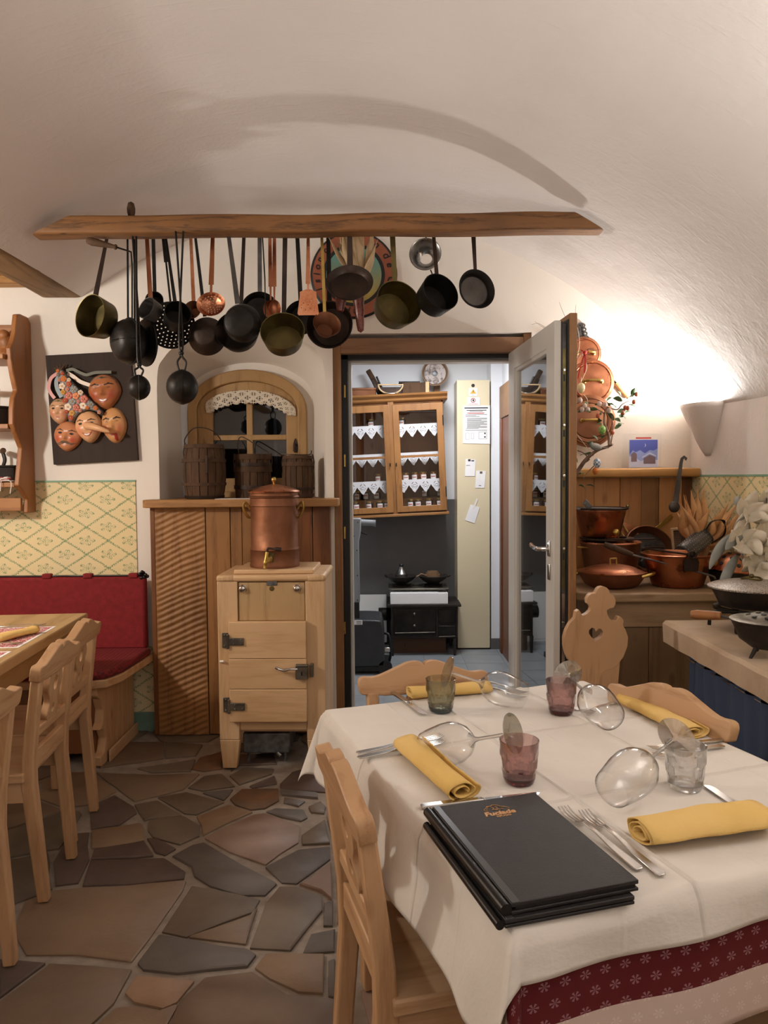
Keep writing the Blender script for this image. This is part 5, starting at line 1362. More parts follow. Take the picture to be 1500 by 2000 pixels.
    lm = bpy.data.materials.get('mask_lips') or plain('mask_lips', '#A8503E', 0.35)
    if mouth == 'smile':
        patch('mouth', [(-0.42,-0.34),(-0.2,-0.46),(0,-0.5),(0.2,-0.46),(0.42,-0.34),(0.2,-0.58),(0,-0.63),(-0.2,-0.58)], lm)
        patch('teeth', [(-0.3,-0.42),(0,-0.50),(0.3,-0.42),(0.15,-0.53),(0,-0.55),(-0.15,-0.53)], M['white'], 0.0025)
    elif mouth == 'lips':
        patch('mouth', [(-0.25,-0.46),(-0.08,-0.41),(0,-0.43),(0.08,-0.41),(0.25,-0.46),(0.1,-0.53),(-0.1,-0.53)], lm)
    elif mouth == 'tongue':
        patch('mouth', [(-0.3,-0.45),(0.3,-0.45),(0.2,-0.6),(-0.2,-0.6)], lm); patch('tongue', [(0.12,-0.5),(0.32,-0.5),(0.34,-0.85),(0.2,-0.9),(0.1,-0.8)], plain('mask_tongue', '#B83A34', 0.3), 0.006)
    if mouth == 'moustache':
        patch('mouth', [(-0.2,-0.55),(0.2,-0.55),(0.1,-0.62),(-0.1,-0.62)], lm)
        patch('moustache', [(-0.75,-0.52),(-0.5,-0.50),(-0.2,-0.33),(0,-0.30),(0.2,-0.33),(0.5,-0.46),(0.75,-0.40),(0.45,-0.54),(0.15,-0.47),(0,-0.45),(-0.15,-0.47),(-0.5,-0.62)], plain('moustache_brown', '#6B5640', 0.5), 0.005)
    if hair:
        hm = bpy.data.materials.get('hair'+hair) or plain('hair'+hair, hair, 0.5)
        patch('hair', [(0.98*cos(a), 0.98*sin(a)) for a in [R(25+i*13) for i in range(11)]] + [(-0.6,0.68),(-0.2,0.80),(0,0.70),(0.2,0.80),(0.6,0.68)], hm, 0.003)
    if beak:
        a_ = Vector(place(0.05, 0.05, dep(0,0)*0.9)); 
        tipx, tipz = cl_(*beak); tip = Vector((tipx, a_.y - 0.045, tipz)); m_ = a_.lerp(tip, 0.5) + Vector((0,-0.02,0.004))
        b = MB().tube(bez([a_, m_, tip], 6), [0.020,0.021,0.021,0.020,0.019,0.018,0.017,0.016,0.015,0.014,0.012,0.009,0.004], 14); b.vc = [tuple(b0)]*len(b.v)
        b.build('long_nose', skin, f, 60)
    return f
face(285, 905, 310, 380, 3, '#D0A07A', '#D88F70', 'open', 0.014, 0.009, 0.72, 0.040, 0, '#8A6A50', 'lips', hair='#6E6048')
face(390, 1275, 410, 440, 10, '#C08058', '#C05A42', 'open', 0.018, 0.010, 0.70, 0.042, 0.004, '#5A4230', 'moustache')
face(950, 660, 480, 520, -2, '#A86840', '#A84C34', 'squint', 0.022, 0.016, 0.62, 0.048, 0.002, '#33251C', 'smile', hair='#4A4238')
face(1065, 1150, 370, 520, -4, '#CB935F', '#C46E4C', 'squint', 0.018, 0.012, 0.80, 0.040, 0.0, '#33251C', 'tongue')
face(715, 1155, 390, 470, -3, '#D8A478', '#DC8A68', 'open', 0.010, 0.008, 0.68, 0.050, 0.016, '#4A3426', 'smile', beak=(1100, 1265))
# cone hat of carved flowers
ht_pts = [(350,320),(400,330),(470,450),(600,600),(720,720),(830,830),(935,950),(925,1010),(870,950),(740,915),(600,965),(520,1070),(460,1080),(430,900),(395,730),(345,500),(315,380)]
hat = MB().prism([cl_(*p) for p in ht_pts], -0.062, -0.01, 'XZ').build('flower_hat', plain('hat_blue_grey', '#6E6A66', 0.5), mk, 30, bevel=0.008)
fcols = {'o': plain('carved_flower_orange', '#C9733A', 0.4), 'r': plain('carved_flower_red', '#B4543C', 0.4), 'w': plain('carved_flower_white', '#D8C2AC', 0.4), 'g': plain('carved_flower_grey', '#7C7B76', 0.4), 'y': plain('carved_flower_yellow', '#D09A48', 0.4), 'p': plain('carved_flower_pink', '#CC8C7C', 0.4)}
fl_pts = [(340,345,55,'o'),(405,385,60,'r'),(345,400,55,'g'),(420,462,90,'o'),(495,480,60,'w'),(360,475,55,'p'),(490,540,85,'r'),(395,565,100,'w'),(465,610,65,'p'),(570,620,100,'g'),(405,650,75,'y'),(655,670,80,'w'),(485,705,115,'r'),(585,715,105,'o'),(430,770,80,'r'),(535,790,105,'g'),(700,765,120,'r'),(615,795,60,'p'),(685,860,105,'w'),(795,848,95,'g'),(465,865,110,'w'),(580,880,110,'r'),(860,900,70,'o'),(520,955,85,'y'),(500,1020,80,'r'),(910,965,60,'p'),(445,930,60,'r'),(745,890,60,'o'),(640,925,55,'p')]
fmesh = {}
def flower_mesh(kind, R_):
    mb = MB()
    def fr_(r, a, z): return r*(0.82 + 0.18*abs(cos(a*2.5)))
    mb.lathe([(0,0.006),(R_*0.3,0.0065),(R_*0.33,0.004),(R_*0.6,0.0062),(R_,0.003),(R_*0.95,0.0),(0,0.0)], 30, frame((0,0,0),(0,-1,0)), fr=fr_)
    return mb
for cx, cy, d, kc in fl_pts:
    x, z = cl_(cx, cy); fo = flower_mesh(kc, d/2/1500*200*sB).build('flower', fcols[kc], hat, 50); fo.location = (x, -0.063, z)
    ctr_ = MB().ball((x, -0.070, z), d*0.10/1500*200*sB, nu=8, nv=6).build('flower_heart', fcols['y' if kc != 'y' else 'r'], hat, 60)
def ribbon(pts, w, mat, y=-0.03, dy=0.0):
    P_ = bez([(cl_(*p)[0], y + dy*i/(len(pts)-1), cl_(*p)[1]) for i, p in enumerate(pts)], 6)
    MB().sweep(P_, [(-w/2,-0.0012),(w/2,-0.0012),(w/2,0.0012),(-w/2,0.0012)], up=(0,1,0.0)).build('ribbon', mat, mk, 60)
ribbon([(310,355),(200,430),(160,560),(190,650),(240,720)], 0.018, fcols['r'])
ribbon([(320,400),(275,480),(285,590),(340,710)], 0.022, plain('ribbon_slate', '#4E5A5A', 0.4))
ribbon([(430,335),(520,320),(620,370),(720,410),(850,385),(1080,390)], 0.016, plain('ribbon_olive', '#57523E', 0.5), -0.035)
ribbon([(440,370),(520,420),(620,500),(760,560)], 0.020, fcols['w'], -0.03)
for dx, dz_ in ((-30,-40),(10,-55),(50,-45),(-60,-20)):
    a_, b_ = cl_(355,325), cl_(355+dx*1.5, 325+dz_*1.6)
    MB().tube([(a_[0], -0.04, a_[1]), (b_[0], -0.05, b_[1])], [0.008, 0.003], 6).build('feather', M['barrel'], mk, 60)

# ================================================================== WALL RACK (left)
RX = -1.92
rk = thing('wall_rack', 'brown wooden wall shelf with a wavy-edged side board and flat irons on it', 'shelf', (RX-0.35, WY-0.12, 1.22))
o_ = rk.location
prof_px = [(31,640),(31,648),(27,665),(21,680),(22,700),(28,735),(34,762),(28,778),(26,800),(26,828),(34,850),(44,875),(42,897),(37,948),(46,960),(55,975),(72,1000)]
pf_ = [(atx(x, y, RX).y, atx(x, y, RX).z) for x, y in prof_px]
zt_r, zb_r = aty(60, 622, WY).z, aty(76, 1000, WY).z
poly = [(pf_[0][0]+0.06, zt_r), (pf_[0][0]+0.02, zt_r-0.01)] + pf_[:-1] + [(WY-0.10, zb_r), (WY-0.002, zb_r), (WY-0.002, zt_r-0.03), (WY-0.03, zt_r)]
MB().prism([(a-o_.y, b-o_.z) for a, b in poly], RX-o_.x-0.028, RX-o_.x, 'YZ').build('side_board', M['rack'], rk, 30, bevel=0.006)
MB().prism([(a-o_.y, b-o_.z) for a, b in poly], RX-o_.x-0.78, RX-o_.x-0.752, 'YZ').build('side_board', M['rack'], rk, 30, bevel=0.006)
shz = [atx(15, 690, RX).z, atx(15, 826, RX).z, atx(15, 942, RX).z]
for i, z_ in enumerate(shz):
    yf = (3.84, 3.87, 3.92)[i]
    MB().box(RX-o_.x-0.752, yf-o_.y, z_-0.026-o_.z, RX-o_.x-0.028, WY-0.002-o_.y, z_-o_.z).build('shelf_board', M['rack_x'], rk, 30, bevel=0.003)
zap = atx(30, 1000, RX).z
MB().box(RX-o_.x-0.752, 3.98-o_.y, zap-o_.z, RX-o_.x-0.028, 4.005-o_.y, zap+0.07-o_.z).build('apron', M['rack_x'], rk, 30, bevel=0.003)
crv = bez2([(-0.75,2.13),(-0.6,2.20),(-0.4,2.15),(-0.28,2.19),(-0.18,2.13),(-0.10,2.17),(-0.028,2.12)],5)
MB().prism([(RX-o_.x+a, b-o_.z) for a, b in crv] + [(RX-o_.x-0.028, 2.235-o_.z), (RX-o_.x-0.75, 2.235-o_.z)], WY-0.06-o_.y, WY-0.035-o_.y, 'XZ').build('top_fretwork', M['rack_x'], rk, 30, bevel=0.003)
# charcoal irons on the rack
def flat_iron(label, x, y, z, s=1.0, ang=0.4, high=False):
    t = thing('charcoal_iron', label, 'iron', (x, y, z), ang)
    fp = bez2([(-0.05,-0.08),(0.05,-0.08),(0.055,0.0),(0.03,0.07),(0.0,0.10),(-0.03,0.07),(-0.055,0.0),(-0.05,-0.08)], 3)[:-1]
    MB().prism([(a*s, b*s) for a, b in fp], 0.0, 0.08*s, 'XY').build('body', M['cast_iron'], t, 40, bevel=0.004)
    MB().prism([(a*s*1.06, b*s*1.06) for a, b in fp], 0.08*s, 0.09*s, 'XY').build('lid', M['cast_iron'], t, 40, bevel=0.003)
    for yy in (-0.05, 0.045):
        MB().tube(bez([(0,yy*s,0.09*s),(0.008*s,yy*1.15*s,0.12*s),(0,yy*s,0.16*s)],4), 0.008*s, 8).build('handle_post', M['cast_iron'], t)
    MB().tube([(0,-0.075*s,0.165*s),(0,-0.06*s,0.168*s),(0,0.055*s,0.168*s),(0,0.07*s,0.165*s)], [0.012*s,0.015*s,0.015*s,0.012*s], 10).build('grip', M['barrel'], t)
    MB().box(-0.03*s,-0.082*s,0.055*s,0.03*s,-0.079*s,0.07*s).build('air_slot', M['white'], t, 0)
    return t
q = aty(16, 826, 3.98); flat_iron('black charcoal iron on the middle board of the wall shelf', RX-0.17, 3.98, shz[1], 1.1, 0.9)
flat_iron('black charcoal iron with an open square handle behind the tangled string', RX-0.125, 4.0, shz[2], 1.0, 0.5)
t = thing('carved_figure', 'small carved wooden figure on the top board of the wall shelf', 'carving', (RX-0.09, 4.0, shz[0]))
MB().lathe([(0,0),(0.05,0),(0.055,0.02),(0.03,0.05),(0.045,0.08),(0.04,0.11),(0.02,0.13),(0,0.135)], 16).build('carving_body', M['rack'], t, 60)
MB().ball((0.0,-0.02,0.12), 0.03).build('carving_head', M['rack'], t, 60)
rr = random.Random(9)
st = thing('string_tangle', 'tangle of pale pink and white string spilling over the lowest shelf board', 'string', (RX-0.10, 3.93, shz[2]))
for k in range(9):
    pts = [(rr.uniform(-0.09,0.07), rr.uniform(-0.03,0.05), rr.uniform(0.004,0.03)) for _ in range(6)]
    if k < 3: pts += [(-0.04+0.05*k,-0.025,0.004), (-0.04+0.05*k,-0.035,-0.03-0.015*k)]
    MB().tube(bez(pts, 5), 0.0025, 5).build('string', plain('string_white', '#D8CFC8', 0.8) if k % 3 else plain('string_red', '#8E2A34', 0.8), st)
# ================================================================== TABLE SETTING
TT = TZ + 0.0035
def tumbler(label, px_, py_, kind, ang=0.0):
    q = atz(px_, py_, TT); t = thing('tumbler', label, 'glass', (q.x, q.y, TT), ang, 'faceted tumblers')
    h, r1, r0 = 0.090, 0.042, 0.032
    def fr_(r, a, z):
        s_ = min(1, max(0, (z-0.012)/0.02))*min(1, max(0, (0.082-z)/0.02)); if_ = 8
        ph = a*if_/1.0 + (pi if int((z-0.012)/0.022) % 2 else 0)
        return r*(1 + 0.075*s_*(abs(((ph/pi) % 2) - 1) - 0.5))
    zs = [0.012 + (h-0.012)*k/14 for k in range(15)]
    prof = [(r0 + (r1-r0)*((z-0.0)/h)**0.75, z) for z in zs]
    MB().lathe(prof + [(r1-0.0012, h+0.0008), (r1-0.0024, h)] + [(r-0.0026, z) for r, z in reversed(prof[:-1])], 48, fr=fr_).build('wall', M['tumbler_'+kind], t, 12)
    MB().lathe([(0, 0.0), (r0-0.003, 0.0), (r0, 0.003), (r0+0.0025, 0.012), (r0-0.002, 0.0135), (0, 0.0125)], 48).build('base', M['base_'+kind], t, 30)
    return t, q
tumbler('grey-green faceted tumbler beside the knife at the far setting', 861, 1388, 'grey')
tumbler('mauve faceted tumbler at the setting by the blue curtain', 1096, 1392, 'mauve', 0.3)
tumbler('mauve faceted tumbler standing above the black menu folders', 1014, 1526, 'mauve', 0.7)
tumbler('clear faceted tumbler near the open knife blade', 1338, 1538, 'clear', 0.2)
def wineglass(label, foot_px, Yf, mouth_px):
    F_ = aty(*foot_px, Yf); Mo = atz(*mouth_px, TT+0.040); d = (Mo - F_).normalized()
    t = thing('wine_glass', label, 'wine glass', F_, 0, 'wine glasses lying with their feet on tumblers')
    L = 0.212
    prof = [(0.0, 0.0), (0.039, 0.0), (0.0395, 0.0012), (0.030, 0.003), (0.012, 0.006), (0.0055, 0.010), (0.0042, 0.020), (0.0038, 0.05), (0.0040, 0.080), (0.0065, 0.090), (0.016, 0.098), (0.030, 0.110), (0.040, 0.128), (0.0435, 0.146), (0.042, 0.168), (0.037, 0.195), (0.0335, L)]
    prof = [(r*1.1 if z > 0.09 or z < 0.009 else r, z*1.1) for r, z in prof]; L = L*1.1
    k = 11; cup_in = [(r-0.0011, z+0.0006) for r, z in prof[k:]][::-1] + [(0.0155, 0.1095), (0.0, 0.105)]
    Mt = frame((0,0,0), d, (0,0,1))
    MB().lathe(prof[:11], 36, Mt).build('foot_and_stem', M['stem_glass'], t, 60)
    MB().lathe(prof[10:] + cup_in, 44, Mt).build('bowl', M['wine_glass'], t, 60)
    return t
wineglass('wine glass lying across the fork tines with its foot on the grey-green tumbler', (873,1312), 2.03, (1000,1352))
wineglass('wine glass lying towards the forks with its foot on the mauve tumbler by the menus', (1003,1432), 1.575, (880,1452))
wineglass('wine glass lying beside the folded napkin near the blue curtain', (1108,1318), 2.02, (1222,1428))
wineglass('wine glass lying with its foot on the clear tumbler', (1322,1440), 1.535, (1182,1552))
# napkins: folded and rolled
def napkin(label, pa, pb, z, w=0.034, turns=2.15, flat=0.52, seed=0, grp='yellow rolled napkins', M2=None):
    a, b = (atz(*pa, z+0.016), atz(*pb, z+0.016))
    d = b - a; d.z = 0; L = d.length; c = (a+b)/2; c.z = z
    t = thing('napkin', label, 'napkin', c, atan2(d.y, d.x), grp)
    sec = []; n_ = 70
    for i in range(n_+1):
        th_ = 2*pi*turns*i/n_; r_ = 0.30 + 0.70*i/n_
        x_ = w*r_*cos(th_ - 0.6)*1.05; z_ = w*flat*r_*sin(th_ - 0.6)
        sec.append((x_, z_))
    zmin = min(q_[1] for q_ in sec)
    nl = 14; vs_ = []; fs = []
    for j in range(nl+1):
        v = j/nl; x = (v-0.5)*L
        for i, (p_, q_) in enumerate(sec):
            k = 1 + 0.05*sin(v*5+seed) ; wob = 0.0025*noise.noise(Vector((x*20, p_*25, seed)))
            vs_.append((x + 0.006*noise.noise(Vector((p_*30, q_*30, seed+v))), p_*k, max(0.001, (q_-zmin)*(1+0.05*sin(v*7+seed)) + wob)))
    m_ = len(sec)
    for j in range(nl):
        for i in range(m_-1): fs.append((j*m_+i, j*m_+i+1, (j+1)*m_+i+1, (j+1)*m_+i))
    MB().add(vs_, fs).build('rolled_cloth', M['napkin'], t, 180, recalc=False, solid=0.0022)
    # stitched hem line
    return t
napkin('yellow napkin lying across two forks above the menu folders', (795,1450), (905,1548), TT+0.003, 0.038, seed=1)
napkin('yellow napkin at the far setting behind the grey-green tumbler', (800,1352), (955,1340), TT, 0.034, seed=2)
napkin('yellow napkin beside the pine chair at the blue curtain', (1222,1362), (1358,1430), TT, 0.036, seed=3)
napkin('yellow napkin lying over a knife by the red-bordered edge', (1248,1628), (1486,1592), TT+0.002, 0.044, turns=2.6, seed=4)
# cutlery
def oriented(name, label, cat, pa, pb, z, grp):
    a, b = atz(*pa, z), atz(*pb, z); d = b - a; d.z = 0
    t = thing(name, label, cat, (a.x, a.y, z), atan2(d.y, d.x), grp); return t, d.length
def fork(label, pa, pb, z=TT, grp='table forks', lift=0.0):
    """pa = handle end, pb = tips"""
    t, L = oriented('fork', label, 'fork', pa, pb, z, grp)
    Lh, Ln = L*0.52, L*0.68
    mb = MB(); mb.bar([(0,0,0.004+lift),(L*0.02,0,0.004+lift),(L*0.3,0,0.005+lift),(Lh,0,0.009),(Ln,0,0.010),(L*0.76,0,0.005)], 1, 1, up=(0,0,1),
       scales=[(0.012,0.002),(0.018,0.003),(0.014,0.003),(0.008,0.004),(0.008,0.003),(0.020,0.002)])
    mb.build('handle', M['steel'], t, 50, bevel=0.001)
    hd = MB()
    for i in range(4):
        y_ = -0.0105 + 0.007*i
        hd.bar([(L*0.75, y_*0.9, 0.005),(L*0.85, y_, 0.004),(L*0.95, y_, 0.006),(L, y_*0.98, 0.009)], 0.0036, 0.0018, up=(0,0,1), scales=[1,1,0.9,0.45])
    hd.build('tines', M['steel'], t, 50); return t
def knife(label, pa, pb, z=TT, grp='table knives'):
    t, L = oriented('knife', label, 'knife', pa, pb, z, grp)
    MB().bar([(0,0,0.004),(L*0.03,0,0.004),(L*0.3,0,0.005),(L*0.5,0,0.005),(L*0.52,0,0.004)], 1, 1, up=(0,0,1), scales=[(0.012,0.004),(0.016,0.006),(0.015,0.006),(0.013,0.005),(0.010,0.003)]).build('handle', M['steel'], t, 50, bevel=0.001)
    MB().prism([(L*0.52,-0.007),(L*0.9,-0.010),(L*0.97,-0.006),(L,0.004),(L*0.97,0.008),(L*0.52,0.008)], 0.003, 0.0042, 'XY').build('blade', M['chrome'], t, 30)
    return t
knife('knife left of the napkin at the far setting', (766,1354), (831,1398))
fork('fork under the far wine glass, the one nearer the doorway', (905,1322), (1028,1358))
fork('fork under the far wine glass, the one nearer the tumblers', (908,1332), (1024,1368))
fork('upper fork of the pair beneath the napkin above the menus', (697,1474), (864,1441), lift=0.0)
fork('lower fork of the pair beneath the napkin above the menus', (699,1483), (866,1452), lift=0.0)
fork('fork right beside the black menu cover', (1250,1702), (1099,1583))
fork('fork just outside its twin by the menu cover', (1294,1714), (1139,1590))
fork('upper fork of the pair behind the clear tumbler', (1411,1447), (1268,1466))
fork('lower fork of the pair behind the clear tumbler', (1413,1459), (1279,1480))
knife('long knife half hidden under the upper edge of the menu cover', (822,1579), (1056,1553))
knife('knife pointing out from under the napkin near the clear tumbler', (1500,1618), (1379,1536))
fork('fork peeping out under the wine glass by the curtain-side napkin', (1205,1372), (1140,1398))
pk = atz(1131, 1384, TT); pk_t = MB().box(-0.016,-0.010,0,0.016,0.010,0.002, Matrix.Translation((pk.x, pk.y, TT)) @ Matrix.Rotation(0.5,4,'Z')).build('paper_packet', M['paper'], None, 0)
tag(pk_t, 'tiny white paper packet lying behind the curtain-side mauve tumbler', 'packet')
# menu folders
zM = TT
def menu(label, A, Bq, z0, th_, title):
    """A: pixel of spine near corner, Bq: far spine corner"""
    D_ = atz(*A, z0+th_); A_ = atz(*Bq, z0+th_); d = A_ - D_; d.z = 0; Lm = d.length; ang = atan2(d.y, d.x) - pi/2
    t = thing('menu_folder', label, 'menu', (D_.x, D_.y, z0), ang, 'black menu folders')
    Wm = 0.225
    MB().box(0.012, 0, th_-0.0065, Wm, Lm, th_).build('cover', M['leather'], t, 30, bevel=0.0012)
    MB().box(0.012, 0, 0, Wm, Lm, 0.005).build('back_cover', M['leather'], t, 30, bevel=0.0012)
    MB().box(0.02, 0.003, 0.005, Wm-0.004, Lm-0.003, th_-0.0065).build('pages', M['black'], t, 0)
    MB().tube([(0.004, 0.0, th_*0.5), (0.004, Lm, th_*0.5)], th_*0.55, 12).build('spine', M['black_gloss'], t, 60)
    MB().box(0.014, 0.0, th_, 0.026, Lm, th_+0.0012).build('spine_strip', M['spine_sheen'], t, 30, bevel=0.0008)
    if title:
        tx, ty = Wm*0.54, Lm*0.80
        Mt = Matrix.Translation((tx, ty, th_+0.0003))
        text_mesh('Fuciade', 0.020, Mt, 'title_lettering', M['gold'], t, 0.0002, 'CENTER', 0.2, 0.0008)
        text_mesh('RIFUGIO', 0.0075, Mt @ Matrix.Translation((0.003,-0.0085,0)), 'subtitle_lettering', M['gold'], t, 0.0002, 'CENTER', 0, 0.0002)
        mb = MB()
        for pts in ([(-0.020,0.017),(-0.023,0.024),(-0.017,0.030),(-0.012,0.036),(-0.004,0.036),(0.0,0.039),(0.008,0.036),(0.013,0.030),(0.020,0.026),(0.026,0.018)], [(-0.019,0.017),(-0.017,0.026),(-0.013,0.031)], [(-0.006,0.031),(-0.003,0.026),(-0.007,0.022),(-0.001,0.020)], [(0.002,0.032),(0.005,0.027),(0.001,0.023)], [(-0.002,0.018),(0.004,0.021),(0.007,0.018)], [(-0.013,0.036),(-0.011,0.032)], [(0.010,0.022),(0.014,0.018)]):
            mb.tube([Mt @ Vector((a, b, 0.0002)) for a, b in bez2(pts, 4)], 0.0005, 5)
        mb.build('marmot_emblem', M['gold'], t)
    return t
menu('lower black menu folder sticking out under the gold-lettered one', (972,1800), (829,1606), TT, 0.013, False)
menu('upper black menu folder with gold lettering and animal emblem', (984,1768), (832,1578), TT+0.0145, 0.017, True)

# ---- place mats, napkin and cutlery on the bare wooden table
tm = NT('red_mat_print'); v_ = tm.coord(); nn_ = tm.noise(v_, 130, 2, 0.5, 1.5)
mat_m = tm.bsdf(tm.ramp(nn_, [(0.47, lin('#A8343C')), (0.53, lin('#E2CFC8'))], 'CONSTANT'), 0.8)
def placemat(label, cx, cy):
    t = thing('place_mat', label, 'place mat', LT @ Vector((cx, cy, tz)), lt.rotation_euler.z, 'paper place mats')
    MB().box(-0.15,-0.20,0,0.15,0.20,0.0012).build('sheet', M['paper'], t, 0); MB().box(-0.138,-0.188,0.0012,0.138,0.188,0.0018).build('printed_field', mat_m, t, 0)
LTi = LT.inverted()
m1 = LTi @ atz(80, 1243, tz)
placemat('red patterned paper place mat under the rolled napkin by the table corner', m1.x-0.16, m1.y)
placemat('red patterned paper place mat at the next place along the bare table', m1.x-0.16, m1.y-0.46)
placemat('red patterned paper place mat across the bare table by the bench', m1.x-0.56, m1.y+0.04)
napkin('yellow napkin rolled on the red place mat of the bare table', (-10,1247), (68,1228), tz+0.003, 0.034, seed=6)
fork('fork on the red place mat of the bare table', (-40,1262), (45,1258), tz+0.002)
fork('second fork on the red place mat beyond the rolled napkin', (-10,1226), (90,1222), tz+0.002)

# ================================================================== PANTRY
CYF = 5.86
cbx, cbz = aty(772, 900, CYF).x, aty(772, 1004, CYF).z
cup = thing('jar_cupboard', 'glazed two-door wooden wall cupboard filled with jam jars and lace-edged shelves', 'cupboard', (cbx, CYF, cbz))
cup.rotation_euler = (0, -R(2.3), 0)
CW, CH, CD = 0.412, 0.885, 0.32
for s in (-1, 1): MB().box(s*CW-0.012 if s > 0 else -CW, 0.02, 0, s*CW if s > 0 else -CW+0.012, CD, CH).build('side', M['cupboard'], cup, 0)
MB().box(-CW, CD-0.012, 0, CW, CD, CH).build('back', M['cupboard'], cup, 0)
MB().box(-CW-0.01, -0.005, -0.022, CW+0.012, CD, 0.0).build('bottom', M['cupboard_x'], cup, 30, bevel=0.004)
MB().box(-CW, 0.02, CH-0.02, CW, CD, CH).build('top', M['cupboard_x'], cup, 0)
crn = [(0.0, CH-0.005), (-0.012, CH+0.005), (-0.016, CH+0.02), (-0.04, CH+0.04), (-0.045, CH+0.055), (CD, CH+0.055), (CD, CH-0.005)]
MB().prism(crn, -CW-0.03, CW+0.035, 'YZ').build('cornice', M['cupboard_x'], cup, 30)
MB().box(-0.022, 0.0, 0.0, 0.022, 0.03, CH-0.005).build('centre_post', M['cupboard'], cup, 0)
SZ = [0.035, 0.250, 0.465, 0.690]
for z_ in SZ[1:]: MB().box(-CW+0.012, 0.06, z_-0.016, CW-0.012, CD-0.012, z_).build('shelf', M['cupboard_x'], cup, 0)
MB().box(-CW+0.012, 0.03, 0.0, CW-0.012, CD-0.012, SZ[0]-0.005).build('shelf', M['cupboard_x'], cup, 0)
for s in (-1, 1):
    x0, x1 = (0.012, CW-0.004) if s > 0 else (-CW+0.004, -0.012)
    st_ = 0.050
    d = ring(x0, x1, 0.012, CH-0.025, st_, st_, 0.055, 0.045, -0.006, 0.020).build('door', M['cupboard'], cup, 30, bevel=0.003)
    MB().box(x0+st_, -0.002, 0.44, x1-st_, 0.014, 0.458).build('glazing_bar', M['cupboard_x'], d, 0)
    MB().box(x0+st_-0.003, 0.006, 0.055, x1-st_+0.003, 0.009, CH-0.078).build('pane', M['glass'], d, 0)
    xk = x0+0.012 if s > 0 else x1-0.012
    MB().tube([(xk, -0.006, 0.40), (xk, -0.020, 0.40), (xk, -0.022, 0.375)], 0.004, 8).build('key', M['iron'], d)
    for zz in (0.16, 0.72): MB().tube([((x1-0.002) if s > 0 else (x0+0.002), -0.008, zz-0.04), ((x1-0.002) if s > 0 else (x0+0.002), -0.008, zz+0.04)], 0.004, 8).build('hinge', M['iron'], d)
# lace strips
def lace_strip(x0, x1, z, y):
    pitch = 0.073; n_ = int((x1-x0)/pitch); pitch = (x1-x0)/n_
    out = [(x0, 0.016), (x0, -0.028)]
    holes = []
    for k in range(n_):
        cx = x0 + (k+0.5)*pitch
        for f in range(1, 9):
            t_ = f/9; side_ = abs(t_-0.5)*2
            out.append((x0 + (k+t_)*pitch, -0.028 - 0.062*(1-side_) - (0.004 if f % 2 else 0)))
        out.append((x0 + (k+1)*pitch, -0.028))
        for sx in (-1, 1):
            holes.append([(cx + sx*0.006, -0.062), (cx + sx*0.024, -0.036), (cx + sx*0.026, -0.030), (cx+sx*0.020, -0.036), (cx + sx*0.010, -0.054)])
            holes.append([(cx + sx*0.024, -0.020), (cx + sx*0.010, -0.002), (cx + sx*0.007, -0.006), (cx + sx*0.018, -0.020)])
    out += [(x1, 0.016)]
    mb = MB().prism(out, y, y+0.0012, 'XZ', holes, M=Matrix.Translation((0,0,z)))
    o = mb.build('lace_edging', M['lace_white'], cup, 0)
    hb = MB()
    for k in range(n_):
        cx = x0 + (k+0.5)*pitch
        hp = [(cx + 0.013*(16*sin(a)**3)/16, z - 0.030 + 0.013*(13*cos(a)-5*cos(2*a)-2*cos(3*a)-cos(4*a))/16) for a in [2*pi*q/18 for q in range(18)]]
        hb.tube([(a, y-0.002, b) for a, b in hp], 0.0022, 5, closed=True)
    hb.build('lace_hearts', M['lace_white'], o)
for z_ in SZ[1:]:
    for x0, x1 in ((-CW+0.03, -0.03), (0.03, CW-0.03)):
        lace_strip(x0, x1, z_, 0.055)
# jars
JARM = [mottled('jam_dark', '#2A1210', '#3A1A14', 0.2, 0, 8), mottled('jam_amber', '#6A3A18', '#7E4A20', 0.2, 0, 8), mottled('jam_green', '#3A3A28', '#4A4830', 0.2, 0, 8)]
CT = Matrix.Translation(cup.location) @ Matrix.Rotation(-R(2.3), 4, 'Y')
labm = M['paper']
def mkjar(mi):
    t = thing('jam_jar', 'x', 'jar')
    b = MB().lathe([(0,0),(0.027,0),(0.030,0.004),(0.030,0.056),(0.026,0.062),(0.0,0.062)], 22).build('jar_body', JARM[mi], t, 40)
    MB().lathe([(0.0271,0.062),(0.028,0.062),(0.028,0.072),(0.026,0.074),(0,0.074)], 22).build('lid', M['brass_bright'], t, 40)
    lb_ = MB()
    lb_.grid(lambda u, v: (0.0306*sin((u-0.5)*1.5), -0.0306*cos((u-0.5)*1.5), 0.006+0.046*v), 8, 1); lb_.build('paper_label', M['paper'], t, 180)
    pr = MB()
    pr.grid(lambda u, v: (0.0309*sin((u-0.5)*1.1), -0.0309*cos((u-0.5)*1.1), 0.030+0.007*v + 0.002*sin(u*30)), 20, 1)
    pr.build('label_script', M['ink_red'], t, 180)
    return t
protos = [mkjar(i) for i in range(3)]; usedj = [False]*3
shelf_names = ['bottom board', 'second board', 'third board', 'top board']
def jar(x, si, y, turn, mi, where, up=0.0, tilt=0.0):
    o = protos[mi] if not usedj[mi] else copy_tree(protos[mi]); usedj[mi] = True
    p = CT @ Vector((x, y, SZ[si] + up))
    o.location = p; o.rotation_euler = (0, -R(2.3)+tilt, turn)
    o['group'] = 'jam jars in the cupboard'
    o['label'] = 'jam jar ' + where
xl = lambda pxx: aty(pxx, 900, CYF+0.1).x - cbx
jar(xl(732), 3, 0.13, 0.0, 0, 'alone on the top board behind the left cupboard door')
jar(xl(793), 3, 0.13, -0.3, 0, 'alone on the top board behind the right cupboard door')
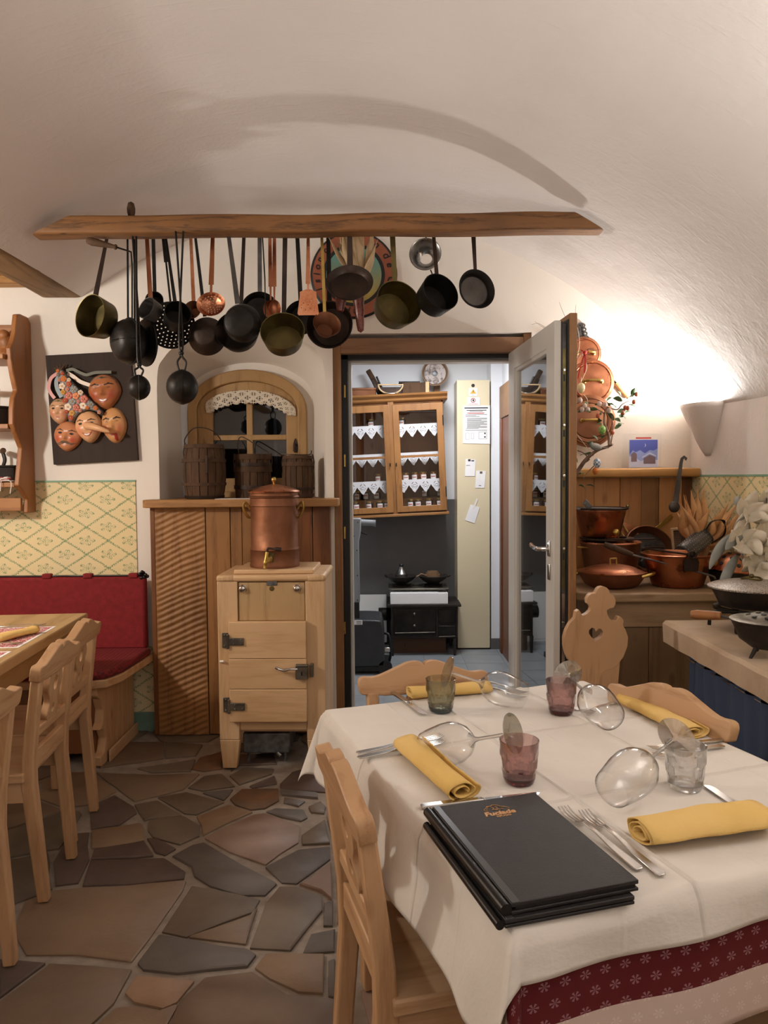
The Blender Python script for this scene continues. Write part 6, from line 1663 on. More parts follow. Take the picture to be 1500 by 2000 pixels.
jar(xl(743), 1, 0.13, -0.5, 1, 'alone on the third board behind the left cupboard door')
w_ = 'in the row on the third board behind the right cupboard door'
for pxx, tn in ((783,-0.9),(795,0.1),(814,-0.4),(829,0.2),(850,-0.2)): jar(xl(pxx), 1, 0.12 if pxx != 829 else 0.10, tn, 1, w_)
w_ = 'in the front row on the bottom board behind the left cupboard door'
for pxx, tn in ((695,0.3),(722,-0.3),(742,0.1),(757,-0.2)): jar(xl(pxx), 0, 0.075, tn, 0, w_)
w_ = 'in the raised back row behind the left cupboard door'
rz_ = 0.083
for pxx, tn in ((683,-0.5),(699,-0.4),(716,-0.3),(737,-0.2)): jar(xl(pxx), 0, 0.20, tn, 0, w_, rz_)
w_ = 'in the front row on the bottom board behind the right cupboard door'
for pxx, tn in ((803,-0.3),(817,-0.1),(838,-0.2),(859,-0.1)): jar(xl(pxx), 0, 0.075, tn, 0, w_)
w_ = 'in the raised back row behind the right cupboard door'
for pxx, tn in ((834,-0.6),(863,-0.2)): jar(xl(pxx), 0, 0.20, tn, 2, w_, rz_)
for (a, b, s) in ((-CW+0.03,-0.03,0),(0.03,CW-0.03,1)):
    MB().box(a, 0.165, SZ[0]-0.004, b, 0.30, SZ[0]+rz_-0.001).build('riser', M['cupboard_x'], cup, 0)
# things on top of the cupboard
def on_cup(pxx, y): 
    x_ = aty(pxx, 780, CYF+y).x - cbx; return CT @ Vector((x_, y, CH+0.055))
t = thing('copper_tray', 'flat rectangular copper tray on the left end of the cupboard top', 'tray', on_cup(706, 0.10))
MB().box(-0.16,-0.07,0,0.155,0.10,0.055).build('tray_body', M['copper_dark'], t, 30, bevel=0.006); MB().box(-0.165,-0.075,0.050,0.16,0.105,0.068).build('tray_rim', M['copper_dark'], t, 30, bevel=0.004)
t = thing('wooden_tongs', 'folding wooden and iron tool leaning up on the cupboard top', 'tool', on_cup(752, 0.20))
MB().bar([(0.02,0,0.012),(-0.10,0.02,0.225)], 0.042, 0.03, up=(0,1,0)).build('wooden_arm', M['barrel'], t, 30, bevel=0.008)
MB().bar([(0.0,-0.02,0.012),(-0.065,-0.01,0.15)], 0.03, 0.02, up=(0,1,0)).build('lower_arm', M['iron_brown'], t, 30, bevel=0.006)
MB().tube([(-0.03,-0.01,0.17),(0.0,0.0,0.10),(0.04,0.0,0.045)], 0.008, 8).build('pivot_strap', M['iron'], t)
t = thing('scoop', 'dark scoop with a pale rim and wire handle on the cupboard top', 'scoop', on_cup(772, 0.06))
MB().grid(lambda u, v: (0.095*cos(pi*(1+u))*(1-0.12*v), -0.06+0.15*v, 0.075+0.070*sin(pi*(1+u))*(1-0.1*v)), 24, 5).build('shell', M['iron_brown'], t, 60, solid=0.004)
MB().prism([(0.09*cos(pi*(1+k/20)), 0.075+0.066*sin(pi*(1+k/20))) for k in range(21)], 0.085, 0.09, 'XZ').build('back_wall', M['iron_brown'], t, 30)
MB().tube([(0.096*cos(pi*(1+k/20)), -0.062, 0.076+0.072*sin(pi*(1+k/20))) for k in range(21)] + [(-0.096,-0.062,0.076)], 0.0065, 8).build('rim', M['husk_pale'], t, 60)
MB().tube(bez([(-0.045,-0.065,0.012),(-0.035,-0.085,0.006),(0,-0.09,0.004),(0.035,-0.085,0.006),(0.045,-0.065,0.012)],4), 0.004, 6).build('wire_handle', M['tin'], t)
t = thing('dark_crate', 'dark low wooden crate with a lid between the scoop and the round dish', 'crate', on_cup(815, 0.14))
MB().box(-0.085,-0.06,0,0.10,0.10,0.095).build('crate_body', M['barrel'], t, 30, bevel=0.004); MB().box(-0.11,-0.02,0.095,0.06,0.12,0.110).build('crate_lid', M['iron'], t, 30, bevel=0.003); MB().box(0.10,-0.07,0,0.13,-0.02,0.10).build('corner_post', M['husk_pale'], t, 30, bevel=0.004)
t = thing('round_dish', 'round enamel sieve dish with a stained pale face hung above the cupboard', 'dish', aty(849, 730, 6.12), 0)
Mt = frame((0,0,0), (0,-1,0.05), (0,0,1))
MB().lathe([(0,0),(0.095,0),(0.104,0.03),(0.108,0.05),(0.100,0.052),(0.088,0.018),(0,0.014)], 44, Mt).build('dish_body', M['chest'], t, 40)
te = NT('stained_enamel'); v_ = te.coord(); ne = te.noise(v_, 16, 6, 0.75)
MB().lathe([(0.025,0.0145),(0.088,0.0185),(0.089,0.020),(0.025,0.016)], 44, Mt, close=True).build('enamel_face', te.bsdf(te.ramp(ne, [(0.42, lin('#5E4A40')), (0.52, lin('#BDB0AA'))]), 0.5), t, 40)
MB().lathe([(0,0.0165),(0.020,0.0165),(0.024,0.0145)], 24, Mt).build('centre_boss', M['zinc'], t, 40)
for s in (-1, 1): MB().bar([(s*0.035,0.03,0.085),(s*0.045,0.05,0.17)], 0.045, 0.012, up=(0,1,0)).build('hanging_strap', M['chest'], t, 30, bevel=0.004)
MB().bar([(0.02,0.05,-0.16),(0.02,0.03,-0.09)], 0.05, 0.03, up=(0,1,0)).build('support_block', M['chest'], t, 30, bevel=0.004)
# cream switch panel with papers
cpx0, cpx1, cpY = aty(893, 1000, 5.95).x, aty(957, 1000, 5.95).x, 5.95
zc_t, zc_b = aty(925, 742, cpY).z, 0.012
cp = thing('cream_cabinet', 'tall narrow cream metal cabinet with warning stickers and taped notes', 'cabinet', ((cpx0+cpx1)/2, cpY, 0))
hwc = (cpx1-cpx0)/2
MB().box(-hwc, 0.0, zc_b, hwc, 0.24, zc_t).build('cabinet_door', M['cream_panel'], cp, 30, bevel=0.004); MB().box(-hwc+0.005, 0.012, 0.0, hwc-0.005, 0.24, zc_b+0.01).build('plinth', M['iron_brown'], cp, 0)
MB().lathe([(0,-0.004),(0.013,-0.003),(0.014,0)], 18, frame((aty(924,753,cpY).x-cp.location.x, -0.0, aty(924,753,cpY).z), (0,1,0))).build('black_knob', M['black'], cp, 40)
def note(name, label, corners, y=-0.003, parent_kind='paper'):
    pts = [aty(a, b, cpY) for a, b in corners]; cx = sum(p.x for p in pts)/len(pts); cz_ = sum(p.z for p in pts)/len(pts)
    t = thing(name, label, parent_kind, (cx, cpY+y, cz_)); P_ = [(p.x-cx, p.z-cz_) for p in pts]
    MB().prism(P_, -0.0006, 0.0006, 'XZ').build('sheet', M['paper'], t, 0)
    def loc(a, b): q = aty(a, b, cpY); return q.x-cx, q.z-cz_
    return t, loc
t, lc = note('warning_sticker', 'white sticker with a yellow electric-shock triangle on the cream cabinet', [(916,758),(932,758),(932,774),(916,774)], parent_kind='sign')
a_, b_, c_ = lc(924,760), lc(930,769), lc(918,769)
MB().prism([a_, b_, c_], -0.0016, -0.0006, 'XZ').build('triangle', plain('hazard_yellow', '#E8A63A', 0.5), t, 0)
z1 = lc(924.5,762.5); MB().prism([(z1[0]-0.002,z1[1]),(z1[0]+0.003,z1[1]),(z1[0]+0.0005,z1[1]-0.008),(z1[0]+0.004,z1[1]-0.008),(z1[0]-0.002,z1[1]-0.022),(z1[0]-0.0005,z1[1]-0.012),(z1[0]-0.004,z1[1]-0.012)], -0.0022, -0.0016, 'XZ').build('bolt', M['ink'], t, 0)
q = lc(924,772.6); text_mesh('400 V', 0.010, Matrix.Translation((q[0], -0.0008, q[1])) @ Matrix.Rotation(pi/2,4,'X'), 'lettering', M['ink'], t, 0.0002)
t, lc = note('prohibition_sticker', 'white sticker with a red ring over a dark hand on the cream cabinet', [(912,776),(937,776),(937,791),(912,791)], parent_kind='sign')
q = lc(924,782); MB().tube([(q[0]+0.016*cos(2*pi*k/24), -0.0012, q[1]+0.016*sin(2*pi*k/24)) for k in range(24)], 0.0028, 6, closed=True).build('red_ring', M['ink_red'], t)
MB().prism([(q[0]-0.008,q[1]),(q[0]-0.002,q[1]+0.010),(q[0]+0.008,q[1]+0.006),(q[0]+0.008,q[1]-0.010),(q[0],q[1]-0.008)], -0.0014, -0.0006, 'XZ').build('hand_mark', M['ink'], t, 0)
MB().box(lc(915,789)[0], -0.0012, lc(915,789)[1]-0.002, lc(934,789)[0], -0.0006, lc(915,789)[1]+0.001).build('small_print', M['ink_red'], t, 0)
t, lc = note('instruction_sheet', 'large printed instruction sheet with diagrams taped to the cream cabinet', [(904,792),(957,792),(957,867),(904,866)])
def line(x0, x1, y, hpx, mat): 
    a = lc(x0, y); b = lc(x1, y); hh = hpx*cpY/1450/2
    MB().box(a[0], -0.0012, a[1]-hh, b[0], -0.0006, a[1]+hh).build('print_line', M[mat], t, 0)
line(907, 953, 797, 2.2, 'ink'); line(911, 950, 801.5, 1.4, 'ink'); line(917, 943, 803.5, 0.8, 'ink'); line(912, 946, 806.5, 1.0, 'ink_red'); line(915, 945, 808, 0.8, 'ink_red')
for i, (x0, x1, y) in enumerate([(909,951,810),(909,930,812),(909,937,813.8),(912,951,817),(912,951,819),(912,940,820.8),(912,951,822.6),(912,951,824.4),(912,945,826.2),(912,951,828),(912,951,829.8),(912,938,831.6),(912,951,833.4),(912,951,835.2),(910,935,837),(909,951,840.5)]): line(x0, x1, y, 0.75, 'ink')
for x0, x1, y0, y1 in ((909.5,916,846,858),(920,925,846,857),(935,950.5,843.5,857)):
    a = lc(x0, y0); b = lc(x1, y1); mb = MB()
    for p, q_ in (((a[0],a[1]),(b[0],a[1])),((b[0],a[1]),(b[0],b[1])),((b[0],b[1]),(a[0],b[1])),((a[0],b[1]),(a[0],a[1]))): mb.tube([(p[0],-0.0009,p[1]),(q_[0],-0.0009,q_[1])], 0.0008, 4)
    mb.build('diagram_box', M['ink'], t, 0)
for yy_ in (846.5, 853.5):
    a = lc(947, yy_); MB().lathe([(0,0.0012),(0.0065,0.001),(0.0065,0)], 14, frame((a[0],-0.0006,a[1]),(0,-1,0))).build('diagram_dot', M['ink'], t, 0)
t, lc = note('small_note', 'narrow white note with a dark printed heading on the cream cabinet', [(909.5,896),(929,898),(927,930),(908,930)])
line(914, 919, 899, 4, 'ink'); line(920.5, 926, 900, 2, 'ink'); line(910.5, 918, 909, 0.8, 'ink')
t, lc = note('stamp_note', 'white slip with a small square stamp on the cream cabinet', [(930,919),(949,920),(946,953),(928,953)])
line(937, 942, 923, 4.5, 'pewter'); line(935, 939.5, 948.5, 1, 'ink')
t, lc = note('tilted_note', 'crooked white slip hanging from a strip of tape on the cream cabinet', [(919,985),(937,991),(927,1022),(908,1016)])
mb = MB(); a, b = lc(925,993), lc(932,974); mb.bar([(a[0],-0.0015,a[1]),(b[0],-0.0015,b[1])], 0.014, 0.0005, up=(0,1,0)); mb.build('tape', M['white'], t, 0)
# range cooker
sv = thing('iron_range', 'small old black iron range cooker under the jar cupboard', 'stove', (aty(828, 1250, 5.75).x, 5.75, 0))
zs_ = lambda py: aty(828, py, 5.75).z
sxl, sxr = aty(764, 1200, 5.75).x - sv.location.x, aty(893, 1200, 5.75).x - sv.location.x
MB().box(sxl, 0, zs_(1247), sxr, 0.36, zs_(1184)).build('range_body', M['cast_iron'], sv, 30, bevel=0.004)
MB().box(sxl-0.03, -0.02, zs_(1185), sxr+0.03, 0.38, zs_(1180)).build('top_plate', M['cast_iron'], sv, 30, bevel=0.003)
for xx in (sxl+0.01, sxr-0.02):
    for yy in (0.0, 0.33): MB().bar([(xx, yy+0.01, 0), (xx, yy+0.01, zs_(1247))], 0.022, 0.022, up=(0,1,0), scales=[0.8,1.2]).build('leg', M['cast_iron'], sv, 30)
xd = sxl + (sxr-sxl)*0.70
dd = MB().box(sxl+0.02, -0.012, zs_(1240), xd-0.01, 0.0, zs_(1190)).build('oven_door', M['iron'], sv, 30, bevel=0.004)
for py in (1198, 1221): MB().ball(((sxl+xd)/2, -0.022, zs_(py)), 0.011).build('knob', M['pewter'], dd, 60)
MB().tube([(sxl+0.03,-0.018,zs_(1235)),(xd-0.02,-0.018,zs_(1234))], 0.004, 6).build('door_rail', M['pewter'], dd)
MB().box(xd+0.005, -0.010, zs_(1217), sxr-0.012, 0.0, zs_(1190)).build('fire_door', M['iron'], sv, 30, bevel=0.004)
MB().box(xd+0.005, -0.010, zs_(1242), sxr-0.012, 0.0, zs_(1222)).build('ash_door', M['iron'], sv, 30, bevel=0.004)
MB().tube([(xd+0.01,-0.014,zs_(1243)),(sxr-0.02,-0.014,zs_(1242))], 0.003, 6).build('ash_rail', M['pewter'], sv)
for xx in (sxl+0.03, sxr-0.08): MB().box(xx, 0.16, zs_(1180), xx+0.02, 0.34, zs_(1154)).build('shelf_post', M['cast_iron'], sv, 0)
MB().box(sxl-0.02, 0.04, zs_(1154), sxr-0.06, 0.37, zs_(1151)).build('warming_shelf', M['pewter'], sv, 30, bevel=0.003)
MB().lathe([(0.05,0),(0.05,0.10)], 20, frame((sxl-0.0,0.2,zs_(1208)),(-1,0,0))).build('flue_stub', M['iron'], sv, 40, solid=0.004)
t = thing('white_box', 'long white cardboard box on the iron range', 'box', (sv.location.x-0.035, 5.76, zs_(1180)))
MB().box(-0.225,-0.0,0,0.225,0.20,0.085).build('carton', M['paper'], t, 30, bevel=0.002); MB().prism([(-0.22,0.02),(0.15,0.01),(0.16,0.14),(-0.2,0.15)], 0.086, 0.089, 'XY').build('loose_sheet', M['paper'], t, 0)
t = thing('brown_box', 'flat brown cardboard box on the floor beneath the iron range', 'box', (sv.location.x-0.03, 5.85, 0))
MB().box(-0.21,0,0,0.21,0.25,0.12).build('carton', plain('brown_card', '#5E4230', 0.8), t, 30, bevel=0.003); MB().box(-0.12,-0.001,0.05,-0.115,0.0,0.08).build('hand_slot', M['black'], t, 0)
for lab, pxx, in_ in (('black skillet with a pouring bottle standing in it on the range shelf', 784, 0), ('black skillet holding a folded brown bundle on the range shelf', 846, 1)):
    q = aty(pxx, 1145, 5.93); t = thing('range_skillet', lab, 'pan', (q.x, 5.93, zs_(1151)), 0)
    MB().lathe([(0,0),(0.07,0),(0.075,0.012),(0.04,0.02),(0.09,0.05),(0.125,0.085),(0.12,0.088),(0.085,0.058),(0,0.05)], 36).build('bowl', M['cast_iron'], t, 40)
    MB().tube([(-0.11,-0.02,0.078),(-0.13,-0.03,0.092)] if in_ == 0 else [(0.11,-0.02,0.078),(0.135,-0.02,0.09)], 0.01, 8).build('spout', M['cast_iron'], t)
    if in_ == 0:
        t2 = thing('pouring_bottle', 'conical silver flask with a dark stopper standing in a skillet', 'flask', (q.x, 5.93, zs_(1151)+0.058))
        MB().lathe([(0,0),(0.048,0),(0.050,0.004),(0.050,0.042),(0.040,0.052),(0.018,0.085),(0.014,0.10),(0,0.10)], 30).build('flask_body', M['tin'], t2, 40)
        MB().lathe([(0,0.100),(0.015,0.100),(0.019,0.112),(0.014,0.122),(0,0.122)], 18).build('stopper', M['black'], t2, 40)
    else:
        t2 = thing('strap_bundle', 'coiled brown leather strap lying in a skillet', 'strap', (q.x-0.005, 5.93, zs_(1151)+0.075))
        for k_ in range(3): MB().lathe([(0.045-0.008*k_,0.0+0.012*k_),(0.050-0.008*k_,0.0+0.012*k_),(0.050-0.008*k_,0.022+0.012*k_),(0.045-0.008*k_,0.022+0.012*k_)], 24, Matrix.Diagonal((1.2,0.8,1,1)), close=True).build('coil', M['chest'], t2, 40)
        MB().tube(bez([(-0.05,-0.02,0.01),(-0.09,-0.03,0.025),(-0.11,-0.03,0.012),(-0.145,-0.03,0.0)],4), 0.007, 6).build('loose_end', M['chest'], t2)
# floor machine
fm = thing('floor_scrubber', 'dark floor scrubbing machine with an upright grey handle behind the door jamb', 'machine', (aty(705, 1250, 5.2).x, 5.2, 0))
zz_ = lambda py: aty(705, py, 5.2).z
bpf = bez2([(-0.25,0.06),(-0.25,0.33),(-0.20,0.385),(0.10,0.39),(0.15,0.36),(0.165,0.25),(0.165,0.06)], 4)
MB().prism(bpf, 0.0, 0.38, 'XZ').build('tank', M['dark_plastic'], fm, 30, bevel=0.012)
MB().box(-0.25, 0.02, 0.015, 0.20, 0.36, 0.06).build('deck', M['black'], fm, 30, bevel=0.008)
for xx in (-0.15, 0.17): MB().lathe([(0,0),(0.05,0),(0.05,0.03),(0,0.03)], 24, frame((xx,0.0,0.05),(0,1,0))).build('wheel', M['black'], fm, 40)
xh0, xh1 = aty(688,1100,5.25).x-fm.location.x, aty(702,1100,5.25).x-fm.location.x
hp_ = [(xh0,zz_(1180)),(xh1,zz_(1180)),(xh1-0.003,zz_(1060)),(xh1+0.012,zz_(1040)),(xh1+0.014,zz_(1013)),(xh0-0.03,zz_(1013)),(xh0-0.02,zz_(1060))]
MB().prism(hp_, 0.06, 0.13, 'XZ').build('handle_column', M['grey_plastic'], fm, 30, bevel=0.008)
MB().tube([(xh1+0.01,0.095,zz_(1022)),(xh1+0.09,0.095,zz_(1023)),(xh1+0.112,0.095,zz_(1024)),(xh1+0.118,0.095,zz_(1024))], [0.024,0.022,0.024,0.027], 14).build('grip', M['grey_plastic'], fm)
MB().tube([(xh1,0.09,zz_(1040)),(xh1+0.06,0.085,zz_(1046))], [0.008,0.006], 8).build('trigger', M['black'], fm)
for px_, py_ in ((699,1020),(691,1047),(688,1075),(697,1075),(690,1124),(698,1124),(690,1172),(698,1172)):
    q = aty(px_, py_, 5.255); MB().lathe([(0.004,0),(0.004,0.004),(0,0.005)], 10, frame((q.x-fm.location.x, 0.06, q.z),(0,-1,0))).build('screw', M['iron'], fm, 40)
MB().box(xh0+0.005,0.07,0.38,xh1-0.005,0.12,zz_(1178)).build('pivot_block', M['black'], fm, 30, bevel=0.004)
MB().box(xh0,-0.002,zz_(1220),xh0+0.07,0.0,zz_(1211)).build('type_label', M['paper'], fm, 0)
for i_ in range(3): MB().box(xh0+0.028,-0.003,zz_(1213.5+i_*2.3)-0.001,xh0+0.062,-0.0015,zz_(1213.5+i_*2.3)+0.002).build('label_line', M['ink'], fm, 0)
MB().tube(bez([(0.165,0.1,0.28),(0.20,0.08,0.26),(0.21,0.08,0.14),(0.20,0.10,0.07)],4), 0.010, 8).build('hose', M['black'], fm)
MB().box(0.165,0.02,0.16,0.205,0.05,0.19).build('latch', M['steel'], fm, 30, bevel=0.003)
t = thing('white_board_panel', 'low white board leaning against the grey pantry wall', 'board', (aty(715,1190,6.14).x, 6.16, 0.0))
MB().prism([(-0.22,0.02),(0.17,0.02),(0.17,0.42),(-0.22,0.42)], -0.01, 0.01, 'XZ').build('sheet', M['white'], t, 0)
MB().box(-0.2,-0.008,0,0.15,0.008,0.025).build('foot', M['white'], t, 0)
# ================================================================== RIGHT CORNER
# ---- plaster sconce
sk = thing('corner_sconce', 'plaster half-cone wall sconce throwing light up the vault corner', 'lamp', (1.695, 3.87, 1.50))
def skf(u, v):
    a = -pi/2 + pi*u; k = (v**0.85)
    return (-(0.015 + 0.125*k)*cos(a), (0.02 + 0.155*k)*sin(a), 0.265*v)
MB().grid(skf, 28, 12).build('cone', M['plaster_vault'], sk, 60, solid=0.010)
MB().box(-0.10, -0.05, 0.19, 0.0, 0.05, 0.2).build('lamp_holder', M['white'], sk, 0)
MB().ball((-0.075, 0, 0.222), 0.016).build('bulb', M['white'], sk, 60)

# ---- board panelling with a log-edged ledge
PY = 4.05
rp = thing('corner_panelling', 'light brown board panelling below the rough ledge in the lit corner', 'panelling', (1.27, PY, 0))
edges = [aty(p, 1000, PY).x for p in (1127, 1160, 1211, 1252, 1287, 1332, 1352)]
edges[0] = 0.86; edges[-1] = 1.68
zld = aty(1230, 932, 3.98).z
for i, (a, b) in enumerate(zip(edges, edges[1:])):
    MB().box(a+0.001-1.27, 0.004*(i % 2), 0.0, b-0.001-1.27, 0.045, zld-0.002).build('board', M[('panel_light', 'panel_light', 'panel_light', 'panel', 'panel_light', 'panel_dark')[i]], rp, 30, bevel=0.002)
mb = rough_beam((0.86, 4.02, zld+0.022), (1.685, 4.02, zld+0.022), 0.13, 0.048, 24, 0.006, 17)
rl = mb.build('corner_ledge', M['board_x'], None, 50); tag(rl, 'rough log-edged wooden ledge below the copper lids', 'ledge')
LZ = zld + 0.048

# ---- copper lids on the wall
def lid_on_wall(label, pxx, py, r, mat, rings, y=WY-0.03):
    c = aty(pxx, py, y); t = thing('copper_cover', label, 'pan lid', c, 0, 'copper lids on the wall')
    Mt = frame((0,0.028,0), (0,-1,0), (0,0,1))
    prof = [(0, 0.0), (r-0.004, 0.0), (r, 0.003), (r, 0.010), (r*0.93, 0.012), (r*0.90, 0.016)]
    for k in rings: prof += [(r*k, 0.020), (r*(k-0.03), 0.017), (r*(k-0.06), 0.021)]
    prof += [(r*0.4, 0.026), (0, 0.028)]
    MB().lathe(prof, 48, Mt).build('disc', M[mat], t, 30)
    MB().tube(bez([(-0.045,-0.002,0.0),(-0.040,-0.030,0.002),(0.0,-0.034,0.003),(0.040,-0.030,0.002),(0.045,-0.002,0.0)],5), 0.0075, 8).build('handle', M['brass_bright'], t)
    for s in (-1, 1): MB().ball((s*0.047, -0.004, 0), 0.011, 0.006, 0.013).build('lug', M['brass_bright'], t, 60)
    return t
lid_on_wall('smallest copper lid, top of the column on the bright wall', 1143, 690, 0.093, 'copper', (0.84,))
lid_on_wall('middle copper lid of the column, a wooden handle behind it', 1158, 745, 0.121, 'copper', (0.86,), WY-0.055)
lid_on_wall('largest ribbed copper lid at the bottom of the column behind the branch', 1153, 822, 0.142, 'copper_dark', (0.86, 0.70), WY-0.075)
t = thing('lid_hanger', 'dark cast-iron bracket from which the copper lids hang', 'bracket', aty(1136, 648, WY-0.015))
mb = MB()
for k in range(4):
    for s in (-1, 1): mb.lathe([(0.005,0),(0.012,0),(0.012,0.008),(0.005,0.008)], 12, frame((s*(0.010+0.006*k), 0.01, 0.035-0.022*k),(0,-1,0)), close=True)
mb.build('pierced_plate', M['iron_grey'], t, 30); MB().box(-0.012,0.008,-0.05,0.012,0.015,0.05).build('back_plate', M['iron_grey'], t, 0)
t = thing('wooden_handled_knife', 'pale wooden handle sticking out from behind the middle copper lid', 'tool', aty(1203, 748, WY-0.012))
q = aty(1227, 776, WY-0.012) - t.location
MB().tube([(-0.05,0,0.055), (0,0,0)], 0.005, 8).build('tang', M['iron'], t)
MB().tube([(0,0,0), q*0.3, q*0.8, q], [0.012,0.014,0.013,0.010], 12).build('wooden_grip', M['husk'], t)

# ---- decorated branch with eggs
eb = thing('egg_branch', 'gnarled twig arrangement with green leaves and rosehips standing on the ledge', 'branch', (0.93, 3.92, LZ))
BYY = 3.90
def BP(x, y, dy=0.0): return aty(x, y, BYY+dy) - eb.location
rr = random.Random(31)
stems = [([(1118,940),(1132,915),(1146,896),(1166,880),(1188,872),(1196,868)], 0.012, 0.006), ([(1190,870),(1188,848),(1181,828),(1181,808),(1186,795)], 0.008, 0.004), ([(1193,868),(1197,840),(1195,812)], 0.004, 0.002),
         ([(1128,925),(1140,905),(1150,897),(1142,886)], 0.007, 0.003), ([(1186,795),(1205,800),(1215,790),(1228,783)], 0.004, 0.002), ([(1181,808),(1168,800),(1150,796)], 0.003, 0.002), ([(1130,690),(1150,683),(1165,684),(1180,682),(1197,683)], 0.0025, 0.0012), ([(1128,700),(1148,682),(1160,680)], 0.002, 0.001), ([(1128,880),(1140,885),(1152,898)], 0.003, 0.002), ([(1160,910),(1150,920),(1138,935)], 0.003, 0.002), ([(1118,650),(1100,610),(1092,590)], 0.0012, 0.0006), ([(1126,640),(1124,610),(1125,595)], 0.0012, 0.0006), ([(1110,655),(1075,645),(1052,632),(1038,634)], 0.0014, 0.0006), ([(1090,650),(1062,640),(1045,628)], 0.0012, 0.0006)]
for pts, r0, r1 in stems:
    P_ = bez([BP(x, y, 0.012*sin(i*2)) for i, (x, y) in enumerate(pts)], 5)
    MB().tube(P_, [r0 + (r1-r0)*i/(len(P_)-1) for i in range(len(P_))], 7).build('twig', M['twig'], eb)
for k, pts in enumerate([[(1128,640),(1132,670),(1127,700)], [(1137,690),(1146,715),(1140,735),(1135,745)], [(1140,770),(1147,780),(1148,792)], [(1128,850),(1142,868),(1152,880)], [(1130,870),(1145,876),(1158,880)]]):
    MB().tube(bez([BP(x, y, -0.01) for x, y in pts], 5), 0.0014, 5).build('raffia', M['lace'], eb)
def leaf_mesh():
    def fn(u, v): 
        w_ = 0.5*sin(pi*min(1, v*1.02))**0.8; return ((u-0.5)*w_, v, 0.10*(abs(u-0.5)*2)**2*w_ + 0.12*sin(pi*v))
    return MB().grid(fn, 4, 8).build('leaf', M['leaf'], eb, 180, solid=0.02).data
lme = leaf_mesh(); first = [o for o in eb.children if o.name.startswith('leaf')][0]
leaf_px = [(1176,792),(1184,785),(1190,794),(1173,806),(1168,800),(1205,806),(1210,815),(1218,812),(1212,824),(1206,830),(1199,822),(1222,818),(1203,797),(1216,783),(1225,780),(1213,776),(1235,776),(1238,783),(1226,791),(1174,820),(1179,830),(1200,838),(1168,862),(1160,870),(1178,856),(1140,795),(1147,800),(1152,806),(1135,803),(1160,890),(1133,890),(1145,948),(1130,948),(1128,905),(1138,925)]
for i, (x, y) in enumerate(leaf_px):
    o = first if i == 0 else first.copy()
    if i: COL.objects.link(o)
    o.location = BP(x, y, rr.uniform(-0.02, 0.01)); s_ = rr.uniform(0.042, 0.062); o.scale = (s_, s_, s_)
    o.rotation_euler = (rr.uniform(-0.6, 1.2), rr.uniform(-1, 1), rr.uniform(0, 6.28))
hip = plain('rosehip', '#B4583C', 0.35); blos = plain('pale_blossom', '#C9B3A8', 0.7)
for i, (x, y) in enumerate([(1221,796),(1226,797),(1243,770),(1238,785),(1216,806),(1168,812),(1196,845)]): MB().ball(BP(x, y, -0.01), 0.011, 0.011, 0.013, 10, 7).build('rosehip', hip, eb, 60)
for i, (x, y) in enumerate([(1133,782),(1142,793),(1148,800),(1171,789),(1182,790),(1137,800),(1190,802)]): MB().ball(BP(x, y, -0.02), 0.013, 0.010, 0.015, 8, 6).build('blossom', blos, eb, 60)
t = thing('sparrow_figure', 'small grey bird figure perched on the twig', 'figurine', aty(1164, 873, 3.885))
MB().ball((0,0,0), 0.032, 0.02, 0.019, M=Matrix.Rotation(0.25,4,'Y')).build('body', M['greyleaf'], t, 60); MB().ball((-0.026,0,0.014), 0.014).build('head', M['greyleaf'], t, 60)
MB().tube([(-0.038,0,0.014),(-0.050,0,0.012)], [0.004,0.0008], 6).build('beak', M['twig'], t); MB().bar([(0.025,0,-0.002),(0.065,0,-0.006)], 0.016, 0.004, up=(0,0,1)).build('tail', M['greyleaf'], t, 40)
def egg(label, x, y, kind, r=0.019, mat2=None):
    t = thing('hanging_egg', label, 'egg', aty(x, y, 3.87), 0, 'decorated eggs on the branch')
    MB().lathe([(r*sin(pi*k/12)*(1+0.12*cos(pi*k/12)), -r*1.35*cos(pi*k/12)*(-1)) if 0 < k < 12 else (0, r*1.35*(1 if k == 0 else -1)*1.0) for k in range(13)], 20).build('shell', kind, t, 60)
    MB().tube([(0,0,r*1.3),(0.003,0.01,r*1.3+0.03)], 0.0012, 5).build('thread', M['lace'], t)
def check_mat(name, c1, c2):
    t_ = NT(name); ck_ = t_.n('ShaderNodeTexChecker'); t_.link(t_.coord(scale=(1,1,1)), ck_.inputs[0]); ck_.inputs['Scale'].default_value = 95
    return t_.bsdf(t_.mix(ck_.outputs['Fac'], lin(c1), lin(c2)), 0.4)
egg('cream egg with a yellow bow hanging before the middle copper lid', 1135, 758, plain('egg_cream', '#E6D8A8', 0.4), 0.020)
egg('green checked egg hanging before the largest copper lid', 1176, 840, check_mat('egg_green', '#9CC46A', '#6E9A48'), 0.018)
egg('blue and white checked egg hanging low on the branch', 1166, 905, check_mat('egg_blue', '#5E86A8', '#E0DED8'), 0.019)
egg('orange egg hanging just above the ledge', 1163, 920, plain('egg_orange', '#D07A34', 0.4), 0.015)
t = thing('red_ribbon', 'bright red ribbon bow hanging from the branch before the smallest copper lid', 'ribbon', aty(1142, 690, 3.87))
rm = plain('red_ribbon_mat', '#B8281E', 0.5)
MB().bar([BP(1143,683)*0+Vector((0,0,0)), (0.003,0,-0.05), (-0.002,0,-0.10)], 0.010, 0.0015, up=(0,1,0)).build('tail', rm, t, 60); MB().bar([(0,0,0),(-0.02,0,-0.06),(-0.035,0,-0.13)], 0.007, 0.0015, up=(0,1,0)).build('tail', rm, t, 60)
MB().ball((0,-0.004,0.004), 0.010).build('knot', rm, t, 60)
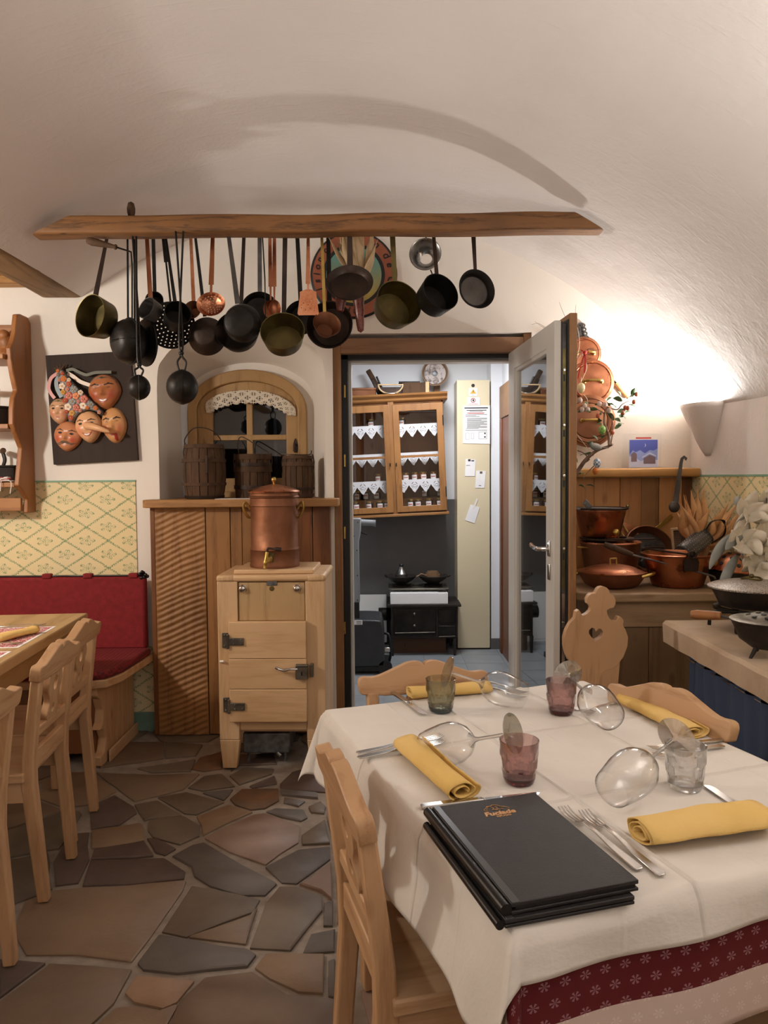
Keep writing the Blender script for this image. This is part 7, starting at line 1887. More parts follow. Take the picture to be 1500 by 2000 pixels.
for s in (-1, 1): MB().tube([(0.0,0,0.004),(s*0.018,-0.004,0.016),(s*0.020,-0.004,0.002),(0,0,0.002)], 0.004, 6).build('loop', rm, t)

# ---- little night picture in an acrylic stand
ps = thing('picture_card', 'small blue night picture of snowy huts in a clear stand on the ledge', 'picture', aty(1256, 884, 4.03))
ps.location.z = LZ; zc = lambda py: aty(1256, py, 4.03).z - LZ
xc = lambda pxx: aty(pxx, 884, 4.03).x - ps.location.x
MB().box(xc(1216), 0.004, 0.0, xc(1292), 0.007, zc(847)).build('acrylic_sheet', M['glass'], ps, 0)
MB().box(xc(1216), -0.03, 0.0, xc(1292), 0.007, 0.003).build('acrylic_foot', M['glass'], ps, 0)
x0, x1, z0, z1 = xc(1229), xc(1284), 0.006, zc(859)
MB().box(x0-0.003, -0.003, z0-0.003, x1+0.003, 0.002, z1+0.003).build('card', M['paper'], ps, 0)
W_, H_ = x1-x0, z1-z0
def art(nm, pts, mat, y): MB().prism([(x0+a*W_, z0+b*H_) for a, b in pts], y, -0.0028, 'XZ').build(nm, mat, ps, 0)
nb_ = plain('night_blue', '#4A56A8', 0.6); sn = plain('snow_blue', '#8FA0D8', 0.6); hw_ = plain('hut_wood', '#6E5A60', 0.6); sw_ = plain('snow_white', '#C9D0EC', 0.6)
art('night_sky', [(0,0),(1,0),(1,1),(0,1)], nb_, -0.0034)
art('mountains', [(0,0.45),(0.12,0.62),(0.22,0.55),(0.38,0.62),(0.55,0.50),(0.72,0.62),(0.85,0.60),(1,0.68),(1,0.2),(0,0.2)], sn, -0.0038)
art('snow_field', [(0,0),(1,0),(1,0.25),(0.7,0.32),(0.4,0.22),(0.2,0.35),(0,0.4)], sw_, -0.0042)
art('hut_wall', [(0.5,0.12),(0.92,0.12),(0.92,0.36),(0.72,0.45),(0.5,0.32)], hw_, -0.0046)
art('hut_roof', [(0.46,0.33),(0.70,0.48),(0.95,0.38),(0.95,0.42),(0.72,0.54),(0.44,0.37)], sw_, -0.0050)
art('chapel', [(0.06,0.2),(0.26,0.2),(0.26,0.48),(0.16,0.56),(0.06,0.48)], hw_, -0.0046)
art('moon', [(0.53+0.045*cos(a), 0.80+0.06*sin(a)) for a in [R(-80+20*k) for k in range(9)]] + [(0.54+0.018*cos(a), 0.80+0.045*sin(a)) for a in [R(80-20*k) for k in range(9)]], M['white'], -0.0044)
MB().box(xc(1242), 0.002, zc(857), xc(1272), 0.0035, zc(854)).build('red_print', M['ink_red'], ps, 0)

# ---- iron strap hooked over the ledge
t = thing('iron_ladle_handle', 'long flat iron ladle handle hooked against the corner panelling', 'ladle', aty(1330, 975, 3.93))
o0 = t.location
MB().bar([aty(1319, 985, 3.90)-o0, aty(1324, 950, 3.91)-o0, aty(1330, 905, 3.92)-o0, aty(1332, 896, 3.92)-o0, aty(1336, 892.5, 3.925)-o0, aty(1340, 895, 3.93)-o0, aty(1339, 899, 3.93)-o0], 1, 1, up=(0,1,0), scales=[(0.030,0.005),(0.026,0.005),(0.016,0.005),(0.015,0.005),(0.015,0.005),(0.012,0.005),(0.008,0.005)]).build('strap', M['iron_grey'], t, 40)
MB().ball(aty(1317, 990, 3.89)-o0, 0.03, 0.012, 0.03).build('spoon_end', M['iron_grey'], t, 60)

# ---- chest
CZ = 0.87
cx0 = 0.885
ch = thing('wooden_chest', 'grey-brown wooden chest in the corner loaded with copper cookware', 'chest', (1.29, 3.68, 0))
lo = lambda x, y: (x-1.29, y-3.68)
tpoly = [lo(cx0+0.06, 3.31), lo(1.685, 3.31), lo(1.685, 4.045), lo(cx0-0.02, 4.045), lo(cx0-0.02, 3.42), lo(cx0, 3.37)]
MB().prism(tpoly, CZ-0.042, CZ, 'XY').build('top_board', M['chest_top'], ch, 30, bevel=0.008)
MB().box(cx0+0.06-1.29, 3.36-3.68, 0.0, 1.685-1.29, 4.0-3.68, CZ-0.042).build('carcass', M['chest'], ch, 30, bevel=0.004)
MB().box(cx0+0.06-1.29, 3.345-3.68, CZ-0.16, 1.685-1.29, 3.362-3.68, CZ-0.042).build('frieze_board', M['chest_top'], ch, 30, bevel=0.003)
for a, b in ((cx0+0.06, 1.20), (1.204, 1.44), (1.444, 1.685)):
    MB().box(a-1.29, 3.350-3.68, 0.03, b-1.29, 3.362-3.68, CZ-0.163).build('front_board', M['chest'], ch, 30, bevel=0.002)

# ---- copper cookware
def pot(name, label, cat, pxx, Y, z, prof, mat, grp='copper cookware on the chest', n=48, x=None):
    c = Vector((aty(pxx, 1100, Y).x if x is None else x, Y, z)); t = thing(name, label, cat, c, 0, grp)
    MB().lathe(prof, n).build('pan_body', M[mat], t, 40); return t
def shell(r0, r1, h, roll=0.004, th_=0.003):
    return [(0,0),(r0-0.01,0),(r0,0.008),(r1,h-roll),(r1+roll,h-roll*0.6),(r1+roll,h+roll*0.4),(r1-th_,h),(r0-th_,0.012),(0,0.006)]
B = pot('copper_pot', 'low copper pot with a flat copper lid under the copper pail', 'pot', 1192, 3.815, CZ, shell(0.125, 0.150, 0.185), 'copper_dark')
MB().lathe([(0,0.202),(0.13,0.196),(0.152,0.192),(0.156,0.186),(0.152,0.1865),(0,0.195)], 48).build('lid', M['copper'], B, 40)
MB().bar([(-0.03,-0.06,0.197),(-0.03,-0.06,0.222),(0.02,-0.06,0.224),(0.022,-0.06,0.199)], 0.014, 0.008, up=(0,1,0)).build('lid_handle', M['copper_dark'], B, 40, bevel=0.002)
MB().bar([(-0.14,-0.05,0.165),(-0.20,-0.07,0.17)], 0.05, 0.008, up=(0,0,1)).build('side_grip', M['brass_bright'], B, 40, bevel=0.003)
t = thing('iron_trivet_ring', 'flat iron ring between the copper pail and the pot below', 'trivet', (B.location.x-0.02, 3.815, CZ+0.203))
MB().lathe([(0.10,0.0),(0.135,0.0),(0.135,0.008),(0.10,0.008)], 40, close=True).build('ring', M['iron_brown'], t, 40); MB().tube([(-0.13,-0.02,0.006),(0.04,-0.12,0.007),(0.20,-0.13,0.010)], 0.005, 6).build('bar', M['iron_brown'], t)
A = pot('copper_pail', 'tapered copper pail with a tin lid and iron bail, topmost of its stack', 'pail', 1172, 3.815, CZ+0.214, shell(0.098, 0.128, 0.140), 'copper')
MB().lathe([(0,0.152),(0.11,0.149),(0.132,0.146),(0.136,0.141),(0,0.145)], 44).build('lid', M['zinc'], A, 40)
MB().bar([(-0.075,-0.09,0.150),(-0.10,-0.10,0.178),(-0.112,-0.10,0.186)], 0.028, 0.005, up=(0,1,0)).build('lid_tab', M['zinc'], A, 40, bevel=0.002)
MB().tube([(0.136*cos(a), 0.136*sin(a), 0.148) for a in [R(-150+10*k) for k in range(31)]], 0.005, 6).build('bail_handle', M['iron_brown'], A)
MB().ball((0.136,-0.01,0.156), 0.009).build('bail_pin', M['brass'], A, 60)
MB().lathe([(0.012,0),(0.008,0.008),(0.015,0.014),(0.018,0.022),(0.013,0.032),(0,0.034)], 18, frame((0.04,-0.112,0.030),(0,-1,0.1))).build('brass_knob', M['brass_bright'], A, 60)
Cc = pot('copper_braiser', 'wide shallow copper braising pan with a domed lid and brass handles', 'pan', 1195, 3.52, CZ, [(0,0),(0.095,0),(0.125,0.015),(0.148,0.05),(0.155,0.070),(0.159,0.072),(0.152,0.072),(0.12,0.02),(0,0.006)], 'copper_dark')
MB().lathe([(0.160,0.072),(0.162,0.076),(0.145,0.080),(0.12,0.086),(0.115,0.090),(0.08,0.100),(0.04,0.107),(0,0.108)], 48).build('lid', M['copper'], Cc, 40)
MB().bar([(-0.014,-0.02,0.105),(-0.014,-0.02,0.135),(0.014,-0.02,0.137),(0.016,-0.02,0.105)], 0.010, 0.008, up=(0,1,0)).build('lid_handle', M['brass_bright'], Cc, 40, bevel=0.002)
for a, b in ((-0.165, 0.06), (0.14, -0.085)):
    d_ = Vector((a, b, 0)).normalized(); p_ = Vector((-d_.y, d_.x, 0))
    MB().tube(bez([d_*0.15 - p_*0.055 + Vector((0,0,0.062)), d_*0.185 - p_*0.035 + Vector((0,0,0.072)), d_*0.192 + Vector((0,0,0.075)), d_*0.185 + p_*0.035 + Vector((0,0,0.072)), d_*0.15 + p_*0.055 + Vector((0,0,0.062))], 5), 0.007, 8).build('side_handle', M['brass_bright'], Cc)
E = pot('copper_cauldron', 'round copper cauldron with an iron bail and brass knob, graters lying in it', 'cauldron', 1323, 3.53, CZ, [(0,0),(0.105,0),(0.118,0.010),(0.132,0.06),(0.150,0.115),(0.158,0.145),(0.166,0.150),(0.168,0.156),(0.162,0.158),(0.152,0.146),(0.128,0.06),(0.11,0.012),(0,0.006)], 'copper')
MB().lathe([(0.012,0),(0.008,0.010),(0.016,0.016),(0.020,0.026),(0.014,0.036),(0,0.038)], 18, frame((0.10,-0.122,0.128),(0.45,-0.9,0.1))).build('brass_knob', M['brass_bright'], E, 60)
MB().prism([(-0.03,0.09),(0.03,0.09),(0.035,0.13),(0.018,0.175),(-0.018,0.175),(-0.035,0.13)], -0.164, -0.158, 'XZ').build('bail_lug', M['iron_brown'], E, 40)
MB().tube(bez([(0.0,-0.168,0.165),(-0.10,-0.16,0.18),(-0.16,-0.09,0.185),(-0.165,0.0,0.18),(-0.12,0.10,0.175),(0.0,0.162,0.170)], 6), 0.005, 6).build('bail_handle', M['iron_brown'], E)
MB().tube([(0.0,-0.175,0.165+0.018*0)]+[(0.016*sin(2*pi*k/12), -0.172, 0.166+0.016*cos(2*pi*k/12)) for k in range(13)], 0.004, 6).build('bail_eye', M['iron_brown'], E)
# leaning copper pan with dark contents
c = aty(1273, 1062, 3.90); t = thing('leaning_copper_pan', 'big copper pan tipped up against the boards with a brass loop handle', 'pan', (c.x, 3.90, CZ), 0, 'copper cookware on the chest')
n_ = Vector((0.05,-0.88,0.47)); Mt = frame((0,0.03,0.14), n_, (0,0,1))
MB().lathe([(0,-0.05),(0.10,-0.05),(0.128,0.0),(0.134,0.004),(0.128,0.006),(0.10,-0.042),(0,-0.042)], 48, Mt).build('pan_body', M['copper_dark'], t, 40)
MB().lathe([(0,-0.03),(0.105,-0.03)], 30, Mt).build('dark_inside', M['cast_iron'], t, 0)
mb = MB(); rr = random.Random(5)
for k in range(14):
    a = rr.uniform(-0.07, 0.08); b = rr.uniform(-0.10, -0.01); mb.tube(bez([Mt @ Vector((a, b, -0.015)), Mt @ Vector((a+rr.uniform(-0.03,0.03), b+0.02, 0.0)), Mt @ Vector((a+rr.uniform(-0.05,0.05), b+0.04, -0.01))], 4), 0.006, 6)
mb.build('dark_scraps', M['cast_iron'], t)
MB().tube([Mt @ Vector((-0.125+0.0,0.07,0.0)), Mt @ Vector((-0.15,0.115,0.004)), Mt @ Vector((-0.12,0.135,0.004)), Mt @ Vector((-0.10,0.095,0.0))], 0.006, 8).build('loop_handle', M['brass_bright'], t)
MB().bar([Mt @ Vector((0.06,0.115,-0.01)), Mt @ Vector((0.17,0.20,-0.02))], 0.022, 0.006, up=(0,1,0)).build('brass_handle', M['brass_bright'], t, 40, bevel=0.002)
# perforated copper strainer behind
c = aty(1212, 1045, 3.97); t = thing('copper_strainer', 'perforated copper strainer standing behind the stack of pots', 'strainer', (c.x, 4.0, CZ), 0, 'copper cookware on the chest')
holes = [[(0.12*rr_*cos(a)+0.003*cos(2*pi*j/6), 0.16+0.12*rr_*sin(a)+0.003*sin(2*pi*j/6)) for j in range(6)] for rr_, nn_ in ((0.3,8),(0.5,14),(0.7,18),(0.88,24)) for a in [2*pi*q_/nn_ for q_ in range(nn_)]]
MB().prism([(0.12*cos(2*pi*k/36), 0.16+0.12*sin(2*pi*k/36)) for k in range(36)], 0.0, 0.003, 'XZ', holes).build('perforated_disc', M['copper_bright'], t, 40)
MB().bar([(0,0.002,0.04),(0,0.002,0.0)], 0.02, 0.006, up=(0,1,0)).build('stem', M['copper'], t, 40)
# long-handled roasting fork across the pots
a_, b_, c_ = aty(1180, 1063, 3.50), aty(1236, 1084, 3.46), aty(1388, 1124, 3.36)
t = thing('long_handled_iron', 'long iron rod with a worn wooden grip lying across the copper pots', 'utensil', a_)
MB().tube([Vector((0,0,0)), (b_-a_)*0.2, (b_-a_)*0.7, b_-a_], [0.012,0.015,0.015,0.011], 12).build('wooden_grip', M['barrel'], t)
MB().tube(bez([b_-a_, (b_-a_).lerp(c_-a_, 0.6), c_-a_, aty(1397, 1131, 3.36)-a_], 5), 0.0045, 7).build('rod', M['iron_grey'], t)
# graters
c = aty(1337, 1040, 3.72); t = thing('flat_grater', 'flat wood-framed grater standing behind the husks', 'grater', (c.x, 3.74, CZ), R(-6), 'graters')
T0 = Matrix.Translation((0,0,0.04)) @ Matrix.Rotation(R(-5), 4, 'Y')
MB().prism([(-0.042,-0.04),(0.042,-0.04),(0.042,0.225),(-0.042,0.225)], -0.008, 0.008, 'XZ', [[(-0.030,0.02),(0.030,0.02),(0.030,0.212),(-0.030,0.212)]], M=T0).build('wooden_frame', M['husk_pale'], t, 30, bevel=0.003)
holes = [[(x_+0.0022*cos(2*pi*j/5), z_+0.0022*sin(2*pi*j/5)) for j in range(5)] for x_ in [-0.024+0.008*k for k in range(7)] for z_ in [0.03+0.009*k for k in range(20)]]
MB().prism([(-0.030,0.02),(0.030,0.02),(0.030,0.212),(-0.030,0.212)], -0.002, 0.0, 'XZ', holes, M=T0).build('rasp_plate', M['iron_grey'], t, 30)
a_, b_ = aty(1338, 1080, 3.46), aty(1374, 1050, 3.52); d_ = (b_-a_).normalized(); L_ = (b_-a_).length + 0.02
t = thing('half_round_grater', 'half-round tin grater with a strap handle lying in the copper cauldron', 'grater', a_, 0, 'graters')
Mt = frame((0,0,0), d_, (0,-0.6,0.8))
MB().grid(lambda u, v: Mt @ Vector((0.045*cos(pi*u*1.0+0.0), 0.045*sin(pi*u), -0.02+L_*v)), 24, 12).build('rasp_shell', M['iron_grey'], t, 60, solid=0.002)
mb = MB()
for i_ in range(9):
    for j_ in range(12): mb.ball(Mt @ Vector((0.046*cos(pi*(i_+0.5)/9), 0.046*sin(pi*(i_+0.5)/9), -0.01+L_*j_/12)), 0.0024, nu=5, nv=4)
mb.build('rasp_points', M['tin'], t, 0)
MB().tube([Mt @ Vector((0.048*cos(2*pi*k/24), 0.048*sin(2*pi*k/24)*(1 if k <= 12 else 0.25), L_-0.018)) for k in range(24)], 0.0035, 6, closed=True).build('end_ring', M['iron_grey'], t)
MB().bar(bez([Mt @ Vector((0.0,0.046,L_-0.02)), Mt @ Vector((0.0,0.08,L_+0.02)), Mt @ Vector((-0.03,0.07,L_+0.07)), Mt @ Vector((-0.06,0.02,L_+0.05)), Mt @ Vector((-0.05,0.0,L_-0.01))], 5), 0.016, 0.003, up=tuple(d_.cross(Vector((0,1,0))))).build('strap_handle', M['iron'], t, 40)
# corn husk bunches
rr = random.Random(12)
for lab, base, tips in (('dried corn husk bunch fanning upward from the cauldron', (1362,1062), [(1322,985),(1335,965),(1345,958),(1358,955),(1366,950),(1378,968),(1330,975),(1350,975),(1372,985),(1385,1005),(1390,990),(1340,990)]),
                        ('dried corn husk bunch leaning over toward the white flowers', (1378,1068), [(1410,990),(1425,985),(1440,988),(1455,1000),(1462,1012),(1465,1025),(1430,1000),(1445,1015),(1420,1005),(1452,1030),(1415,985)])):
    o0 = aty(*base, 3.56); t = thing('corn_husk_bunch', lab, 'corn husks', o0, 0, 'dried corn husks')
    for x, y in tips + [(a_ + rr.uniform(-9, 9), b_ + rr.uniform(-4, 22)) for a_, b_ in tips]:
        mb = MB(); husk_leaf(mb, Vector((rr.uniform(-0.016,0.016), rr.uniform(-0.012,0.012), rr.uniform(-0.01,0.01))), aty(x, y, 3.56+rr.uniform(-0.07,0.07))-o0, rr.uniform(0.026,0.048), rr.uniform(-1.0,1.0), 0.035, 12, rr)
        mb.build('husk', M['husk'], t, 60, solid=0.0012)
    MB().tube([(0,0,0.02), Vector((0.0,0.0,-0.07))], [0.022,0.012], 10).build('stalk', M['husk_pale'], t)
# strainer pot with black holes
SP = pot('dark_pot', 'dark iron pot holding the copper lid with large black holes', 'pot', 1437, 3.50, CZ, shell(0.105, 0.125, 0.075), 'cast_iron', None)
del_ = SP
c = Vector((SP.location.x-0.012, 3.49, CZ+0.077)); t = thing('holed_copper_lid', 'domed copper lid pierced with large black holes beside the white flowers', 'lid', c)
Tt = Matrix.Rotation(R(6), 4, 'Y')
dome = lambda r: 0.085*(1 - (r/0.118)**2)**0.8 if r < 0.118 else 0.0
MB().lathe([(0.118,-0.004),(0.122,0.0)] + [(0.118*k/12, dome(0.118*k/12)) for k in range(11,-1,-1)], 44, Tt).build('dome', M['copper'], t, 60)
for rr_, nn_ in ((0.035,6),(0.07,11),(0.10,16)):
    for k in range(nn_):
        a = 2*pi*k/nn_ + rr_*9; p = Vector((rr_*cos(a), rr_*sin(a), dome(rr_))); nn3 = Vector((cos(a)*rr_*6, sin(a)*rr_*6, 0.6)).normalized()
        MB().lathe([(0,0.002),(0.0095,0.002),(0.0095,-0.002)], 14, Tt @ frame(p, nn3)).build('hole', M['black'], t, 0)
# ---- white cloth flowers
fb_ = thing('cloth_flowers', 'bunch of large off-white fabric flowers with grey leaves by the wallpaper', 'flowers', (1.60, 2.98, 0.80))
def petal(mb, base, direction, L, W, cup, rr):
    d = Vector(direction).normalized(); s_ = d.cross(Vector((rr.uniform(-0.3,0.3), 1, rr.uniform(-0.3,0.3)))).normalized(); n_ = s_.cross(d)
    def fn(u, v):
        w_ = W*sin(pi*min(1, 0.08+v*0.90))**0.7*(1 - 0.25*v); x = (u-0.5)
        p = Vector(base) + d*L*v + s_*w_*x + n_*(cup*L*(v*v*0.9 - v*0.3) + 0.6*w_*(abs(x)*2)**2*0.35)
        return tuple(p)
    mb.grid(fn, 5, 9)
rr = random.Random(77)
for (x, y, R_, up_, lean) in ((1462,1008,0.105,0.8,0.0),(1500,985,0.09,0.9,0.2),(1455,1062,0.125,0.45,-0.4),(1495,1045,0.11,0.7,0.1),(1480,1110,0.11,0.05,-0.5),(1510,1085,0.10,0.3,-0.2),(1492,1130,0.09,-0.1,-0.4)):
    c = aty(x, y, 3.02) - fb_.location
    bl_ = MB()
    for k in range(9):
        a = 2*pi*k/9 + rr.uniform(-0.2,0.2); k2 = 0.75 if k % 2 else 1.0
        d = Vector((cos(a)*0.8 + lean, -0.55 + sin(a)*0.35, up_*0.5 + sin(a)*0.75))
        pm_ = MB(); petal(pm_, c, d, R_*k2*rr.uniform(0.85,1.1), R_*0.62, rr.uniform(-0.6,-0.1), rr); pm_.build('petal', M['petal'], fb_, 180, solid=0.0015)
    MB().tube([c, (c + Vector((0,0.05,-0.1))*0.6), Vector((0.0,0.02,0.0))], 0.004, 6).build('stem', M['greyleaf'], fb_)
for (xa, ya, xb, yb, W) in ((1430,1045,1385,1100,0.05),(1440,1040,1450,1010,0.04),(1440,1085,1405,1150,0.045),(1455,1030,1420,1070,0.05)):
    a_, b_ = aty(xa, ya, 3.02)-fb_.location, aty(xb, yb, 2.99)-fb_.location
    mb = MB(); petal(mb, a_, b_-a_, (b_-a_).length*1.2, W, -0.3, rr); mb.build('leaf', M['greyleaf'], fb_, 180, solid=0.0015)
MB().lathe([(0,0),(0.05,0),(0.07,0.06),(0.05,0.12),(0.055,0.14),(0.05,0.14),(0,0.10)], 24).build('vase', M['stone'], fb_, 50)
MB().ball(aty(1441, 979, 3.05)-fb_.location, 0.016, 0.014, 0.022).build('bud', M['greyleaf'], fb_, 60)

# ---- stone counter along the right wall
SZC = 0.80
cn = thing('stone_counter', 'rough sandstone slab counter along the right wall with a blue curtain below', 'counter', (1.43, 2.1, 0))
def cedge(seed, n=40):
    return [noise.noise(Vector((i*0.35, seed, 0)))*0.006 for i in range(n+1)]
mb = MB(); N = 60; j0, j1, j2 = cedge(1, N), cedge(5, N), cedge(9, N)
ys = [0.9 + (3.04-0.9)*i/N for i in range(N+1)]
prof_ = lambda i: [(1.150+j1[i], SZC-0.088), (1.146+j0[i], SZC-0.012+j2[i]*0.5), (1.158+j2[i], SZC), (1.68, SZC), (1.68, SZC-0.09)]
vs_ = []; fs = []
for i, y in enumerate(ys): vs_ += [(x-1.43, y-2.1, z) for x, z in prof_(i)]
for i in range(N):
    for q in range(5): fs.append((i*5+q, i*5+(q+1) % 5, i*5+5+(q+1) % 5, i*5+5+q))
fs += [tuple(range(5)), tuple(N*5+q for q in range(5))]
mb.add(vs_, fs).build('slab', M['stone'], cn, 30)
MB().box(1.30-1.43, 2.98-2.1, 0, 1.68-1.43, 3.02-2.1, SZC-0.09).build('end_wall', M['chest'], cn, 0)
MB().box(1.30-1.43, 0.95-2.1, 0, 1.68-1.43, 1.0-2.1, SZC-0.09).build('end_wall', M['plaster'], cn, 0)
tcn = NT('blue_curtain'); v_ = tcn.coord(); vo = tcn.n('ShaderNodeTexVoronoi'); tcn.link(tcn.coord(scale=(0.2,1,1)), vo.inputs['Vector']); vo.inputs['Scale'].default_value = 30; vo.inputs['Randomness'].default_value = 0.15
cmat = tcn.bsdf(tcn.mix(tcn.math('LESS_THAN', vo.outputs['Distance'], 0.10), lin('#3E4A64'), lin('#8A93A8')), 0.9)
def cfn(u, v):
    y = 2.97 - 2.0*u; z = 0.02 + (0.665-0.02)*v
    return (1.225-1.43 + 0.022*sin(y*58 + 2*noise.noise(Vector((y*4,0,0))))*(0.55+0.45*(1-v)) + 0.01*noise.noise(Vector((y*6, z*3, 1))), y-2.1, z)
cu_ = thing('blue_curtain', 'gathered slate-blue dotted curtain hanging under the stone counter', 'curtain', (1.43, 2.1, 0))
MB().grid(cfn, 260, 14).build('cloth', cmat, cu_, 180, solid=0.0015)
MB().tube([(1.225-1.43, 2.99-2.1, 0.655), (1.225-1.43, 0.97-2.1, 0.655)], 0.004, 6).build('wire', M['steel'], cu_)
# iron pot on a trivet
q = aty(1462, 1200, 2.86); tv = thing('iron_trivet', 'black iron trivet stand with curled ends on the stone counter', 'trivet', (q.x, 2.84, SZC))
zt_ = aty(1462, 1188, 2.80).z - SZC
MB().lathe([(0.115,zt_-0.012),(0.135,zt_-0.012),(0.135,zt_),(0.115,zt_)], 40, close=True).build('ring', M['iron'], tv, 40)
for a in (R(225), R(320), R(90)):
    MB().bar([(0.125*cos(a),0.125*sin(a),zt_-0.012),(0.132*cos(a),0.132*sin(a),zt_*0.4),(0.130*cos(a),0.130*sin(a),0.01),(0.115*cos(a),0.115*sin(a),0.0)], 0.028, 0.008, up=(cos(a),sin(a),0)).build('leg', M['iron'], tv, 40, bevel=0.002)
MB().tube(bez([(-0.10,-0.09,zt_-0.004),(-0.17,-0.10,zt_-0.002),(-0.20,-0.10,zt_-0.01),(-0.205,-0.10,zt_-0.05)],4), 0.007, 8).build('curled_end', M['iron'], tv)
ip = thing('iron_casserole', 'dark cast-iron casserole with a speckled pale lid on the trivet', 'casserole', (q.x, 2.84, SZC+zt_))
zr_ = aty(1462, 1150, 2.80).z - SZC - zt_
MB().lathe([(0,0),(0.105,0),(0.115,0.008),(0.145,zr_-0.004),(0.150,zr_),(0.140,zr_),(0.11,0.012),(0,0.008)], 44).build('pan_body', M['cast_iron'], ip, 40)
tsp = NT('speckled_enamel'); v_ = tsp.coord(); nsp = tsp.noise(v_, 220, 2)
spm = tsp.bsdf(tsp.ramp(nsp, [(0.42, lin('#6E6258')), (0.55, lin('#B9AFA4'))]), 0.35, 0, tsp.bump(nsp, 0.3, 0.003))
MB().lathe([(0.156,zr_-0.002),(0.158,zr_+0.004),(0.14,zr_+0.012),(0.09,zr_+0.024),(0.03,zr_+0.030),(0,zr_+0.031)], 44).build('lid', spm, ip, 50)
MB().tube([(0.035*cos(2*pi*k/16), 0.035*sin(2*pi*k/16), zr_+0.034+0.003*sin(4*pi*k/16)) for k in range(16)], 0.004, 6, closed=True).build('lid_ornament', M['brass'], ip)
MB().ball((0,0,zr_+0.043), 0.009).build('lid_knob', M['brass'], ip, 60)
# chestnut pan with wooden handle
c = aty(1500, 1258, 2.42); cpn_ = thing('chestnut_roaster', 'round iron chestnut roaster with a pierced lid and wooden handle on the counter', 'roaster', (c.x, 2.42, SZC))
MB().lathe([(0,0.025),(0.05,0.030),(0.088,0.058),(0.105,0.10),(0.112,0.118),(0.116,0.120),(0.105,0.118),(0,0.05)], 40).build('pan_body', M['cast_iron'], cpn_, 50)
MB().lathe([(0.117,0.120),(0.118,0.123),(0.09,0.130),(0.085,0.128),(0.05,0.140),(0,0.143)], 40).build('lid', M['pewter'], cpn_, 50)
for rr_, nn_ in ((0.03,5),(0.06,9)):
    for k in range(nn_):
        a = 2*pi*k/nn_; MB().lathe([(0,0.002),(0.008,0.002),(0.008,-0.002)], 12, frame((rr_*cos(a), rr_*sin(a), 0.1425 if rr_ < 0.05 else 0.137),(cos(a)*0.2,sin(a)*0.2,1))).build('hole', M['black'], cpn_, 0)
for a in (R(200), R(320), R(90)): MB().tube([(0.05*cos(a),0.05*sin(a),0.034),(0.075*cos(a),0.075*sin(a),0.0)], [0.008,0.005], 8).build('leg', M['cast_iron'], cpn_)
o0 = cpn_.location
g0, g1 = aty(1408, 1203, 2.52)-o0, aty(1350, 1200, 2.58)-o0
MB().tube([Vector((-0.11,0.03,0.12)), aty(1450, 1213, 2.48)-o0, g0], 0.0045, 7).build('rod', M['iron_grey'], cpn_)
MB().tube([g0, g0.lerp(g1,0.3), g0.lerp(g1,0.8), g1], [0.014,0.016,0.017,0.013], 12).build('wooden_grip', M['rack'], cpn_)

# ---- heart-back chair
HY = 2.85
hpts = [(650,100),(700,115),(735,150),(745,195),(790,215),(822,270),(825,330),(795,385),(745,393),(703,420),(715,480),(745,530),(790,560),(830,555),(855,500),(900,510),(938,560),(920,610),(960,680),(995,780),(985,900),(930,1040),(850,1140),(790,1190),(700,1208),(650,1240),(615,1310),(600,1400),(560,1560),(310,1560),(320,1350),(300,1180),(260,1110),(190,1070),(150,980),(127,880),(125,780),(150,680),(205,580),(270,515),(285,430),(325,404),(350,440),(375,485),(430,462),(478,420),(487,375),(470,342),(440,325),(435,260),(460,215),(500,192),(550,188),(580,130),(610,108)]
hh = [(aty(1080+x/6.818, 1130+y/6.818, HY)) for x, y in hpts]
hc = Vector((sum(p.x for p in hh)/len(hh), HY, 0))
hrt = [(555,700),(590,662),(625,665),(655,700),(645,750),(610,785),(575,800),(545,825),(525,790),(490,765),(462,720),(465,675),(500,645),(535,655)]
hl_ = [aty(1080+x/6.818, 1130+y/6.818, HY) for x, y in hrt]
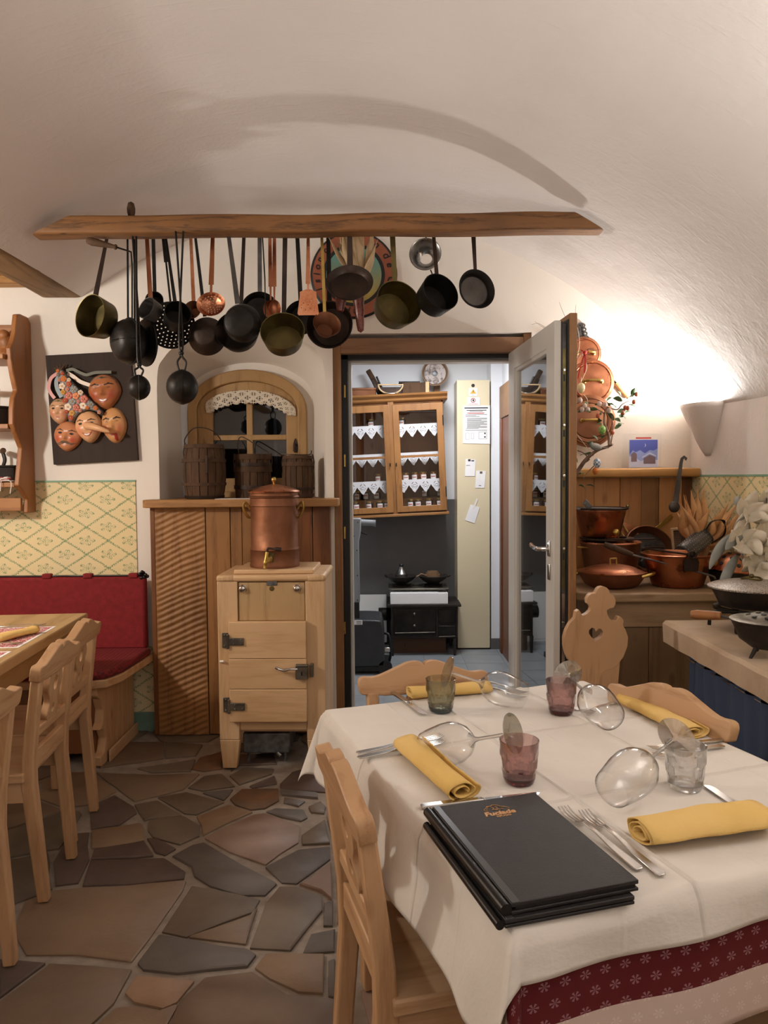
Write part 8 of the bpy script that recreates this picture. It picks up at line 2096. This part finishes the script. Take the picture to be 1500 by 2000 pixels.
hcr = thing('heart_chair', 'carved wooden farmhouse chair with a heart cut in its scrolled back, by the door', 'chair', (hc.x, HY, 0), R(4))
MB().prism([(p.x-hc.x, p.z) for p in hh], -0.014, 0.016, 'XZ', [[(p.x-hc.x, p.z) for p in hl_]], M=Matrix.Translation((0,0,0))).build('back_board', M['pine'], hcr, 40, bevel=0.006)
MB().prism([(-0.07,0.44),(0.07,0.44),(0.09,0.70),(-0.08,0.70)], -0.012, 0.014, 'XZ').build('back_stem', M['pine'], hcr, 30)
MB().prism(bez2([(-0.16,0.04),(0.16,0.04),(0.19,-0.16),(0.17,-0.34),(0,-0.36),(-0.17,-0.34),(-0.19,-0.16),(-0.16,0.04)],4)[:-1], 0.42, 0.45, 'XY').build('seat', M['pine_y'], hcr, 30, bevel=0.006)
for sx in (-1, 1):
    for yy, dy in ((-0.28,-0.05),(-0.01,0.05)): MB().tube([(sx*0.12,yy,0.425),(sx*0.155,yy+dy,0.0)], [0.02,0.014], 10).build('leg', M['pine'], hcr)

# ---- pieces that belong to a part of a thing hang under that part
SUBPART = {'lid_knob': 'lid', 'lid_handle': 'lid', 'lid_ornament': 'lid', 'lid_tab': 'lid', 'tap_lever': 'tap_body', 'bolt': 'triangle', 'label_script': 'paper_label', 'lug': 'handle', 'hole': 'lid', 'bail_eye': 'bail_handle', 'bail_pin': 'bail_handle', 'hanging_eye': 'handle', 'rivet': 'arm', 'screw': 'handle_column', 'label_line': 'type_label', 'spoon_end': 'strap', 'curl': 'rod', 'stopper': 'flask_body', 'dark_ring': 'rim', 'dark_edge': 'rim', 'letter': 'rim', 'dark_bird': 'picture', 'air_slot': 'body', 'beak': 'head', 'spine_strip': 'cover', 'title_lettering': 'cover', 'subtitle_lettering': 'cover', 'marmot_emblem': 'cover'}
for th in [o for o in bpy.data.objects if o.parent is None and 'category' in o]:
    kids = list(th.children)
    for k_ in kids:
        want = SUBPART.get(k_.name.split('.')[0])
        if want is None: continue
        for p_ in kids:
            if p_.name.split('.')[0] == want and p_ is not k_ and p_.location.length < 1e-9:
                k_.parent = p_; break
